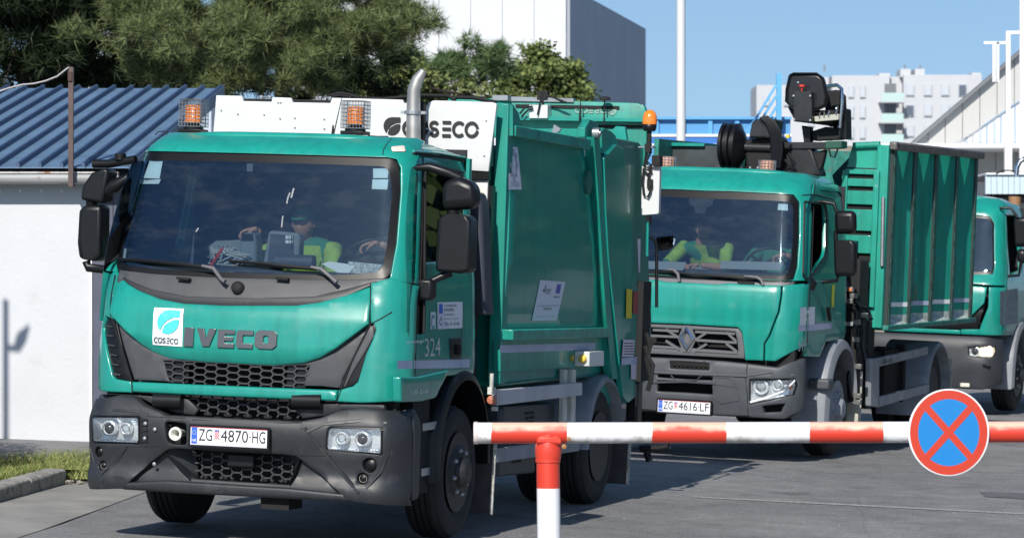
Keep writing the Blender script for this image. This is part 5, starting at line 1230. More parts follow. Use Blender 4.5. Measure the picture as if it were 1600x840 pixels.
# bumper
CB2 = Cab([(.30, .0), (.55, -.05), (.75, -.06), (.95, -.04), (1.06, .03)], [(.30, 1.07), (.6, 1.09), (.95, 1.08), (1.06, 1.04)], D=.26, t0=.76, bul=.06)
def fb2(pts): return T2.FP(pts, CB2.V)
hl2 = fb2([(1171, 592), (1199, 592), (1243, 591), (1246, 600), (1241, 616), (1205, 624), (1171, 631)])
op2 = both(zc(fb2([(1070, 597), (1112, 599), (1113, 616), (1070, 613)])))
ms2 = fb2([(1047, 564), (1108, 567), (1108, 578), (1047, 575)])
fg2 = fb2([(1191, 634), (1228, 630), (1222, 643), (1193, 644)])
sl2 = both(zc(fb2([(1070, 586), (1113, 588), (1113, 594), (1070, 592)])))
ob2 = [(0, .3)] ; top2 = fb2([(1068, 560), (1130, 564), (1168, 568), (1215, 574)])
out2 = both([(0, T2.FV(1068, 560, CB2.V)[1])] + top2[1:] + [(CB2.u(w), w) for w in (.98, .9, .8, .7, .6, .5)] + [(.95, .42), (.4, .42), (0, .42)])
panel('bumper', out2, CB2.fs, RENG, K2, .05, .014, .06, holes=[hl2, op2, fg2, sl2, ms2])
HH = headlight(CB2, T2, K2, hl2, [(1187, 604, .055, 'l'), (1215, 602, .040, 'l')])
m_ = MB(); m_.tube([CB2.fs(*p, -.008) for p in fb2([(1172, 628), (1195, 622), (1222, 612), (1236, 600), (1242, 594)])], .013, 8); m_.obj('day_running_strip', mat('clear_strip', (.85, .87, .9), .15), HH, smooth=60)
MB().lathe([(.02, 0), (.018, .01), (0, .012)], CB2.fs(*T2.FV(1236, 604, CB2.V), -.02), (0, -1, 0), 12).obj('indicator_bulb', AMB, HH)
hl2m = [(-a, b) for a, b in hl2][::-1]
panel('headlight', hl2m, lambda a, b, o=0: CB2.fs(a, b, o - .004), REFL, K2, .01, .003, .1)
m_ = MB()
P_ = T2.FP([(1047, 564), (1108, 578)], CB2.V); x0, x1, y1_, y0_ = P_[0][0], P_[1][0], P_[0][1], P_[1][1]
for k in range(-3, 12):
    for s_ in (1, -1):
        xa = x0 + (x1 - x0) * k / 9; xb = xa + s_ * (y1_ - y0_) * 1.2
        pts = [(xa + (xb - xa) * t / 6, y0_ + (y1_ - y0_) * t / 6) for t in range(7)]; pts = [p for p in pts if x0 <= p[0] <= x1]
        if len(pts) > 1: m_.bar(CB2.fs(*pts[0], -.02), CB2.fs(*pts[-1], -.02), .008, .008)
m_.obj('step_mesh', DARK, K2)
MB().bb(-1.0, 1.0, .12, .2, .45, 1.05).obj('front_crossmember', DARK, K2)
for pts, w0, o_ in (([(1020, 580), (1168, 586)], .05, .018), ([(1020, 597), (1070, 596), (1118, 599)], .022, .012), ([(1117, 600), (1152, 604), (1155, 625), (1128, 630), (1112, 620)], .012, .006), ([(1170, 586), (1205, 580), (1240, 586)], .03, .01), ([(1115, 588), (1140, 590), (1150, 600)], .015, .008), ([(1048, 585), (1055, 594), (1088, 594), (1096, 586)], .012, .008)):
    ridge(pts, w0, RENG, o_, 'bumper_ridge', CB2, T2, K2)
m_ = MB(); m_.tube([CB2.fs(*p, .002) for p in fb2([(1168, 568), (1165, 590), (1168, 620), (1169, 648)])], .004, 4); m_.tube([CB2.fs(*p, .002) for p in fb2([(1000, 638), (1060, 645), (1168, 649), (1240, 652)])], .006, 4); m_.obj('seam', DARK, K2)
fp = T2.FV(1110, 624, CB2.V); q0 = T2.F(1028, 639, -.09); q1_ = T2.F(1110, 629, -.09)
plate(K2, lambda a, b, o=0: (a, -.09 - o, b), q0[0], q1_[0], q1_[1] - .108, q1_[1] + .004, 'ZG', '4616-LF')
for pts, arm in (([(1027, 422), (1060, 426), (1085, 429)], [(1045, 421), (1055, 421), (1062, 428), (1064, 440)]), ([(1075, 428), (1130, 432), (1178, 436)], [(1165, 431), (1185, 433), (1192, 437), (1195, 446)])):
    wb = MB().tube([C2.fs(*p, .03) for p in f2(pts)], [.008, .015, .010], 6).obj('wiper', BLK, K2, smooth=50)
    MB().tube([C2.fs(*p, .05) for p in f2(arm)], [.010, .016, .016, .014], 8).obj('wiper_arm', mat('wiper_arm', (.12, .12, .13)), wb, smooth=50)
m_ = MB(); m_.add([C2.fs(*p, -.024) for p in f2([(1215, 318), (1231, 319), (1231, 329), (1214, 328)])], [[0, 1, 2, 3]]); m_.obj('windscreen_sticker', mat('windscreen_sticker', (.72, .80, .78)), K2)
m_ = MB(); m_.prism(f2([(1075, 309), (1114, 311), (1112, 320), (1103, 324), (1101, 333), (1086, 333), (1083, 322), (1076, 318)]), lambda a, b, d: (a, C2.V(a, b) + .02 + d, b), 0, .05); m_.obj('camera_housing', BLK, K2)
MB().prism(f2([(1152, 419), (1165, 417), (1168, 424), (1152, 424)]), lambda a, b, d: (a, .1 + d, b), 0, .01)
a = T2.FV(1175, 443, C2.V); MB().box((a[0] - .06, C2.V(*a), a[1] - .0), (.16, .02, .04)).obj('air_vent', DARK, K2)
# sides
dw2 = [1.12 + .1 * i for i in range(16)]
sd2 = [(C2.edge(w), w) for w in dw2] + [(.9, 2.64), (1.5, 2.62), (1.66, 2.5), (1.7, 2.2), (1.7, 1.2), (1.66, 1.12), (1.0, 1.12), (.8, .98), (.34, 1.0)]
w2_ = roundpoly(s2([(1257, 315), (1290, 318), (1292, 340), (1291, 398), (1283, 408), (1272, 425), (1262, 436), (1255, 432)]), [.04, .05, .1, .1, .05, .05, .04, .04])
panel('door', sd2, R2, TEAL, K2, .03, .012, .09, holes=[w2_], label='shaded driver door with fleet number')
panel('door', sd2, C2.ss(-1), TEAL, K2, .03, .012, .14, holes=[w2_])
panel('door_window', w2_, lambda a, b, o=0: C2.ss(-1)(a, b, o - .012), SGLASS, K2, .003, 0, .2)
m_ = MB(); wl = w2_ + w2_[:1]; m_.tube([R2(*p, .0) for p in wl], .012, 5, False); m_.obj('window_seal', BLK, K2)
m_ = MB(); m_.tube([R2(C2.edge(w) + .015, w, .001) for w in dw2], .005, 4); m_.tube([R2(*p, .002) for p in s2([(1253, 305), (1275, 304), (1303, 312)])], .006, 4); m_.obj('seam', DARK, K2)
m_ = MB(); a, b, c, d = s2([(1247, 508), (1300, 504), (1300, 513), (1247, 518)]); m_.add([R2(*p, .004) for p in (a, b, c, d)], [[0, 1, 2, 3]]); m_.obj('door_stripe', STRIPE, K2)
n0, n1 = s2([(1246, 554), (1259, 524)]); write(m_ := MB(), '644', R2, n0[0], n1[0], n0[1] + .03, n1[1], .005); m_.obj('fleet_number', GREYPR, K2)
a, b, c, d = s2([(1250, 480), (1273, 479), (1272, 507), (1249, 509)]); DS = MB().add([R2(*p, .004) for p in (a, b, c, d)], [[0, 1, 2, 3]]).obj('door_sticker', mat('shaded_sticker', (.62, .66, .74)), K2)
cc = ((a[0] + c[0]) / 2, (a[1] + c[1]) / 2); stroke(m_ := MB(), arc(cc[0], cc[1], .07, .045, -60, 240), .022, R2, .006); m_.obj('sticker_ring', PAPER, DS)
a = s2([(1289, 480), (1292, 478), (1292, 500), (1289, 502)]); MB().bar(R2(*a[0], .03), R2(*a[2], .03), .03, .03).obj('door_handle', BLK, K2)
a = s2([(1299, 445), (1304, 444), (1302, 480), (1298, 480)]); MB().add([R2(*p, .006) for p in a], [[0, 1, 2, 3]]).obj('reflective_strip', mat('yellow_green_print', (.45, .50, .06), .5), K2)
mirror(K2, [T2.F(x, y, .75) for x, y in ((1302, 329), (1335, 329), (1336, 364), (1303, 366))], [T2.F(x, y, .75) for x, y in ((1301, 375), (1333, 375), (1336, 382), (1335, 431), (1303, 432))], .75, 1,
       [[(*[T2.F(x, y, .8)[0], .8, T2.F(x, y, .8)[1]], .018) for x, y in ((1258, 316), (1285, 315), (1303, 318), (1308, 332))], [(*[T2.F(x, y, .8)[0], .8, T2.F(x, y, .8)[1]], .018) for x, y in ((1270, 440), (1290, 440), (1308, 438), (1310, 428))], [(*[T2.F(x, y, .82)[0], .82, T2.F(x, y, .82)[1]], .02) for x, y in ((1306, 360), (1306, 380))]], th=.12)
m_ = MB(); p = T2.F(1262, 447, .45); m_.lathe([(0, -.06), (.07, -.03), (.09, .03), (.05, .08), (0, .09)], (p[0], .45, p[1]), (0, 0, 1), 14); m_.obj('mirror_bracket', BLK, K2, smooth=60)
MB().prism([T2.F(x, y, .5) for x, y in ((1017, 335), (1047, 333), (1048, 350), (1040, 356), (1019, 357))], lambda a, b, d: (a, -.12 + d, b), 0, .06).obj('front_mirror', BLK, K2, bevel=.015)
p = T2.F(1255, 289, .8); MB().lathe([(.03, 0), (.03, .02), (.015, .035), (0, .037)], (p[0], .8, p[1]), (0, -1, .2), 12).obj('marker_lamp', BLK, K2)
for px, py in ((1042, 271), (1198, 277)):
    u_, w_ = T2.F(px, py, .85); Bc = MB().lathe([(.075, 0), (.075, .05), (.07, .055), (.07, .15), (.06, .165), (0, .17)], (u_, .85, w_ - .01), n=20).obj('beacon', mat('dusty_amber', (.62, .30, .20), .5), K2, smooth=40)
    g = MB()
    for k in range(16): an = 2 * pi * k / 16; g.tube([(u_ + .082 * cos(an), .85 + .082 * sin(an), w_), (u_ + .082 * cos(an), .85 + .082 * sin(an), w_ + .16)], .003, 4, False)
    for k in range(7): g.tube([(u_ + .082 * cos(2 * pi * j / 14), .85 + .082 * sin(2 * pi * j / 14), w_ + .16 * k / 6) for j in range(15)], .003, 4, False)
    g.obj('cage', STEEL, Bc)
# interior of cab 2
MB().bb(-1.0, 1.0, 1.68, 1.7, 1.1, 2.6).obj('cab_rear_wall', INT, K2); MB().bb(-1.0, 1.0, .4, 1.68, 1.06, 1.1).obj('cab_floor', INT, K2)
MB().prism([(.22, 1.2), (.16, 1.66), (.24, 1.76), (.6, 1.76), (.7, 1.68), (.7, 1.2)], lambda v, w, d: (d, v, w), -.95, .95).obj('dashboard', mat('dashboard', (.05, .055, .065)), K2, bevel=.02)
m_ = MB()
for x0, x1 in ((1012, 1075), (1128, 1225)): m_.prism([T2.F(x0, 409, .3), T2.F(x1, 411, .3), T2.F(x1 - 3, 424, .25), T2.F(x0, 421, .25)], lambda a, b, d: (a, .22 + (b - 1.8) * 1.2 + d, b + .01), 0, .01)
m_.obj('dashboard_tray', mat('pale_dash', (.30, .33, .36), .5), K2)
for u_ in (-.5, .55):
    MB().bb(u_ - .25, u_ + .25, 1.05, 1.5, 1.3, 1.48).obj('seat', INT, K2, bevel=.05); MB().bb(u_ - .23, u_ + .23, 1.46, 1.58, 1.48, 2.25).obj('seat_back', INT, K2, bevel=.05)
cst = Vector((.52, .72, 1.83)); ring = [tuple(cst + .21 * (cos(2 * pi * k / 28) * A_ + sin(2 * pi * k / 28) * B_)) for k in range(29)]
sw = MB(); sw.tube(ring, .015, 8, False)
for k in (30, 150, 270): sw.tube([tuple(cst - ax * .03), tuple(cst + .21 * (cos(radians(k)) * A_ + sin(radians(k)) * B_))], .014, 6)
sw.obj('steering_wheel', BLK, K2, smooth=60)
T2M = T2.M
u2, w2 = T2.F(1219, 402, .65)
person('driver of the crane truck in green shirt with hand on the wheel', T2M, (.55, 1.2, 1.45), (.53, 1.12, 1.95), (.55, 1.08, 2.08), (.57, 1.02, 2.24),
       [((.74, 1.08, 1.96), (.80, .9, 1.82), (u2 + .07, .62, w2 + .03), (-1, -.1, -.15)), ((.34, 1.08, 1.96), (.26, .85, 1.78), (.36, .65, 1.84), (.4, -1, 0))], vest=False, shirt=GREENF)
u3 = T2.F(1045, 380, .8)
person('passenger of the crane truck leaning forward in yellow-green vest', T2M, (-.10, 1.2, 1.45), (-.16, 1.0, 1.93), (-.2, .92, 2.03), (-.16, .84, 2.16),
       [((.05, .95, 1.95), (.1, .75, 1.78), (-.1, .6, 1.80), (-1, -.4, 0)), ((-.38, .95, 1.95), (-.48, .7, 1.78), (-.3, .55, 1.80), (.8, -.6, 0))], vest=True, look=(-.3, -1, -.3))
# mudguards and wheels
VW2 = 1.5
for sg in (-1, 1):
    arch(K2, sg * .78, sg * 1.12, VW2, .55, .60, .012, 5, 175, mat('light_mudguard', (.20, .215, .24), .45, noise=(3, .15)), 'front_mudguard', lip=.10, drop=(.12, .34))
    wheel(K2, (sg * 1.05, VW2, .46), sg, .46, .27, lit=True)
    wheel(K2, (sg * 1.06, VW2 + 3.85, .46), sg, .46, .27, dual=True)
    wheel(K2, (sg * .75, VW2 + 3.85, .46), sg, .46, .26, dual=True)
    arch(K2, sg * .6, sg * 1.14, VW2 + 3.85, .46, .55, .01, 5, 172, GREYM, 'rear_mudguard', lip=.04, drop=(.3, .3))
MB().box((1.04, VW2 - .55, .72), (.2, .2, .10)).obj('mudguard_step', RENG, K2, bevel=.02)
for v_ in (VW2 + .66, VW2 + 3.85 + .64):
    MB().prism([(.8, .12), (1.12, .12), (1.12, .8), (.8, .8)], lambda a, b, d, v_=v_: (a, v_ + d, b), 0, .015).obj('mud_flap', mat('cream_rubber', (.42, .41, .35), .8, noise=(10, .2)), K2)
m_ = MB()
for sg in (-1, 1): m_.bb(sg * .42, sg * .50, .3, 6.2, .62, .88)
m_.obj('chassis_rail', DARK, K2)
MB().bb(-.5, .5, .7, 2.0, .5, 1.1).obj('engine', DARK, K2, bevel=.04)
sg_ = mat('side_guard_paint', (.45, .46, .50))
for pts in ([(1372, 559), (1450, 541), (1450, 553), (1372, 573)], [(1372, 620), (1452, 599), (1452, 612), (1372, 636)]):
    MB().prism(T2.SP(pts, 1.18), lambda v, w, d: (1.14 + d, v, w), 0, .04).obj('side_guard_bar', mat('weathered_aluminium', (.26, .28, .31), .45, metal=.3, noise=(6, .2)), K2, bevel=.004)
MB().prism(T2.SP([(1361, 560), (1374, 559), (1374, 636), (1361, 634)], 1.18), lambda v, w, d: (1.12 + d, v, w), 0, .06).obj('side_guard_post', mat('weathered_aluminium', (.26, .28, .31)), K2, bevel=.01)
m_ = MB(); a, b = T2.SP([(1379, 570), (1396, 559)], 1.19); write(m_, 'DB-476', lambda x, y, o=0: (1.183, x, y), a[0], b[0], a[1] + .01, b[1], 0); m_.obj('guard_lettering', BLKP, K2)
cb2 = lambda name, lists, v, r, m: cable(name, lists, v, r, m, K2, T2)
m_ = MB(); m_.bb(.6, 1.1, 2.0, 2.35, .5, 1.9); m_.bb(.85, 1.12, 2.35, 2.6, .45, 1.3); m_.obj('crane_leg', DARK, K2, bevel=.02)
m_ = MB()
for v_ in (2.8, 3.5, 4.3): m_.bb(.9, 1.0, v_, v_ + .04, .4, 1.0)
m_.bb(-.95, .95, 2.7, 4.6, .5, .95); m_.obj('underbody_box', DARK, K2)
cb2('hydraulic_hose', [[(1325, 450), (1330, 470), (1338, 490), (1334, 520), (1340, 545)], [(1318, 460), (1326, 480), (1340, 475), (1350, 490), (1345, 530)], [(1335, 468), (1345, 480), (1355, 482), (1362, 500)], [(1340, 500), (1350, 515), (1347, 540), (1352, 560)], [(1330, 560), (1326, 590), (1330, 620)], [(1322, 440), (1328, 455), (1322, 470)]], 1.95, .02, BLK)
m_ = MB()
for px, py in ((1329, 452), (1334, 462), (1328, 470), (1340, 503), (1352, 492), (1338, 530), (1341, 572), (1340, 618), (1340, 628)): a = T2.F(px, py, 1.92); m_.box((a[0], 1.92, a[1]), (.07, .06, .05))
m_.obj('hydraulic_valve', mat('oily_steel', (.18, .18, .17), .4, metal=.5), K2, bevel=.006)
MB().box((T2.F(1329, 452, 1.9)[0], 1.88, T2.F(1329, 452, 1.9)[1]), (.03, .02, .03)).obj('small_red_lamp', mat('orange_lens', (.9, .25, .08), .3), K2)
MB().prism([T2.F(x, y, 1.95) for x, y in ((1316, 503), (1338, 502), (1338, 508), (1320, 509), (1320, 522), (1315, 522))], lambda a, b, d: (a, 1.95 + d, b), 0, .3).obj('step_frame', GREYM, K2)

# --- open container with ribs
vf = 2.55
uc = 1.24
CON = K2
a0v = T2.S(1392, 300, uc)[0]; a1v = T2.S(1529, 300, uc)[0]; wt = T2.S(1392, 228, uc)[1]; wb_ = T2.S(1392, 512, uc)[1]
vf = a0v
def c2f(x, y): return T2.F(x, y, vf)
TF = mat('container_teal', (.012, .30, .225), .42, coat=.2, noise=(3, .12), dirt=((.10, .20, .16), 8, .60, .15), streak=.3)
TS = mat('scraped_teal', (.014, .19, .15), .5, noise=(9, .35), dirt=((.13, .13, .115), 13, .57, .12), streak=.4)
front = [c2f(*p) for p in ((1332, 227), (1388, 227), (1391, 512), (1368, 512), (1366, 485), (1316, 478), (1316, 300), (1322, 265), (1328, 240))]
ue = front[1][0]
MB().prism([front[0], (ue, wt), (ue, wb_)] + front[3:], lambda a, b, d: (a, vf + d, b), 0, .06).obj('container_front', TF, K2, bevel=.006)
MB().bb(ue - .10, ue + .02, vf - .05, vf + .10, wb_, wt + .01).obj('corner_post', TF, K2, bevel=.01)
m_ = MB(); b0 = c2f(1334, 230); m_.tube([(b0[0], vf - .02, wt - .01), (ue - .08, vf - .02, wt + .01)], .035, 10); m_.obj('front_rim', TF, K2, smooth=60)
ld = K2
xl, xr = c2f(1323, 300)[0], c2f(1372, 300)[0]
for x in (xl, xr):
    MB().bb(x - .028, x + .028, vf - .10, vf - .03, T2.F(1330, 478, vf)[1], T2.F(1330, 266, vf)[1]).obj('ladder_rail', TF, K2, bevel=.006)
for y0, y1 in ((264, 272), (279, 291), (298, 319), (327, 360), (367, 395), (409, 441), (449, 478)):
    MB().bb(xl, xr, vf - .07, vf - .045, c2f(1340, y1)[1], c2f(1340, y0)[1]).obj('ladder_plate', TF, K2, bevel=.004)
MB().bb(xl, xr, vf - .03, vf - .005, c2f(1340, 478)[1], c2f(1340, 262)[1]).obj('ladder_backing', DARK, K2)
MB().tube([(c2f(1383, 308)[0], vf - .08, c2f(1383, 308)[1]), (c2f(1381, 415)[0], vf - .08, c2f(1381, 415)[1])], .018, 8).obj('locking_rod', STEEL, K2, smooth=60)
# sloping scoop to the left, its shade put into the teal
lf = [T2.F(*p, vf - .02) for p in ((1332, 228), (1325, 262), (1318, 300), (1314, 360), (1296, 300), (1289, 273))]
MB().prism(lf, lambda a, b, d: (a, vf + .25 + d, b), 0, .05).obj('container_wing', mat('shaded_teal_paint', (.006, .09, .075), .5), K2)
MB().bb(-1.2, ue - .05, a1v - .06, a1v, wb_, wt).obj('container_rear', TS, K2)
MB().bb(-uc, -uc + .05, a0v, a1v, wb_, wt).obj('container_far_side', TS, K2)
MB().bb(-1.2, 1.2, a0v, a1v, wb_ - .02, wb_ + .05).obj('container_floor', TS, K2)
# near side: V-shaped troughs between upright ribs
rx = [1396, 1428, 1461, 1494, 1524]
rv = [T2.S(x, 300, uc)[0] for x in rx]
dp = .10
for i in range(4):
    v0, v1 = rv[i] + .03, rv[i + 1] - .03; vm_ = v0 + (v1 - v0) * .58; g = MB()
    wk = T2.S(1410, 411, uc)[1]
    for (wA, wB, dA, dB) in ((wt - .03, wk, dp, dp), (wk, wb_ + .12, dp * .95, dp)):
        g.add([(uc, v0, wB), (uc - dB, vm_, wB), (uc - dA, vm_, wA), (uc, v0, wA)], [[0, 1, 2, 3]])
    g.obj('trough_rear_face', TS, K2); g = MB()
    g.add([(uc - dp, vm_, wb_ + .12), (uc, v1, wb_ + .12), (uc, v1, wt - .03), (uc - dp, vm_, wt - .03)], [[0, 1, 2, 3]]); g.obj('trough_front_face', TF, K2)
    g = MB(); g.add([(uc, v0, wb_ + .03), (uc, v1, wb_ + .03), (uc, v1, wb_ + .12), (uc - dp, vm_, wb_ + .12), (uc, v0, wb_ + .12)], [[0, 1, 3], [1, 2, 3], [0, 3, 4]]); g.obj('trough_foot', mat('pale_lit_teal', (.42, .48, .45), .6, noise=(12, .4)), K2)  # pale colour stands in for light caught on the sloping foot
    g = MB(); g.add([(uc - dp * .5 + .015, (v0 + vm_) / 2 + .08, wk + .03), (uc - dp + .05, vm_ - .02, wk), (uc - dp + .05, vm_ - .02, wk + .05), (uc - dp + .03, vm_ + .03, wk + .02)], [[0, 1, 2], [0, 2, 3], [0, 3, 1]]); g.v = [(uc - dp + .01 + (x - uc + dp) * .3, vm_ + (y - vm_) * .35, wk + (z - wk) * .8) for x, y, z in g.v]; g.obj('trough_knob', mat('pale_lit_teal', (.42, .48, .45)), K2)
    g = MB()
    for (x0_, y0_, x1_, y1_) in ((0, 0, .58, 1), (.58, 1, 1, 0)):
        va, vb = v0 + (v1 - v0) * x0_, v0 + (v1 - v0) * x1_; ua, ub_ = uc - dp * y0_ + .004, uc - dp * y1_ + .004
        wa = wb_ + .20; g.add([(ua, va, wa), (ub_, vb, wa), (ub_, vb, wa + .045), (ua, va, wa + .045)], [[0, 1, 2, 3]])
    g.obj('reflective_tape', STRIPE if i % 2 else PAPER, K2)
for i, v_ in enumerate(rv):
    g = MB(); g.bb(uc - .03, uc + .012, v_ - .042, v_ + .042, wb_ + .02, wt - .03); rb_ = g.obj('container_rib', mat('scuffed_rib', (.035, .12, .10), .5, noise=(12, .6), dirt=((.14, .13, .12), 16, .58, .1), streak=.4), K2, bevel=.008)
for v_ in rv:
    for s_ in (-1, 1): MB().bb(uc - .03, uc + .006, v_ + s_ * .044, v_ + s_ * .062, wb_ + .02, wt - .03).obj('rib_edge_strip', mat('dark_rib_edge', (.02, .028, .026), .7), K2)  # narrow dark strips along both edges of each rib
MB().bb(uc - .03, uc + .05, a0v - .03, a1v + .03, wt - .04, wt + .045).obj('top_rail', mat('scraped_rail', (.16, .15, .14), .5, metal=.3, noise=(14, .5)), K2, bevel=.02)
MB().bb(uc - .10, uc + .03, a0v - .0, a1v + .02, wb_ - .02, wb_ + .03).obj('bottom_rail', TS, K2, bevel=.01)
m_ = MB()
a = T2.SP([(1437, 470), (1442, 443)], uc); write(m_, 'EES', lambda x, y, o=0: (uc - .06, y, x), a[0][1], a[1][1], a[0][0], a[1][0], 0); m_.obj('red_marking', mat('faded_red', (.25, .05, .04), .6), K2)
# --- crane with operator's seat
CR = K2
vq = 2.05
def q2(x, y, v=vq): return T2.F(x, y, v)
def pr(name, pts, v, th, m, bev=.01, par=K2): return MB().prism([T2.F(x, y, v) for x, y in pts], lambda a, b, d: (a, v + d, b), 0, th).obj(name, m, par, bevel=bev)
a = q2(1144, 228); m_ = MB(); rr = .225
prof = []
for k in range(3): h = -.10 + k * .065; prof += [(rr * .86, h), (rr, h + .012), (rr, h + .040), (rr * .86, h + .052)]
m_.lathe(prof + [(rr * .6, .12), (rr * .3, .14), (0, .14)], (a[0], vq, a[1]), (1, 0, 0), 32).obj('hose_reel', BLK, K2, smooth=35)
pr('valve_cabinet', [(1170, 216), (1175, 190), (1182, 186), (1212, 186), (1208, 216)], vq - .1, .3, mat('black_metal', (.02, .02, .022), .35, noise=(8, .3)), .02)
m_ = MB(); b = q2(1205, 231); m_.tube([(a[0] + .1, vq, b[1]), (b[0], vq, b[1])], .045, 12); m_.obj('boom_cylinder', mat('black_metal', (.02, .02, .022)), K2, smooth=50)
pr('crane_head', [(1160, 218), (1216, 214), (1222, 240), (1218, 272), (1166, 272), (1163, 240)], vq, .35, DARK, .03)
pr('crane_base', [(1165, 238), (1240, 232), (1246, 275), (1160, 275)], vq + .1, .4, mat('black_metal', (.02, .02, .022)), .02)
random.seed(3)
cb2('hydraulic_hose', [[(1206 + k * 2.2, 262), (1208 + k * 2.6, 235), (1204 + k * 3, 208), (1198 + k * 2.5, 192), (1188 + k * 2, 184 - k * .4)] for k in range(6)] + [[(1226, 250), (1236, 262), (1222, 270)], [(1232, 240), (1242, 255), (1236, 270)]], vq - .14, .016, BLK)
pr('yellow_cap', [(1228, 211), (1233, 210), (1233, 216), (1228, 216)], vq - .16, .03, mat('yellow_print', (.60, .50, .03)), .002)
pr('crane_beam', [(1222, 222), (1314, 222), (1314, 232), (1260, 233), (1236, 233), (1222, 230)], vq, .2, mat('black_metal', (.02, .02, .022)), .008)
pr('crane_beam_end', [(1289, 221), (1315, 220), (1315, 231), (1289, 232)], vq - .01, .22, mat('dark_green_metal', (.01, .07, .045), .5), .006)
pr('crane_column', [(1234, 228), (1268, 232), (1282, 275), (1236, 275)], vq + .02, .25, mat('black_metal', (.02, .02, .022)), .02)
pr('crane_brace', [(1290, 233), (1284, 260), (1275, 275), (1262, 262), (1268, 240)], vq + .05, .1, DARK, .01)
pr('pedestal', [(1252, 196), (1266, 198), (1266, 224), (1256, 224)], vq, .12, BLK, .01)
pr('control_console', [(1238, 150), (1240, 142), (1268, 142), (1269, 192), (1240, 190)], vq - .22, .14, mat('black_metal', (.02, .02, .022)), .012)
pr('seat_base', [(1229, 165), (1236, 172), (1300, 172), (1316, 184), (1290, 196), (1242, 190)], vq - .06, .4, DARK, .03)
SB2 = pr('operator_seat_back', [(1234, 118), (1240, 115), (1276, 115), (1286, 122), (1292, 150), (1290, 166), (1276, 172), (1240, 171), (1228, 158), (1229, 140)], vq - .12, .10, mat('black_vinyl', (.014, .014, .016), .28, bump=(10, .4)), .04)
MB().tube([(T2.F(x, y, vq - .13)[0], vq - .13, T2.F(x, y, vq - .13)[1]) for x, y in ((1234, 118), (1240, 115), (1276, 115), (1286, 122), (1292, 150), (1290, 166), (1276, 172), (1240, 171), (1228, 158), (1229, 140), (1234, 118))], .012, 6, False).obj('seat_piping', BLK, SB2, smooth=60)
p = q2(1253, 136, vq - .2); MB().lathe([(.008, -.04), (.008, 0), (.032, .002), (.030, .02), (0, .024)], (p[0], vq - .2, p[1] - .0), (0, 0, 1), 14).obj('emergency_knob', RED, K2, smooth=50)
pr('seat_side', [(1292, 142), (1310, 140), (1318, 150), (1319, 175), (1306, 200), (1290, 196), (1288, 160)], vq + .15, .12, DARK, .02)
pr('side_box', [(1310, 168), (1322, 170), (1323, 218), (1310, 217)], vq - .02, .2, BLK, .01)
pr('foot_rest', [(1268, 205), (1290, 198), (1312, 200), (1312, 218), (1270, 220)], vq + .05, .2, DARK, .01)
pr('lever_panel', [(1272, 182), (1310, 178), (1310, 187), (1273, 190)], vq - .16, .06, mat('pale_dusty', (.40, .40, .34), .6), .004)
cb2('tube_frame', [[(1292, 135), (1308, 133), (1315, 139), (1315, 160), (1312, 200)]], vq - .14, .020, CHR)
cb2('lever', [[(1280, 183), (1281, 176)], [(1287, 182), (1288, 175)], [(1294, 181), (1296, 173)], [(1306, 170), (1309, 166), (1306, 178)]], vq - .18, .007, CHR)
cb2('cable', [[(1295, 232), (1298, 244), (1304, 246), (1309, 233)]], vq, .010, DARK)
m_ = MB()
for px, py in ((1240, 150), (1266, 150), (1241, 187), (1266, 188), (1172, 262), (1184, 262), (1247, 129)): a = q2(px, py, vq - .23); m_.lathe([(.012, 0), (.01, .008), (0, .009)], (a[0], vq - .23, a[1]), (0, -1, 0), 8)
m_.obj('bolt', STEEL, K2)
# roof hatch line and rack of cab 2
m_ = MB(); a, b = T2.F(1049, 268, .9), T2.F(1143, 270, .9); m_.bb(a[0], b[0], .9, 1.0, a[1] - .06, a[1] + .01); m_.obj('roof_strip', TEAL, K2)
pr('headboard', [(1030, 226), (1110, 228), (1160, 232), (1160, 268), (1030, 268)], 3.0, .05, mat('dusty_black_mesh', (.03, .04, .045), .6, noise=(6, .4)), .01)
pr('headboard_rail', [(1024, 222), (1100, 224), (1100, 229), (1032, 228), (1032, 262), (1026, 262)], 2.95, .05, TEAL, .006)

# ================================================================== truck 3, mostly hidden
T3 = Frame(5.0, 43.4, .18, 20.5, .04, .012)
C3 = Cab([(.9, .06), (1.3, .02), (1.62, .06), (1.74, .14), (2.5, .36), (2.6, .42), (2.72, .70)], [(.9, 1.10), (1.6, 1.09), (2.5, .99), (2.62, .97), (2.75, .92)], D=.2, t0=.80, bul=.06)
K3 = thing('waste_truck', 'green truck at the right edge with one headlight lit, third in the queue', 'truck', T3.M, 'green waste collection trucks in the queue')
R3 = C3.ss(1)
def s3(pts): return C3.SW(T3, pts)
def U3(ws): return [(C3.u(w), w) for w in ws]
wo3 = both([(0, 2.50), (.5, 2.50), (.84, 2.48), (.90, 2.40), (.93, 2.1), (.96, 1.85), (.95, 1.76), (.5, 1.73), (0, 1.72)])
wi3 = both([(0, 2.47), (.5, 2.47), (.82, 2.45), (.875, 2.38), (.905, 2.1), (.935, 1.86), (.92, 1.80), (.5, 1.77), (0, 1.76)])
panel('windscreen_surround', wo3, lambda a, b, o=0: C3.fs(a, b, o - .018), FRIT, K3, .03, 0, .1, holes=[wi3]); panel('windscreen', wi3, lambda a, b, o=0: C3.fs(a, b, o - .006), GLASS, K3, .004, 0, .1)
panel('windscreen_frame_panel', both([(0, 2.72), (.86, 2.71)] + U3([2.66, 2.5, 2.3, 2.1, 1.9, 1.75, 1.62]) + [(.5, 1.64), (0, 1.64)]), C3.fs, TEAL, K3, .03, .008, .09, holes=[grow(wo3, .995)])
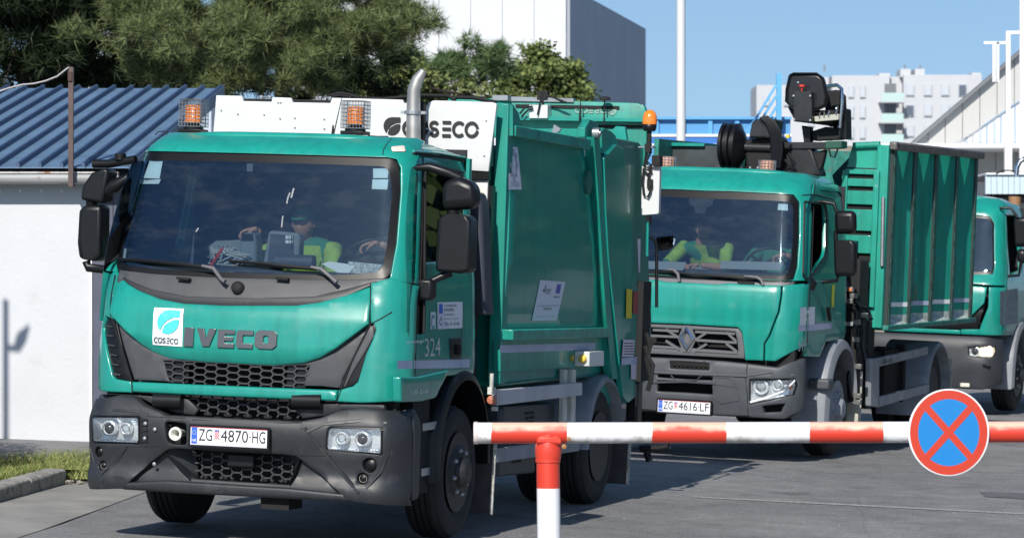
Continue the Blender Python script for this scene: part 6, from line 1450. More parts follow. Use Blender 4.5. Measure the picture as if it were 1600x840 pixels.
panel('bonnet', both([(0, 1.62), (.5, 1.62), (.9, 1.60), (.88, 1.4), (.70, 1.2), (.5, 1.15), (0, 1.15)]), lambda a, b, o=0: C3.fs(a, b, o + .02), TEAL, K3, .03, .012, .1)
panel('lower_grille_panel', both([(0, 1.13), (.5, 1.13), (.70, 1.18), (.885, 1.38), (.80, 1.06), (0, 1.06)]), lambda a, b, o=0: C3.fs(a, b, o - .01), BLK, K3, .03, .004, .1)
panel('corner_deflector', U3([1.6, 1.5, 1.3, 1.1, 1.0]) + [(.6, 1.0), (.6, 1.06), (.83, 1.07), (.93, 1.35), (.92, 1.6)], lambda a, b, o=0: C3.fs(a, b, o + .012), TEAL, K3, .03, .008, .07)
panel('lower_front_panel', [(-1.0, 1.0), (.59, 1.0), (.59, 1.05), (-1.0, 1.05)], lambda a, b, o=0: C3.fs(a, b, o + .012), TEAL, K3, .03, .008, .1)
panel('roof', [(-.9, .68), (.9, .68), (.97, .95), (.98, 1.6), (-.98, 1.6), (-.97, .95)], roof_s(C3, 2.745, .6, 1.66, .12), TEAL, K3, .02, .03, .12)
CB3 = Cab([(.3, .0), (.6, -.04), (.9, -.03), (.98, .02)], [(.3, 1.1), (.6, 1.12), (.98, 1.08)], D=.26, t0=.78, bul=.07)
hl3 = T3.FP([(1513, 542), (1555, 541), (1557, 548), (1552, 558), (1514, 557)], CB3.V)
panel('bumper', both([(0, .98), (.9, .98)] + [(CB3.u(w), w) for w in (.95, .8, .6, .4)] + [(.9, .32), (0, .32)]), CB3.fs, mat('worn_bumper', (.028, .031, .038), .5, noise=(4, .2)), K3, .05, .014, .09, holes=[hl3])
H3 = headlight(CB3, T3, K3, hl3, [(1522, 549, .05, 'd')])
p = T3.FV(1542, 549, CB3.V); MB().lathe([(.085, 0), (.08, .012), (0, .02)], CB3.fs(*p, -.05), (0, -1, 0), 18).obj('lit_bulb', mat('lit_lamp', (.9, .8, .6), .3, emit=((1, .80, .55), 1.3)), H3, smooth=60)
p = T3.FV(1508, 601, CB3.V); MB().box(CB3.fs(*p, .01), (.12, .02, .05)).obj('fog_lamp', mat('fog_lens', (.62, .60, .52)), K3, bevel=.008)
p = T3.FV(1541, 571, CB3.V); MB().box(CB3.fs(*p, .01), (.10, .02, .04)).obj('blank_cap', BLK, K3, bevel=.008)
dw3 = [1.0 + .1 * i for i in range(17)]
w3 = [(.62, 1.72), (.60, 2.2), (.66, 2.50), (1.3, 2.50), (1.34, 2.0), (1.3, 1.80), (.9, 1.78)]
sd3 = [(C3.edge(w), w) for w in dw3] + [(.9, 2.66), (1.5, 2.64), (1.64, 2.5), (1.64, 1.15), (1.0, 1.1), (.8, 1.0)]
panel('door', sd3, R3, TEAL, K3, .03, .012, .1, holes=[w3]); panel('door', sd3, C3.ss(-1), TEAL, K3, .03, .012, .2)
MB().bb(-1.0, 1.0, 1.6, 1.64, 1.0, 2.6).obj('cab_rear_wall', INT, K3); MB().bb(-1.0, 1.0, .3, .7, 1.2, 1.72).obj('dashboard', INT, K3, bevel=.02); MB().bb(-1.0, 1.0, .4, 1.6, 1.0, 1.06).obj('cab_floor', INT, K3)
MB().bb(.3, .8, 1.3, 1.5, 1.3, 2.3).obj('seat_back', INT, K3, bevel=.04)
mirror(K3, [T3.F(x, y, .5) for x, y in ((1587, 389), (1603, 389), (1602, 412), (1589, 411))], [T3.F(x, y, .5) for x, y in ((1583, 340), (1606, 338), (1607, 385), (1585, 386))], .5, 1, [[(*[T3.F(x, y, .5)[0], .5, T3.F(x, y, .5)[1]], .018) for x, y in ((1562, 325), (1580, 325), (1590, 340))], [(*[T3.F(x, y, .5)[0], .5, T3.F(x, y, .5)[1]], .02) for x, y in ((1595, 408), (1592, 430), (1562, 432))]], th=.14)
MB().box((T3.F(1558, 434, .3)[0], .38, T3.F(1558, 434, .3)[1]), (.16, .1, .10)).obj('mirror_bracket', BLK, K3, bevel=.02)
arch(K3, .78, 1.14, 1.35, .55, .62, .012, 5, 175, mat('light_mudguard', (.20, .215, .24)), 'front_mudguard', lip=.08, drop=(.1, .3))
for sg in (1, -1):
    wheel(K3, (sg * 1.06, 1.35, .46), sg, .46, .27); wheel(K3, (sg * 1.06, 5.0, .46), sg, .46, .27, dual=True)
MB().bb(-1.1, 1.1, 2.2, 6.5, 1.1, 2.35).obj('truck_body', TEALOLD, K3, bevel=.03); MB().bb(-.5, .5, .5, 6.2, .5, 1.0).obj('chassis', DARK, K3)
m_ = MB(); a = s3([(1562, 455), (1590, 450), (1590, 505), (1562, 508)]); m_.add([R3(*p, .004) for p in a], [[0, 1, 2, 3]]); m_.obj('door_sticker', mat('dirty_shaded_sticker', (.14, .18, .22), .5, noise=(20, .5)), K3)
p = T3.F(1585, 325, 1.9); MB().tube([(p[0], 1.9, p[1] - .3), (p[0], 1.9, p[1] + .15)], .08, 12).obj('exhaust_pipe', mat('rusty_pipe', (.30, .16, .08), .6), K3, smooth=50)
m_ = MB(); p = T3.F(1530, 318, .5)
p0, p1 = T3.FV(1528, 326, C3.V), T3.FV(1542, 336, C3.V); MB().add([C3.fs(p0[0], p1[1], -.012), C3.fs(p1[0], p1[1], -.012), C3.fs(p1[0], p0[1], -.012), C3.fs(p0[0], p0[1], -.012)], [[0, 1, 2, 3]]).obj('windscreen_sticker', mat('windscreen_sticker', (.72, .80, .78)), K3)
cable('grille_vane', [[(1533, 475), (1530, 470)], [(1535, 485), (1528, 482)]], .1, .01, BLK, K3, T3)
# ================================================================== barrier with its sign
def at(px, py, Y): return Vector(((px - 800) / FPX * Y, Y, CAMZ + (HY - py) / FPX * Y))
def G(px, py):
    y = 25
    for _ in range(40): x = (px - 800) / FPX * y; y = .5 * y + .5 * min(400, (CAMZ - gz(x, y)) * FPX / max(1, (py - HY)))
    return Vector(((px - 800) / FPX * y, y, gz((px - 800) / FPX * y, y)))
BY = 17.0
def boom_mat(name, post=False):
    m = bpy.data.materials.new(name); m.use_nodes = True; nt = m.node_tree; n = nt.nodes; L = nt.links; b = n['Principled BSDF']
    b.inputs['Roughness'].default_value = .42; b.inputs['Coat Weight'].default_value = .3
    tc = n.new('ShaderNodeTexCoord'); sp = n.new('ShaderNodeSeparateXYZ'); L.new(tc.outputs['Object'], sp.inputs[0])
    no = n.new('ShaderNodeTexNoise'); no.inputs['Scale'].default_value = 9; no.inputs['Detail'].default_value = 7; L.new(tc.outputs['Object'], no.inputs['Vector'])
    # red paint sun-bleached where it faces up, chalky patches
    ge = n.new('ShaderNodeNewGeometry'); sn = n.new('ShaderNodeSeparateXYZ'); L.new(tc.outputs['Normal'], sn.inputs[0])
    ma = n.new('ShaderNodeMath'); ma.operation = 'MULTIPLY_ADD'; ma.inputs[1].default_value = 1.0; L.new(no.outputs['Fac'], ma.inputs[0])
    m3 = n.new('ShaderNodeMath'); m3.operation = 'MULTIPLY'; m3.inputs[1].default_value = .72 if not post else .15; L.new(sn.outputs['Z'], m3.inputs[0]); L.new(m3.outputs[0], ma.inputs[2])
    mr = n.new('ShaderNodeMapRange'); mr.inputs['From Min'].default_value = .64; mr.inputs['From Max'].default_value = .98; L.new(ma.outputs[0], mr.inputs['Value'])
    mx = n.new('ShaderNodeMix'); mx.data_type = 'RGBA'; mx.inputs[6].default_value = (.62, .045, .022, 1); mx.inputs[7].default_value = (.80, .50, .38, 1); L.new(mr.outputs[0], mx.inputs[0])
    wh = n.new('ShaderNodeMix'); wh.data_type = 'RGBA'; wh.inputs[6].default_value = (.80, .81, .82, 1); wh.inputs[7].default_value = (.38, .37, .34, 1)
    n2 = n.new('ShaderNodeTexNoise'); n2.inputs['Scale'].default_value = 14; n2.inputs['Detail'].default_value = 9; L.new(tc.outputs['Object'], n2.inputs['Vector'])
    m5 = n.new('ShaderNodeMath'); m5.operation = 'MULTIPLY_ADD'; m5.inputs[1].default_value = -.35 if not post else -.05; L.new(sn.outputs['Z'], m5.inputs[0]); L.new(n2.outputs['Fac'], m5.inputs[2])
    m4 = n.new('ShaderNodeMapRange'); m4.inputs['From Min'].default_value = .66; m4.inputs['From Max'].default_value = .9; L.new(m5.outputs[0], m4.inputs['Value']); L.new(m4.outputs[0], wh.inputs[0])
    # stripes along the axis by real position
    if not post:
        S = [(-.185, .0), (0, 0)]
        edges = [at(768, 0, BY).x, at(886, 0, BY).x, at(1019, 0, BY).x, at(1135, 0, BY).x, at(1264, 0, BY).x, at(1379, 0, BY).x, at(1510, 0, BY).x, at(1628, 0, BY).x]
        wob = n.new('ShaderNodeMath'); wob.operation = 'MULTIPLY_ADD'; wob.inputs[1].default_value = .02; L.new(no.outputs['Fac'], wob.inputs[0]); L.new(sp.outputs['X'], wob.inputs[2])
        acc = None
        for k in range(0, 8, 2):
            g1 = n.new('ShaderNodeMath'); g1.operation = 'GREATER_THAN'; g1.inputs[1].default_value = edges[k] + .01; L.new(wob.outputs[0], g1.inputs[0])
            g2 = n.new('ShaderNodeMath'); g2.operation = 'LESS_THAN'; g2.inputs[1].default_value = edges[k + 1] + .01; L.new(wob.outputs[0], g2.inputs[0])
            g3 = n.new('ShaderNodeMath'); g3.operation = 'MULTIPLY'; L.new(g1.outputs[0], g3.inputs[0]); L.new(g2.outputs[0], g3.inputs[1])
            if acc is None: acc = g3
            else:
                g4 = n.new('ShaderNodeMath'); g4.operation = 'ADD'; L.new(acc.outputs[0], g4.inputs[0]); L.new(g3.outputs[0], g4.inputs[1]); acc = g4
    else:
        acc = n.new('ShaderNodeMath'); acc.operation = 'GREATER_THAN'; acc.inputs[1].default_value = at(0, 762, BY).z; L.new(sp.outputs['Z'], acc.inputs[0])
    fin = n.new('ShaderNodeMix'); fin.data_type = 'RGBA'; L.new(acc.outputs[0], fin.inputs[0]); L.new(wh.outputs[2], fin.inputs[6]); L.new(mx.outputs[2], fin.inputs[7]); L.new(fin.outputs[2], b.inputs['Base Color'])
    bp = n.new('ShaderNodeBump'); bp.inputs['Strength'].default_value = .15; bp.inputs['Distance'].default_value = .004; L.new(n2.outputs['Fac'], bp.inputs['Height']); L.new(bp.outputs[0], b.inputs['Normal'])
    return m
KB = thing('road_barrier', 'red and white striped barrier boom across the exit on its forked post', 'barrier')
x0 = at(742, 676, BY); x1 = at(1680, 674, BY)
rb = .052
MB().tube([(x0.x, BY, x0.z), (x0.x + .6, BY, x0.z + .001), (x1.x, BY, x1.z)], rb, 32).obj('boom', boom_mat('boom_paint'), KB, smooth=40)
MB().lathe([(rb * .6, .0), (rb * 1.03, .0), (rb * 1.06, .006), (rb * 1.06, .02), (rb, .024)], (x0.x - .006, BY, x0.z), (1, 0, 0), 28).obj('boom_end_ring', mat('boom_end', (.70, .62, .60), .5, dirt=((.55, .12, .08), 30, .58, .1)), KB, smooth=40)
pt = at(856, 690, BY); pb = Vector((at(860, 900, BY).x, BY, gz(.2, BY)))
PM = boom_mat('post_paint', True)
MB().tube([(pt.x, BY, pt.z - .02), (pb.x, BY, pb.z)], [.057, .058], 32).obj('post', PM, KB, smooth=40)
c = at(857, 720, BY); MB().tube([(pt.x, BY, c.z + .012), (pt.x, BY, c.z - .004)], .062, 28).obj('post_collar', PM, KB, smooth=40)
cr = MB(); n = 24; vs = []
for i, (rr, dz, sq) in enumerate(((.062, 0, 1), (.066, .03, 1), (.064, .07, .95), (.05, .10, .9))):
    for k in range(n):
        a_ = 2 * pi * k / n; x_ = rr * cos(a_) * (1 if i < 3 else 1.1); y_ = rr * sin(a_)
        z_ = dz + (.025 * abs(sin(a_)) if i == 3 else 0); vs.append((pt.x + .002 + x_, BY + y_, c.z + .012 + z_))
cr.add(vs, [[i * n + k, i * n + (k + 1) % n, (i + 1) * n + (k + 1) % n, (i + 1) * n + k] for i in range(3) for k in range(n)]); cr.obj('saddle', PM, KB, smooth=60)
MB().prism([(at(838, 0, BY).x, at(0, 692, BY).z), (at(838, 0, BY).x, at(0, 684, BY).z), (at(846, 0, BY).x, at(0, 680, BY).z), (at(868, 0, BY).x, at(0, 679, BY).z), (at(876, 0, BY).x, at(0, 684, BY).z), (at(878, 0, BY).x, at(0, 694, BY).z)], lambda a, b, d: (a, BY - .062 + d, b), 0, .124).obj('saddle_plate', PM, KB, bevel=.012)
for px, py, r in ((888, 684, .010), (881, 696, .012)):
    p = at(px, py, BY); MB().lathe([(r, 0), (r, .02), (0, .024)], (p.x, BY - .06, p.z), (0, -1, 0), 8).obj('bolt', mat('rusty_bolt', (.35, .16, .05), .6), KB)
# no-stopping sign on the boom
SG = thing('no_stopping_sign', 'round blue no-stopping sign with red border and red cross, fixed to the barrier boom', 'road sign')
sc_ = at(1482, 675, BY - .08); sr_ = 62.5 * (BY - .08) / FPX; sx = sr_ * .99
def el(rx, rz, y, n=48): return [(sc_.x + rx * cos(2 * pi * k / n), y, sc_.z + rz * sin(2 * pi * k / n)) for k in range(n)]
def disc(name, k0, k1, y, m, th=.0):
    g = MB(); n = 64; y = BY - .08 - y
    if k0 == 0: g.add(el(sx * k1, sr_ * 1.08 * k1, y, n), [list(range(n))])
    else: g.add(el(sx * k0, sr_ * 1.08 * k0, y, n) + el(sx * k1, sr_ * 1.08 * k1, y, n), [[k, (k + 1) % n, n + (k + 1) % n, n + k] for k in range(n)])
    return g.obj(name, m, SG)
def sign_mat(name, col):
    m = mat(name, col, .35, coat=.3); return m
g = MB().lathe([(0, -.012), (sr_ * .98, -.012), (sr_ * 1.015, -.004), (sr_ * 1.015, .006), (sr_ * .99, .008), (0, .008)], (sc_.x, BY - .08, sc_.z), (0, -1, 0), 64); g.v = [(x, y, sc_.z + (z - sc_.z) * 1.07) for x, y, z in g.v]; g.obj('sign_plate', mat('sign_back_white', (.72, .73, .74), .4), SG, smooth=40)
disc('red_border', .775, .978, .0095, sign_mat('sign_red', (.52, .040, .015)))
disc('blue_field', 0, .79, .0088, sign_mat('sign_blue', (.006, .19, .52)))
for s_ in (1, -1):
    g = MB(); a_ = radians(46); dx, dz = sx * .80 * cos(a_), sr_ * 1.08 * .80 * sin(a_) * s_; L_ = math.hypot(dx, dz); nx, nz = -dz / L_ * sr_ * .085, dx / L_ * sr_ * .085; y = BY - .08 - .0105 - .0006 * s_
    g.add([(sc_.x - dx + nx, y, sc_.z - dz + nz), (sc_.x + dx + nx, y, sc_.z + dz + nz), (sc_.x + dx - nx, y, sc_.z + dz - nz), (sc_.x - dx - nx, y, sc_.z - dz - nz)], [[0, 1, 2, 3]]); g.obj('red_bar', MATS['sign_red'], SG)
MB().bb(sc_.x - .12, sc_.x + .12, BY - .074, BY - .05, sc_.z - .03, sc_.z + .03).obj('sign_clamp', STEEL, SG)

# ================================================================== ground
def road_mat():
    m = bpy.data.materials.new('asphalt'); m.use_nodes = True; nt = m.node_tree; n = nt.nodes; L = nt.links; b = n['Principled BSDF']; b.inputs['Roughness'].default_value = .82
    tc = n.new('ShaderNodeTexCoord')
    def noise(s, d, out='Fac', rough=.5):
        t = n.new('ShaderNodeTexNoise'); t.inputs['Scale'].default_value = s; t.inputs['Detail'].default_value = d; t.inputs['Roughness'].default_value = rough; L.new(tc.outputs['Object'], t.inputs['Vector']); return t.outputs[out]
    a = noise(46, 6, rough=.9); c = noise(.45, 5); e = noise(3, 8, rough=.7)
    r = n.new('ShaderNodeValToRGB'); r.color_ramp.elements[0].position = .38; r.color_ramp.elements[1].position = .64
    r.color_ramp.elements[0].color = (.12, .121, .125, 1); r.color_ramp.elements[1].color = (.36, .36, .355, 1); L.new(a, r.inputs[0])
    m1 = n.new('ShaderNodeMix'); m1.data_type = 'RGBA'; m1.blend_type = 'MULTIPLY'; m1.inputs[0].default_value = 1; L.new(r.outputs[0], m1.inputs[6])
    r2 = n.new('ShaderNodeValToRGB'); r2.color_ramp.elements[0].position = .3; r2.color_ramp.elements[1].position = .75; r2.color_ramp.elements[0].color = (.76, .76, .78, 1); r2.color_ramp.elements[1].color = (1.18, 1.17, 1.15, 1); L.new(c, r2.inputs[0]); L.new(r2.outputs[0], m1.inputs[7])
    m2 = n.new('ShaderNodeMix'); m2.data_type = 'RGBA'; m2.blend_type = 'MULTIPLY'; m2.inputs[0].default_value = .8; L.new(m1.outputs[2], m2.inputs[6])
    r3 = n.new('ShaderNodeValToRGB'); r3.color_ramp.elements[0].position = .35; r3.color_ramp.elements[1].position = .65; r3.color_ramp.elements[0].color = (.72, .72, .72, 1); r3.color_ramp.elements[1].color = (1.15, 1.15, 1.15, 1); L.new(e, r3.inputs[0]); L.new(r3.outputs[0], m2.inputs[7])
    v = n.new('ShaderNodeTexVoronoi'); v.feature = 'DISTANCE_TO_EDGE'; v.inputs['Scale'].default_value = .35; mp = n.new('ShaderNodeMapping'); mp.inputs['Scale'].default_value = (1, .5, 1)
    nz = n.new('ShaderNodeMix'); nz.data_type = 'RGBA'; nz.inputs[0].default_value = .12; L.new(tc.outputs['Object'], nz.inputs[6]); L.new(noise(2, 6, 'Color'), nz.inputs[7]); L.new(nz.outputs[2], mp.inputs[0]); L.new(mp.outputs[0], v.inputs['Vector'])
    cr_ = n.new('ShaderNodeMapRange'); cr_.inputs['From Min'].default_value = .0; cr_.inputs['From Max'].default_value = .008; cr_.inputs['To Min'].default_value = .86; L.new(v.outputs['Distance'], cr_.inputs['Value'])
    m3 = n.new('ShaderNodeMix'); m3.data_type = 'RGBA'; m3.blend_type = 'MULTIPLY'; m3.inputs[0].default_value = 1; L.new(m2.outputs[2], m3.inputs[6]); L.new(cr_.outputs[0], m3.inputs[7]); L.new(m3.outputs[2], b.inputs['Base Color'])
    o1 = noise(1.1, 4, rough=.55); mo = n.new('ShaderNodeMapRange'); mo.inputs['From Min'].default_value = .62; mo.inputs['From Max'].default_value = .70; mo.inputs['To Min'].default_value = 1; mo.inputs['To Max'].default_value = .72; L.new(o1, mo.inputs['Value'])
    m4 = n.new('ShaderNodeMix'); m4.data_type = 'RGBA'; m4.blend_type = 'MULTIPLY'; m4.inputs[0].default_value = 1; L.new(m3.outputs[2], m4.inputs[6]); L.new(mo.outputs[0], m4.inputs[7]); L.new(m4.outputs[2], b.inputs['Base Color'])
    bp = n.new('ShaderNodeBump'); bp.inputs['Strength'].default_value = .7; bp.inputs['Distance'].default_value = .008; L.new(a, bp.inputs['Height']); L.new(bp.outputs[0], b.inputs['Normal'])
    return m
g = MB(); xs = [-1500, -300, -60, -20, -9.36] + [-9 + i for i in range(0, 19)] + [20, 60, 300, 1500]; ys = [-30, 5, 12, 17, 20, 22, 24, 26, 28, 30, 33, 36, 40, 44, 50, 60, 75, 90, 200, 600, 2500]
g.add([(x, y, gz(x, y)) for y in ys for x in xs], [[j * len(xs) + i, j * len(xs) + i + 1, (j + 1) * len(xs) + i + 1, (j + 1) * len(xs) + i] for j in range(len(ys) - 1) for i in range(len(xs) - 1)])
RD = g.obj('road', road_mat(), smooth=60); RD['kind'] = 'structure'
def sheet(name, pts, m, dz, kind='structure', nsub=6, thick=0):
    """quad patch following the road; pts: four corners (x, y)"""
    g = MB(); n = nsub; vs = []
    for i in range(n + 1):
        for j in range(n + 1):
            s_, t_ = i / n, j / n; x = (pts[0][0] * (1 - s_) + pts[1][0] * s_) * (1 - t_) + (pts[3][0] * (1 - s_) + pts[2][0] * s_) * t_; y = (pts[0][1] * (1 - s_) + pts[1][1] * s_) * (1 - t_) + (pts[3][1] * (1 - s_) + pts[2][1] * s_) * t_
            vs.append((x, y, gz(x, y) + dz))
    g.add(vs, [[i * (n + 1) + j, (i + 1) * (n + 1) + j, (i + 1) * (n + 1) + j + 1, i * (n + 1) + j + 1] for i in range(n) for j in range(n)])
    o = g.obj(name, m); o['kind'] = kind; return o
CONC = mat('gutter_concrete', (.29, .28, .262), .85, noise=(3, .2), bump=(150, .5), dirt=((.19, .185, .17), 6, .55, .3))
sheet('gutter_strip', [(-5.6, 15), (-4.05, 15), (-2.75, 27.6), (-3.5, 27.6)], CONC, .005)
JN = mat('road_joint_filler', (.30, .295, .285), .9, noise=(30, .4))
P0, P1_, P2_, P3_ = G(1080, 775), G(1700, 806), G(1700, 809), G(1080, 777)
sheet('road_joint', [(P0.x, P0.y), (P1_.x, P1_.y), (P2_.x, P2_.y), (P3_.x, P3_.y)], JN, .004)
P0, P1_, P2_, P3_ = G(1530, 768), G(1640, 772), G(1640, 782), G(1540, 776)
sheet('tar_patch', [(P0.x, P0.y), (P1_.x, P1_.y), (P2_.x, P2_.y), (P3_.x, P3_.y)], mat('tar', (.12, .12, .125), .8, noise=(20, .3)), .0045)
# verge, kerb and grass
k0, k1 = Vector((-5.2, 15)), Vector((-3.52, 27.25))
def vz(x, y): return .235 + .0 * x
g = MB(); n = 10
vs = []; L_ = 18
xk = lambda y: k0.x + (k1.x - k0.x) * (y - k0.y) / (k1.y - k0.y)
ysv = [15, 20, 25, 27.25, 28, 32, 45]
for y in ysv:
    xr_ = xk(min(y, 27.25)) - .02 if y <= 27.25 else -3.2 + (y - 28) * .02
    vs += [(-14, y, .23), (xr_ - 1, y, .235 + .0), (xr_, y, gz(xr_, y) + (.115 if y <= 27.25 else .06))]
g.add(vs, [[i * 3 + k, i * 3 + k + 1, (i + 1) * 3 + k + 1, (i + 1) * 3 + k] for i in range(len(ysv) - 1) for k in range(2)])
o = g.obj('verge', mat('soil', (.10, .085, .05), .95, noise=(6, .4), bump=(30, .8), dirt=((.06, .09, .025), 9, .45, .2)), smooth=60); o['kind'] = 'structure'
KS = mat('kerb_stone', (.36, .345, .31), .9, noise=(7, .25), bump=(45, 1.2), dirt=((.10, .10, .095), 12, .5, .25))
for i in range(12):
    ya, yb = 15.25 + i * 1.0, 15.25 + (i + 1) * 1.0 - .012
    xa, xb = xk(ya), xk(yb); za = gz(xa, ya)
    g = MB(); w_ = .17
    vs = []
    random.seed(i)
    for y, x in ((ya, xa), (yb, xb)):
        z = gz(x, y)
        for q in ((0, -.1), (.004 + random.random() * .01, .10 + random.random() * .012), (-.02, .125), (-w_ + .02, .128), (-w_, .11), (-w_, -.1)): vs.append((x + q[0], y, z + q[1]))
    g.add(vs, [[k, (k + 1) % 6, 6 + (k + 1) % 6, 6 + k] for k in range(6)] + [[0, 1, 2, 3, 4, 5], [11, 10, 9, 8, 7, 6]])
    o = g.obj('kerb_stone', KS, bevel=.012); o['kind'] = 'structure'
# rubble at the end of the kerb
g = MB(); random.seed(11)
for k in range(60):
    x = -3.5 + random.uniform(-.1, .38); y = 27.3 + random.uniform(-.15, .9); s_ = random.uniform(.01, .045); z = gz(x, y) + .02 + s_ * .2
    R_m = Matrix.Rotation(random.random() * 6, 3, 'Z') @ Matrix.Rotation(random.random(), 3, 'X'); g.box((x, y, z), (s_ * 1.6, s_, s_ * .7), R_m)
o = g.obj('rubble', mat('rubble_stone', (.28, .25, .21), .95, noise=(40, .3))); o['kind'] = 'stuff'
g = MB(); random.seed(77)
for k in range(350):
    p = G(random.uniform(-20, 1620), random.uniform(715, 842)); s_ = random.uniform(.003, .011)
    g.box((p.x, p.y, p.z + s_ * .3), (s_ * 1.5, s_, s_ * .7), Matrix.Rotation(random.random() * 6, 3, 'Z'))
o = g.obj('grit', mat('grit_stone', (.20, .195, .18), .95, noise=(60, .5))); o['kind'] = 'stuff'
def grass_field(name, N, region, h0, h1, cols, seed):
    random.seed(seed); g = MB(); k = 0
    while k < N:
        x = random.uniform(*region[0]); y = random.uniform(*region[1])
        lim = xk(y) - .18 if y < 27.25 else -3.3 + random.uniform(-.25, .1)
        if x > lim: k += 1; continue
        z = .225 if y > 28 else .225
        xr_ = xk(min(y, 27.25)) - .02
        if x > xr_ - 1 and y <= 27.25: z = .235 + (gz(xr_, y) + .115 - .235) * (x - xr_ + 1)
        h = random.uniform(h0, h1); a = random.random() * 6.28; w_ = random.uniform(.003, .006); lx, ly = random.gauss(0, .35) * h, random.gauss(0, .35) * h
        dx, dy = cos(a) * w_, sin(a) * w_
        g.v += [(x - dx, y - dy, z), (x + dx, y + dy, z), (x + lx + dx * .6, y + ly + dy * .6, z + h * .6), (x + lx * 1.8, y + ly * 1.8, z + h)]; q = len(g.v) - 4
        g.f += [[q, q + 1, q + 2], [q, q + 2, q + 3]]; k += 1
    me = bpy.data.meshes.new(name); me.from_pydata(g.v, [], g.f); me.materials.append(cols); o = link(bpy.data.objects.new(name, me)); o['kind'] = 'stuff'; return o
def leafy(name, c1, c2, rough=.6, pos=(.2, .8), trans=0):
    if name in MATS: return MATS[name]
    m = bpy.data.materials.new(name); m.use_nodes = True; nt = m.node_tree; n = nt.nodes; L = nt.links; b = n['Principled BSDF']; b.inputs['Roughness'].default_value = rough
    ge = n.new('ShaderNodeNewGeometry'); r = n.new('ShaderNodeValToRGB'); r.color_ramp.elements[0].position = pos[0]; r.color_ramp.elements[1].position = pos[1]
    r.color_ramp.elements[0].color = (*c1, 1); r.color_ramp.elements[1].color = (*c2, 1); L.new(ge.outputs['Random Per Island'], r.inputs[0]); L.new(r.outputs[0], b.inputs['Base Color'])
    b.inputs['Specular IOR Level'].default_value = .25
    MATS[name] = m; return m
grass_field('grass', 60000, ((-4.9, -3.1), (25.6, 32)), .03, .085, leafy('grass_blades', (.08, .14, .025), (.34, .34, .13)), 4)

# ================================================================== kiosk on the left
KY = 32.0
SH = thing('kiosk', 'low white kiosk with blue ribbed metal roof at the left', 'kiosk')
wz0 = .1
def kx(px): return (px - 800) / FPX * KY
def kz(py): return CAMZ + (HY - py) / FPX * KY
eave = kz(268)
MB().bb(-11, kx(141), KY, KY + .12, wz0, eave - .05).obj('white_wall', mat('white_render', (.56, .575, .60), .7, noise=(2, .03), dirt=((.50, .49, .47), 3.5, .60, .25), bump=(25, .3)), SH)
MB().bb(kx(141), kx(144), KY - .012, KY + .12, wz0, eave - .05).obj('wall_edge_trim', PAPER, SH)
for i, (x0_, x1_) in enumerate(((144, 176), (177, 202))):
    MB().bb(kx(x0_), kx(x1_), KY + .01, KY + .13, wz0, eave - .05).obj('grey_wall_panel', mat('blue_grey_panel', (.075, .085, .125), .5, noise=(3, .1)), SH)
MB().bb(kx(202) - .12, kx(202), KY + .13, KY + 7, wz0, eave - .05).obj('side_wall', mat('blue_grey_panel', (.075, .085, .125)), SH)
MB().bb(-11, kx(202), KY + 6.9, KY + 7, wz0, eave + 1.0).obj('rear_wall', mat('blue_grey_panel', (.075, .085, .125)), SH)
r0 = Vector((0, KY - .30, kz(263) - .0)); ry = KY + 7.0; rz = CAMZ + (HY - 138) / FPX * ry
xe, xr_ = kx(207), (352 - 800) / FPX * ry
def roofp(x, t, h=0): return (x + (xr_ - xe) * t * .9, r0.y + (ry - r0.y) * t, r0.z + (rz - r0.z) * t + h)
BR = mat('blue_roof_sheet', (.115, .195, .30), .45, noise=(2, .14), dirt=((.15, .20, .26), 5, .56, .3))
BD = mat('blue_roof_rib', (.040, .075, .15), .5)  # darker than the sheet: shade of the rib flanks put into the colour
sp_ = 33.75 / FPX * KY
nr = 36
for i in range(nr):
    xa = xe - i * sp_; xb = xa - sp_ + .004
    g = MB(); g.add([roofp(xb, 0), roofp(xa, 0), roofp(xa, 1), roofp(xb, 1), roofp(xb, 0, -.01), roofp(xa, 0, -.01), roofp(xa, 1, -.01), roofp(xb, 1, -.01)], [[0, 1, 2, 3], [7, 6, 5, 4], [0, 4, 5, 1], [2, 6, 7, 3]]); g.obj('roof_sheet', BR, SH)
    xc = xa - sp_ * .1
    if i < 26:
        g = MB(); w_ = .021
        vs = [roofp(xc - w_, 0, 0), roofp(xc - w_ * .6, 0, .042), roofp(xc + w_ * .6, 0, .042), roofp(xc + w_, 0, 0), roofp(xc - w_, 1, 0), roofp(xc - w_ * .6, 1, .042), roofp(xc + w_ * .6, 1, .042), roofp(xc + w_, 1, 0)]
        g.add(vs, [[0, 1, 5, 4], [1, 2, 6, 5], [2, 3, 7, 6], [0, 3, 2, 1], [4, 5, 6, 7]]); g.obj('roof_rib', BD, SH)
g = MB(); g.add([roofp(xe, 0, .03), roofp(xe, 1, .03), roofp(xe, 1, -.12), roofp(xe, 0, -.12), roofp(xe + .02, 0, .03), roofp(xe + .02, 1, .03), roofp(xe + .02, 1, -.12), roofp(xe + .02, 0, -.12)], [[0, 1, 2, 3], [4, 7, 6, 5], [0, 4, 5, 1], [3, 2, 6, 7], [0, 3, 7, 4]]); g.obj('verge_board', BD, SH)
g = MB(); g.add([roofp(-11, .03, -.02), roofp(xe, .03, -.02), roofp(xe, .03, -.07), roofp(-11, .03, -.07)], [[0, 1, 2, 3]]); g.obj('fascia', DARK, SH)
gz_ = kz(280)
MB().tube([(-11, KY - .24, gz_), (xe - .1, KY - .24, gz_)], .055, 14).obj('gutter', mat('old_gutter', (.30, .31, .32), .5, noise=(2, .2), dirt=((.18, .12, .08), 4, .58, .1)), SH, smooth=50)
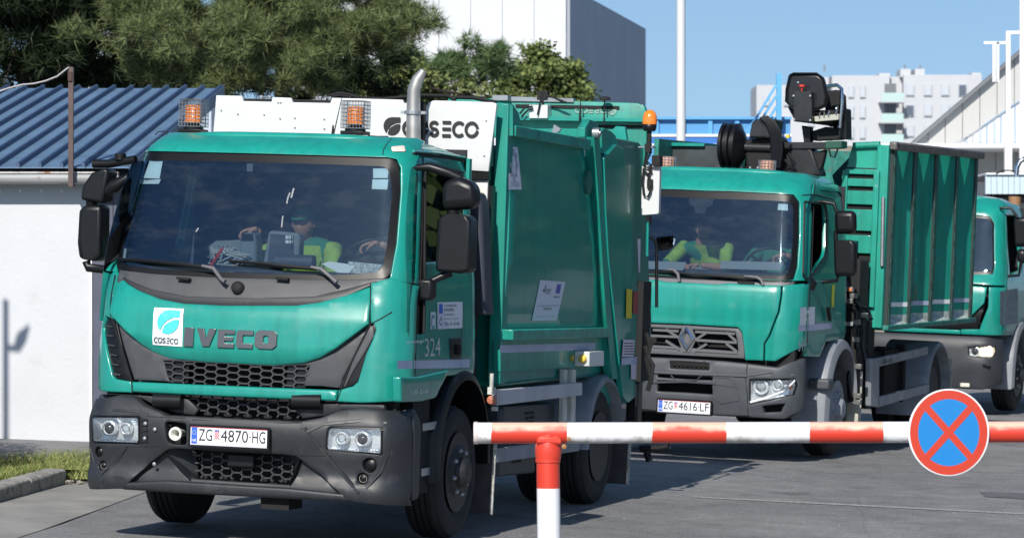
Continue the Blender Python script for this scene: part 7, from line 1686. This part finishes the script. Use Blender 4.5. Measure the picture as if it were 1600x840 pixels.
MB().bb(-11, xe - .1, KY - .29, KY - .20, gz_ + .045, gz_ + .06).obj('gutter_lip', mat('pale_gutter', (.5, .5, .5), .5, dirt=((.30, .14, .06), 8, .5, .1)), SH)
m_ = MB()
for px in (0, 32, 65, 97): m_.lathe([(.016, 0), (.014, .012), (0, .014)], (kx(px), KY, kz(298)), (0, -1, 0), 8)
m_.obj('wall_bolt', PAPER, SH)
# upright bracket with the overhead wire
BP = thing('wire_bracket', 'rust-brown square bracket post standing before the blue roof', 'bracket')
by = KY - .36
def bx_(px, py): return (px - 800) / FPX * by, CAMZ + (HY - py) / FPX * by
a = bx_(107, 105); b = bx_(115, 292)
MB().bb(a[0], b[0], by - .024, by + .024, b[1], a[1]).obj('post', mat('brown_steel', (.085, .055, .05), .55, noise=(5, .2)), BP, bevel=.003)
a = bx_(110, 290); MB().bb(a[0] - .02, a[0] + .02, by + .0, KY - .2, a[1] - .0, a[1] + .05).obj('wall_strut', DARK, BP)
a = bx_(110, 120); MB().box((a[0], by - .03, a[1]), (.04, .02, .09)).obj('insulator', mat('rust_dark', (.06, .03, .025), .7), BP, bevel=.004)
pts = [(-400, 205), (-100, 160), (0, 143), (15, 138), (35, 133), (55, 131), (72, 127), (90, 120), (100, 112), (108, 106)]
o = MB().tube([(bx_(x, y)[0], by - .03, bx_(x, y)[1]) for x, y in pts], .009, 6, False).obj('overhead_wire', mat('wire_sheath', (.45, .42, .42), .5), smooth=60); tag(o, 'pale overhead wire sagging from the bracket post above the blue roof', 'wire')
# things beside the frame that throw shade on the verge and the wall
LP = thing('sign_post', 'slim steel sign post on the verge with a tilted plate near its top', 'post')
def castp(px, py, t=5.0): return (kx(px) - t * sin(SUN_AZ), KY - t * cos(SUN_AZ), kz(py) + t * math.tan(SUN_EL))
pa_, pb_ = castp(9, 470), castp(9, 705)
MB().tube([(pa_[0], pa_[1], .2), pa_], .028, 12).obj('pole', GREYM, LP, smooth=60)
MB().prism([(castp(x, y)[0], castp(x, y)[2]) for x, y in ((10, 540), (22, 541), (28, 522), (46, 508), (40, 532), (30, 548), (10, 546))], lambda a, b, d: (a, pa_[1] + d, b), -.02, .02).obj('tilted_plate', GREYM, LP)
random.seed(21)
def leafcloud(N, fn, s0, s1, seed, aspect=.5):
    random.seed(seed); V = []; F = []
    for _ in range(N):
        p = Vector(fn()); s = random.uniform(s0, s1)
        d = Vector((random.gauss(0, 1), random.gauss(0, 1), random.gauss(0, .7))).normalized(); e_ = d.cross(Vector((random.gauss(0, 1), random.gauss(0, 1), random.gauss(0, 1)))).normalized()
        k = len(V); V += [tuple(p), tuple(p + d * s * .5 + e_ * s * aspect * .5), tuple(p + d * s), tuple(p + d * s * .5 - e_ * s * aspect * .5)]; F.append([k, k + 1, k + 2, k + 3])
    me = bpy.data.meshes.new('leaves'); me.from_pydata(V, [], F); return me
def hedge_pt():
    y = random.uniform(26.3, 30.2); return (random.uniform(-6.2, -4.12 - (y - 26.3) * .15), y, .2 + 1.15 * random.random() ** .7)
HD = thing('shade_hedge', 'added unseen hedge on the verge outside the kiosk', 'shade_hedge')  # added out of view to cast the shadow on the grass
me = leafcloud(16000, hedge_pt, .05, .09, 2); me.materials.append(leafy('hedge_leaves', (.02, .05, .012), (.06, .12, .03))); link(bpy.data.objects.new('foliage', me), HD)
for i in range(5): MB().tube([(-4.9 - .2 * i, 26.8 + i * .7, .1), (-4.9 - .2 * i, 26.8 + i * .7, .9)], .03, 6).obj('stem', DARK, HD)

# ================================================================== trees
NEED = leafy('pine_needles', (.022, .046, .014), (.19, .225, .09), .55)
NEEDD = leafy('shaded_needles', (.008, .016, .006), (.022, .036, .014), .6)  # shade on the far-left foliage put into the needle colour
BARK = mat('bark', (.045, .034, .026), .9, noise=(8, .4), bump=(30, 1))
def tuft_mesh(n, L, w, seed, up=.5):
    random.seed(seed); V = []; F = []
    for _ in range(n):
        d = Vector((random.gauss(0, 1), random.gauss(0, 1), random.gauss(0, 1) + up)).normalized(); l = L * random.uniform(.6, 1.1)
        s = d.cross(Vector((random.gauss(0, 1), random.gauss(0, 1), random.gauss(0, 1)))).normalized() * w / 2
        b0 = d * L * .08; V.append((b0, s, d * l))
    return V
def pine(label, clumps, trunk, N, L, w, m, seed, nn=26, brown=.03, name='pine_tree'):
    """clumps: (centre, radius xyz); needle tufts spread through each clump, thicker at its skin"""
    random.seed(seed); T = thing(name, label, 'tree'); protos = [tuft_mesh(nn, L, w, 100 + i) for i in range(6)]
    tot = sum(r[0] * r[2] for _, r in clumps); V = []; F = []; tips = []
    for c, r in clumps:
        c = Vector(c); k = int(N * r[0] * r[2] / tot)
        sub = [Vector((random.gauss(0, .52) * r[0], random.gauss(0, .5) * r[1], random.gauss(0, .5) * r[2])) for _ in range(max(4, k // 34))]
        for s_ in sub: tips.append((c, c + s_))
        for _ in range(k):
            s_ = random.choice(sub); p = c + s_ + Vector((random.gauss(0, .13), random.gauss(0, .13), random.gauss(0, .075)))
            pr_ = random.choice(protos); q = Matrix.Rotation(random.random() * 6.28, 3, 'Z') @ Matrix.Rotation(random.gauss(0, .5), 3, 'X'); sc = random.uniform(.7, 1.2)
            for b0, s, d in pr_:
                b0, s, d = q @ b0 * sc, q @ s * sc, q @ d * sc; kk = len(V); V += [tuple(p + b0 - s), tuple(p + b0 + s), tuple(p + d)]; F.append([kk, kk + 1, kk + 2])
    me = bpy.data.meshes.new('crown'); me.from_pydata(V, [], F); me.materials.append(m); link(bpy.data.objects.new('crown', me), T)
    g = MB()
    for a, b in trunk: g.tube([a, tuple((Vector(a) + Vector(b)) / 2 + Vector((.1, 0, .1))), b], [.10, .07, .03], 8)
    g.obj('trunk', BARK, T, smooth=60)
    g = MB()
    for a, b in tips[::2]: g.tube([tuple(a), tuple((a + b) / 2 + Vector((0, 0, -.08))), tuple(b)], [.018, .012, .006], 5, False)
    g.obj('limb', BARK, T)['kind'] = 'stuff'
    return T
def cl(px, py, Y, rx, ry, rz): return (tuple(at(px, py, Y)), (rx, ry, rz))
A = [cl(235, 30, 52, .9, .8, .4), cl(330, 60, 50, 1.0, .8, .42), cl(420, 10, 51, 1.1, .8, .45), cl(480, 70, 50, .8, .7, .35), cl(560, 40, 50, .7, .7, .40), cl(600, -10, 51, .8, .8, .4), cl(300, -20, 52, 1.4, .8, .4), cl(480, 120, 52, .5, .5, .2), cl(370, 115, 52, .6, .5, .22), cl(250, 95, 53, .6, .6, .3), cl(620, 60, 50, .25, .4, .25)]
pine('big green pine tree with long needles behind the blue roof', A, [(tuple(at(430, 420, 52.5)), tuple(at(430, -300, 52.5)))], 5200, .21, .009, NEED, 5, 34)
B = [cl(30, 50, 55, 1.1, .8, .9), cl(120, 100, 56, 1.3, .8, .5), cl(300, 110, 57, 1.4, .8, .6), cl(480, 110, 57, 1.2, .8, .5), cl(20, -40, 55, 1.4, .9, .7), cl(580, 100, 57, .5, .6, .4), cl(130, 20, 56, .8, .6, .4), cl(420, 60, 57, 1.2, .8, .5), cl(60, 110, 57, 1.2, .8, .4), cl(0, 120, 56, .8, .6, .35), cl(200, 120, 57, 1.0, .6, .35), cl(60, 10, 56, 1.0, .6, .6)]
pine('conifer with shade-darkened needles standing behind the big pine at the left', B, [(tuple(at(40, 420, 56)), tuple(at(40, -300, 56)))], 5200, .30, .028, NEEDD, 8, 22, name='conifer')
Cc = [cl(700, 95, 74, .8, .7, .35), cl(755, 75, 74, .5, .6, .25), cl(680, 130, 75, .8, .6, .3), cl(790, 105, 75, .45, .6, .22), cl(725, 120, 75, 1.0, .6, .3), cl(650, 100, 75, .45, .5, .3)]
pine('smaller pine tree in front of the white hall', Cc, [(tuple(at(735, 420, 76)), tuple(at(725, 70, 76)))], 900, .28, .024, leafy('pine_needles_far', (.035, .075, .025), (.13, .19, .075), .6), 9, 18)
def broad(label, clumps, N, s0, s1, m, seed, trunk):
    T = thing('broadleaf_tree', label, 'tree'); tot = sum(r[0] * r[2] for _, r in clumps)
    random.seed(seed); subs = []
    for c, r in clumps:
        for _ in range(max(5, int(70 * r[0] * r[2] / tot))): subs.append(Vector(c) + Vector((random.gauss(0, .5) * r[0], random.gauss(0, .5) * r[1], random.gauss(0, .5) * r[2])))
    def f(): s_ = random.choice(subs); return s_ + Vector((random.gauss(0, .13), random.gauss(0, .13), random.gauss(0, .10)))
    me = leafcloud(N, f, s0, s1, seed, .7); me.materials.append(m); link(bpy.data.objects.new('crown', me), T)
    g = MB(); g.tube([trunk[0], trunk[1]], [.15, .06], 8); g.obj('trunk', BARK, T, smooth=60)
    g = MB()
    for s_ in subs[::3]: g.tube([trunk[1], tuple(s_)], [.035, .01], 5, False)
    g.obj('limb', BARK, T)['kind'] = 'stuff'
broad('yellowish green broadleaf tree beside the hall corner', [cl(850, 115, 78, .7, .6, .35), cl(880, 145, 78, .4, .5, .3), cl(810, 135, 78, .5, .5, .3), cl(840, 85, 78, .3, .4, .15), cl(900, 135, 78, .15, .3, .2)], 9000, .08, .15, leafy('yellow_green_leaves', (.05, .085, .02), (.18, .215, .07)), 12, (tuple(at(845, 420, 78.5)), tuple(at(848, 120, 78.3))))
broad('low olive-green shrubby tree behind the exhaust pipe', [cl(620, 120, 66, .6, .5, .3), cl(600, 145, 66, .7, .5, .25), cl(660, 140, 67, .5, .5, .2), cl(575, 150, 66, .5, .5, .2), cl(740, 150, 67, .7, .5, .15), cl(800, 158, 67, .5, .5, .12)], 7000, .07, .13, leafy('olive_leaves', (.05, .075, .02), (.18, .21, .075)), 13, (tuple(at(620, 420, 66.5)), tuple(at(622, 130, 66.3))))
# trees beside the frame, mirrored in the truck sides
random.seed(31)
for i, (x, y) in enumerate(((11.5, 40), (15.5, 37), (19, 33), (14, 50), (21, 45))):
    T = thing('roadside_tree', ['dark green roadside tree nearest the third truck, outside the right frame edge', 'dark green roadside tree second from the third truck, right of the yard', 'dark green roadside tree closest to the barrier end, right of the yard', 'dark green roadside tree beside the sloping-roof building', 'dark green roadside tree farthest to the right behind the others'][i], 'tree', None, 'trees to the right of the yard')
    if i == 0:
        def f():
            v = Vector((random.gauss(0, 1), random.gauss(0, 1), random.gauss(0, 1))).normalized() * random.uniform(.5, 1) ; return (v.x * 2.4, v.y * 2.4, 3.6 + v.z * 3.2)
        me0 = leafcloud(9000, f, .25, .45, 41, .7); me0.materials.append(leafy('roadside_leaves', (.02, .04, .012), (.06, .09, .025))); g = MB(); g.tube([(0, 0, -.3), (0, 0, 3.5)], [.2, .1], 8); tm = g.mesh(BARK)
    link(bpy.data.objects.new('crown', me0), T); link(bpy.data.objects.new('trunk', tm), T); T.location = (x, y, .2); T.rotation_euler.z = i * 1.3

# ================================================================== buildings and poles behind
HL_ = thing('hall', 'tall white panelled hall with shaded blue-grey side wall', 'building')
hc = Vector(((885 - 800) / FPX * 100, 100)); top = CAMZ + (HY + 20) / FPX * 100
fd_ = Vector((-cos(radians(8)), sin(radians(8)))); sdd = Vector((sin(radians(9.9)), cos(radians(9.9))))
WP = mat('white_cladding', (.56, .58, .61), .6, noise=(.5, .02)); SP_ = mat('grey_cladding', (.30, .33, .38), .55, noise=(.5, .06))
def vpanel(name, p, d, L_, z0, z1, th, m, par):
    a, b = Vector(p), Vector(p) + d * L_; nn = Vector((-d.y, d.x)) * th
    g = MB(); g.add([(a.x, a.y, z0), (b.x, b.y, z0), (b.x + nn.x, b.y + nn.y, z0), (a.x + nn.x, a.y + nn.y, z0), (a.x, a.y, z1), (b.x, b.y, z1), (b.x + nn.x, b.y + nn.y, z1), (a.x + nn.x, a.y + nn.y, z1)], [[0, 1, 2, 3], [4, 5, 6, 7], [0, 1, 5, 4], [1, 2, 6, 5], [2, 3, 7, 6], [3, 0, 4, 7]]); return g.obj(name, m, par)
for i in range(9):
    for j in range(3):
        z0 = .3 + j * 3.4; vpanel('wall_panel', hc + fd_ * (i * .93 + .004), fd_, .918, z0, min(top, z0 + 3.385), .1, WP, HL_)
for i in range(10): vpanel('side_panel', hc + sdd * (i * 1.64 + .02), sdd, 1.625, .3, top, -.1, SP_, HL_)
g = MB(); q = hc + sdd * 16.4; r_ = hc + fd_ * 8.4; r2_ = r_ + sdd * 16.4
inn = lambda p: p + (Vector((hc.x - 4, hc.y + 8)) - p).normalized() * .12
P4 = [inn(hc), inn(q), inn(r2_), inn(r_)]
g.add([(p.x, p.y, z) for z in (.2, top - .02) for p in P4], [[0, 1, 5, 4], [1, 2, 6, 5], [2, 3, 7, 6], [3, 0, 4, 7], [4, 5, 6, 7]]); g.obj('core_wall', mat('joint_grey', (.40, .42, .45), .8), HL_)
# apartment block
AY = 480.0; AB = thing('apartment_block', 'white apartment block with stacked pale green balconies on the skyline', 'building')
AW = mat('white_facade', (.47, .485, .51), .7, noise=(.05, .04)); WD = mat('far_window', (.10, .12, .16), .3); SHT = mat('far_shutter', (.40, .44, .50), .6)
def ap(px, py, Y=AY): return at(px, py, Y)
def ablock(x0, x1, yt, Y, m=AW, name='wall', par=None):
    a, b = ap(x0, yt, Y), ap(x1, yt, Y); MB().bb(a.x, b.x, Y, Y + 12, .3, a.z).obj(name, m, par or AB)
ablock(1182, 1300, 133, AY + 4); ablock(1300, 1390, 118, AY); ablock(1390, 1412, 120, AY + 2.2); ablock(1412, 1534, 117, AY)
for x0, x1, y0, y1 in ((1408, 1424, 107, 117), (1431, 1446, 107, 117), (1520, 1534, 113, 117), (1375, 1392, 114, 118), (1285, 1296, 120, 133)):
    a, b = ap(x0, y0), ap(x1, y1 + 3); MB().bb(a.x, b.x, AY + 1, AY + 6, b.z, a.z).obj('roof_housing', AW, AB)
for px in (1416, 1440, 1290): a, b = ap(px, 100), ap(px, 110); MB().tube([(a.x, AY + 2, a.z), (a.x, AY + 2, b.z)], .15, 5).obj('chimney', GREYM, AB)
def awin(px, py, w_=13, h=19, Y=AY, m=None):
    a, b = ap(px, py, Y), ap(px + w_, py + h, Y); f_ = MB().bb(a.x, b.x, Y - .25, Y - .02, b.z, a.z).obj('window', SHT, AB)
    c_ = ap(px + 1.2, py + 1.2, Y), ap(px + w_ - 1.2, py + h - 1.2, Y); MB().bb(c_[0].x, c_[1].x, Y - .32, Y - .26, c_[1].z, c_[0].z + (c_[1].z - c_[0].z) * .0).obj('pane', m or mat('far_blind', (.46, .49, .53), .6), f_)
random.seed(6)
for r in range(4):
    y = 132 + r * 32
    for px in (1325, 1343): awin(px, y + 2, 9)
    for px in (1415, 1443, 1470, 1497): awin(px, y, 13, 18, m=WD if random.random() < .3 else None)
    for px in (1192, 1224, 1262): awin(px, y + 18, 10, 16, AY + 4)
    # balcony with the dark loggia above it
    a, b = ap(1374, 147 + r * 32), ap(1408, 160 + r * 32); MB().bb(a.x, b.x, AY - 3, AY - 2.8, b.z, a.z).obj('balcony', mat('pale_green_glass', (.42, .56, .54), .4), AB)
    a, b = ap(1372, 160 + r * 32), ap(1410, 162 + r * 32); MB().bb(a.x, b.x, AY - 3, AY + .2, b.z, a.z).obj('balcony_slab', AW, AB)
    a, b = ap(1382, 131 + r * 32), ap(1400, 148 + r * 32); MB().bb(a.x, b.x, AY - .3, AY + .2, b.z, a.z).obj('loggia', mat('loggia_shade', (.16, .17, .19), .8), AB)
# sloping beige building on the right
RY = 85.0; RB = thing('stadium_building', 'beige panelled building with steep roof line and tall windows at the right edge', 'building')
BE = mat('beige_panel', (.46, .465, .45), .75, noise=(.6, .04), dirt=((.42, .40, .34), .8, .6, .3)); 
def rp(px, py, Y=RY): p = at(px, py, Y); return (p.x, p.z)
def strip_y(px, l0, l1): t = (px - l0[0]) / (l1[0] - l0[0]); return l0[1] + (l1[1] - l0[1]) * t
up0, up1 = (1423, 225), (1590, 82); lo0, lo1 = (1493, 225), (1590, 159)
x = 1423
while x < 1760:
    x2 = min(x + 27, 1760); yl = lambda q: min(226, strip_y(q, lo0, lo1))
    MB().prism([rp(x + .5, strip_y(x, up0, up1)), rp(x2 - .5, strip_y(x2, up0, up1)), rp(x2 - .5, yl(x2)), rp(x + .5, yl(x))] if yl(x) < 226 or True else [], lambda a, b, d: (a, RY + d, b), 0, .3).obj('wall_panel', BE, RB); x = x2
g = MB(); g.prism([rp(1420, 226), rp(1760, -64), rp(1760, -60), rp(1427, 226)], lambda a, b, d: (a, RY + d, b), -.25, .3); g.obj('roof_edge', mat('dark_roof_edge', (.16, .17, .18), .7), RB)
x = 1500
while x < 1760:
    x2 = x + 22; y0, y1 = strip_y(x, lo0, lo1) + 3, strip_y(x2, lo0, lo1) + 3
    f_ = MB().prism([rp(x, y0), rp(x2 - 2, y1), rp(x2 - 2, 226), rp(x, 226)], lambda a, b, d: (a, RY + .1 + d, b), 0, .1).obj('window', mat('pale_frame', (.70, .73, .77), .5), RB)
    for k in range(3):
        xa, xb = x + 1 + k * 6.6, x + 6.2 + k * 6.6
        MB().prism([rp(xa, strip_y(xa, lo0, lo1) + 6), rp(xb, strip_y(xb, lo0, lo1) + 6), rp(xb, 223), rp(xa, 223)], lambda a, b, d: (a, RY + .07 + d, b), 0, .03).obj('pane', mat('pale_pane', (.42, .48, .58), .25) if k % 2 else mat('curtained_pane', (.66, .70, .76), .4), f_)
    x = x2
a, b = rp(1372, 224, RY - 2), rp(1800, 233, RY - 2); MB().bb(a[0], b[0], RY - 2, RY, b[1], a[1]).obj('canopy_fascia', mat('white_fascia', (.75, .76, .78), .5), RB, bevel=.05)
x = 1395
while x < 1760:
    a, b = rp(x + .5, 233), rp(x + 31.5, 480); MB().bb(a[0], b[0], RY - .1, RY + .2, .3, a[1]).obj('lower_wall_panel', BE, RB); x += 32
a, b = rp(1280, 232), rp(1395, 480); MB().bb(a[0], b[0], RY, RY + .3, .3, rp(0, 228)[1]).obj('stone_wall', mat('grey_stone_wall', (.26, .24, .20), .9, noise=(3, .4)), RB)
MB().bb(rp(1440, 0)[0], rp(1760, 0)[0], RY + .4, RY + 20, .3, rp(0, 240)[1]).obj('rear_volume', BE, RB)
# pale corrugated shelter roof behind truck 3
SR = thing('shelter', 'pale corrugated metal shelter edge above the last truck', 'shelter')
for i in range(14):
    a, b = rp(1540 + i * 9.0, 272, 56), rp(1548.4 + i * 9, 303, 56); MB().bb(a[0], b[0], 56, 56.08, b[1], a[1]).obj('corrugated_sheet', mat('pale_blue_sheet', (.50, .62, .70), .5), SR)
a, b = rp(1540, 270, 56), rp(1668, 273, 56); MB().bb(a[0], b[0], 55.95, 60, b[1], a[1] + .0).obj('roof_edge', mat('pale_frame', (.70, .73, .77)), SR)
a, b = rp(1545, 303, 56), rp(1668, 306, 56); MB().bb(a[0], b[0], 56.1, 60, b[1] - .02, a[1]).obj('soffit', DARK, SR)
for px in (1640, 1560): a = rp(px, 303, 58); MB().bb(a[0] - .1, a[0] + .1, 57.9, 58.1, .3, a[1]).obj('leg', GREYM, SR)
m_ = MB(); m_.tube([(rp(x_, y_, 55)[0], 55, rp(x_, y_, 55)[1]) for x_, y_ in ((1588, 275), (1589, 262), (1594, 252), (1603, 247), (1620, 246))], .04, 10); m_.obj('vent_pipe', CHR, SR, smooth=60)
cablepts = [(1556, 272), (1565, 267), (1576, 266), (1588, 268)]; m_ = MB(); m_.tube([(rp(x_, y_, 55)[0], 55, rp(x_, y_, 55)[1]) for x_, y_ in cablepts], .012, 5, False); m_.obj('cable', DARK, SR)
# blue loading structure
BS = thing('blue_gantry', 'bright blue steel container and braced upright behind the crane', 'gantry'); LB = mat('bright_blue_paint', (.10, .36, .68), .5, noise=(1, .08)); DB_ = mat('deep_blue_stripe', (.03, .16, .50), .5)
Yb = 56.0
for i in range(6):
    a, b = rp(985 + i * 42, 184, Yb), rp(985 + i * 42 + 40, 212, Yb); MB().bb(a[0], b[0], Yb, Yb + .05, b[1] - .05, a[1]).obj('side_panel', mat('mid_blue_paint', (.08, .28, .55), .55), BS)
    MB().bb(a[0] - .05, a[0] + .02, Yb - .06, Yb, b[1], a[1]).obj('rib', LB, BS)
for y0, y1, m_, d_ in ((183, 187, LB, .1), (210, 214, mat('white_fascia', (.75, .76, .78)), .1), (214, 225, DB_, .08), (225, 228, mat('white_fascia', (.75, .76, .78)), .09), (228, 330, mat('mid_blue_paint', (.08, .28, .55)), .04)):
    a, b = rp(985, y0, Yb), rp(1236, y1, Yb); MB().bb(a[0], b[0], Yb - d_, Yb + .1, b[1], a[1]).obj('rail', m_, BS)
a, b = rp(1213, 115, Yb - .3), rp(1221, 330, Yb - .3); MB().bb(a[0], b[0], Yb - .35, Yb - .25, b[1], a[1]).obj('upright', LB, BS)
for (xa, ya), (xb, yb) in (((1213, 133), (1180, 187)), ((1213, 150), (1190, 187)), ((1213, 167), (1201, 187)), ((1180, 187), (1160, 215))):
    a, b = rp(xa, ya, Yb - .3), rp(xb, yb, Yb - .3); MB().bar((a[0], Yb - .3, a[1]), (b[0], Yb - .3, b[1]), .05, .04).obj('brace', LB, BS)
# lamp columns and frames
def pole(px, w_, Y, label, top_=-60, group=None, m=None):
    a = at(px, top_, Y); r = w_ / 2 / FPX * Y; T = thing('lamp_column', label, 'lamp column'); MB().tube([(a.x, Y, .3), (a.x + .0, Y, a.z + 2)], [r * 1.02, r * .9], 16).obj('column', m or mat('pale_grey_pole', (.60, .62, .65), .45), T, smooth=60)
    g = MB(); g.tube([(a.x, Y, a.z + 2), (a.x, Y - .4, a.z + 2.3), (a.x, Y - 1.0, a.z + 2.35)], r * .6, 8); g.obj('lamp_arm', STEEL, T, smooth=60)
    MB().box((a.x, Y - 1.2, a.z + 2.36), (.25, .6, .1)).obj('lamp_head', GREYM, T, bevel=.03)
pole(1064, 15, 50, 'tall pale grey lamp column between the hall and the crane'); pole(1597, 9, 60, 'thin white lamp column at the right picture edge', m=mat('white_pole', (.78, .79, .80), .45))
WF = thing('white_frame', 'white tubular frame rising beside the sloping roof at right', 'frame'); wfm = mat('white_pole', (.78, .79, .80))
Yf = 78.0
for (xa, ya), (xb, yb), r in (((1553, 66), (1553, 128), .05), ((1559, 66), (1559, 128), .04), ((1537, 67), (1573, 67), .04), ((1575, 50), (1575, 228), .07), ((1572, 51), (1594, 51), .05), ((1575, 67), (1573, 67), .04)):
    a, b = rp(xa, ya, Yf), rp(xb, yb, Yf); MB().bar((a[0], Yf, a[1]), (b[0], Yf, b[1]), r * 1.4, r * 1.4).obj('tube', wfm, WF)
a = rp(1575, 228, Yf); MB().bb(a[0] - .08, a[0] + .08, Yf - .08, Yf + .08, .3, a[1]).obj('base_column', wfm, WF)
# pale building glimpsed through the pines
GB = thing('pale_building', 'pale building glimpsed between the dark conifers at the left', 'building')
a, b = at(110, 30, 90), at(330, 130, 90); MB().bb(a.x, b.x, 90, 95, .3, a.z).obj('wall', mat('pale_wall', (.45, .50, .58), .7), GB)
for i in range(3):
    c_, d_ = at(120 + i * 60, 55, 90), at(160 + i * 60, 62, 90); MB().bb(c_.x, d_.x, 89.9, 90, d_.z, c_.z).obj('window', WD, GB)
# pieces that can be told apart become parts of their own
def split_parts():
    for o in list(COL.objects):
        if o.type != 'MESH' or o.get('kind') == 'stuff' or o.name.split('.')[0] not in SPLIT or o.children: continue
        me = o.data; nv = len(me.vertices); par = list(range(nv))
        def find(a):
            while par[a] != a: par[a] = par[par[a]]; a = par[a]
            return a
        for e_ in me.edges:
            a, b = find(e_.vertices[0]), find(e_.vertices[1])
            if a != b: par[a] = b
        isl = {}
        for p in me.polygons: isl.setdefault(find(p.vertices[0]), []).append(p)
        if len(isl) < 2 or len(isl) > 60: continue
        base = o.name.split('.')[0]; first = True
        groups = list(isl.values())
        datas = []
        for polys in groups:
            ids = {}; F = []
            for p in polys: F.append([ids.setdefault(v, len(ids)) for v in p.vertices])
            V = [None] * len(ids)
            for v, k in ids.items(): V[k] = me.vertices[v].co[:]
            datas.append((V, F, polys[0].use_smooth))
        mat_ = me.materials[0]
        for V, F, sm in datas:
            m2 = bpy.data.meshes.new(base); m2.from_pydata(V, [], F); m2.materials.append(mat_)
            if sm:
                for p in m2.polygons: p.use_smooth = True
                m2.set_sharp_from_angle(angle=radians(45))
            if first: o.data = m2; first = False
            else:
                c = o.copy(); c.data = m2; COL.objects.link(c)
SPLIT = {'scoop_cheek', 'notice_sticker', 'beacon_mount', 'badge_letter', 'plate_letters', 'windscreen_sticker', 'chassis_rail', 'shield_lettering', 'mudguard_bracket', 'bolt', 'front_sticker_lettering', 'air_vent', 'post_bracket', 'seam', 'hose', 'cable', 'hydraulic_hose', 'guard_upright', 'dashboard_tray', 'hydraulic_valve', 'underbody_box', 'wall_bolt', 'red_bar', 'lamp_fixing_rail', 'deflector_vane', 'cut_out_letter', 'fleet_number', 'beam_slot', 'beam_cap', 'hinge_bracket', 'lever', 'roof_camera', 'tail_parts', 'grille_bar', 'crane_leg', 'marker_stalk', 'connector', 'screen_label', 'wheel_nut', 'rim_hole', 'leaf_mark', 'trough_rear_face', 'rivet', 'bolt_fitting', 'country_letters', 'model_badge', 'loose_wire', 'grab_handle', 'sticker_lettering', 'info_lettering', 'notice_line'}
bpy.context.view_layer.update()
split_parts()
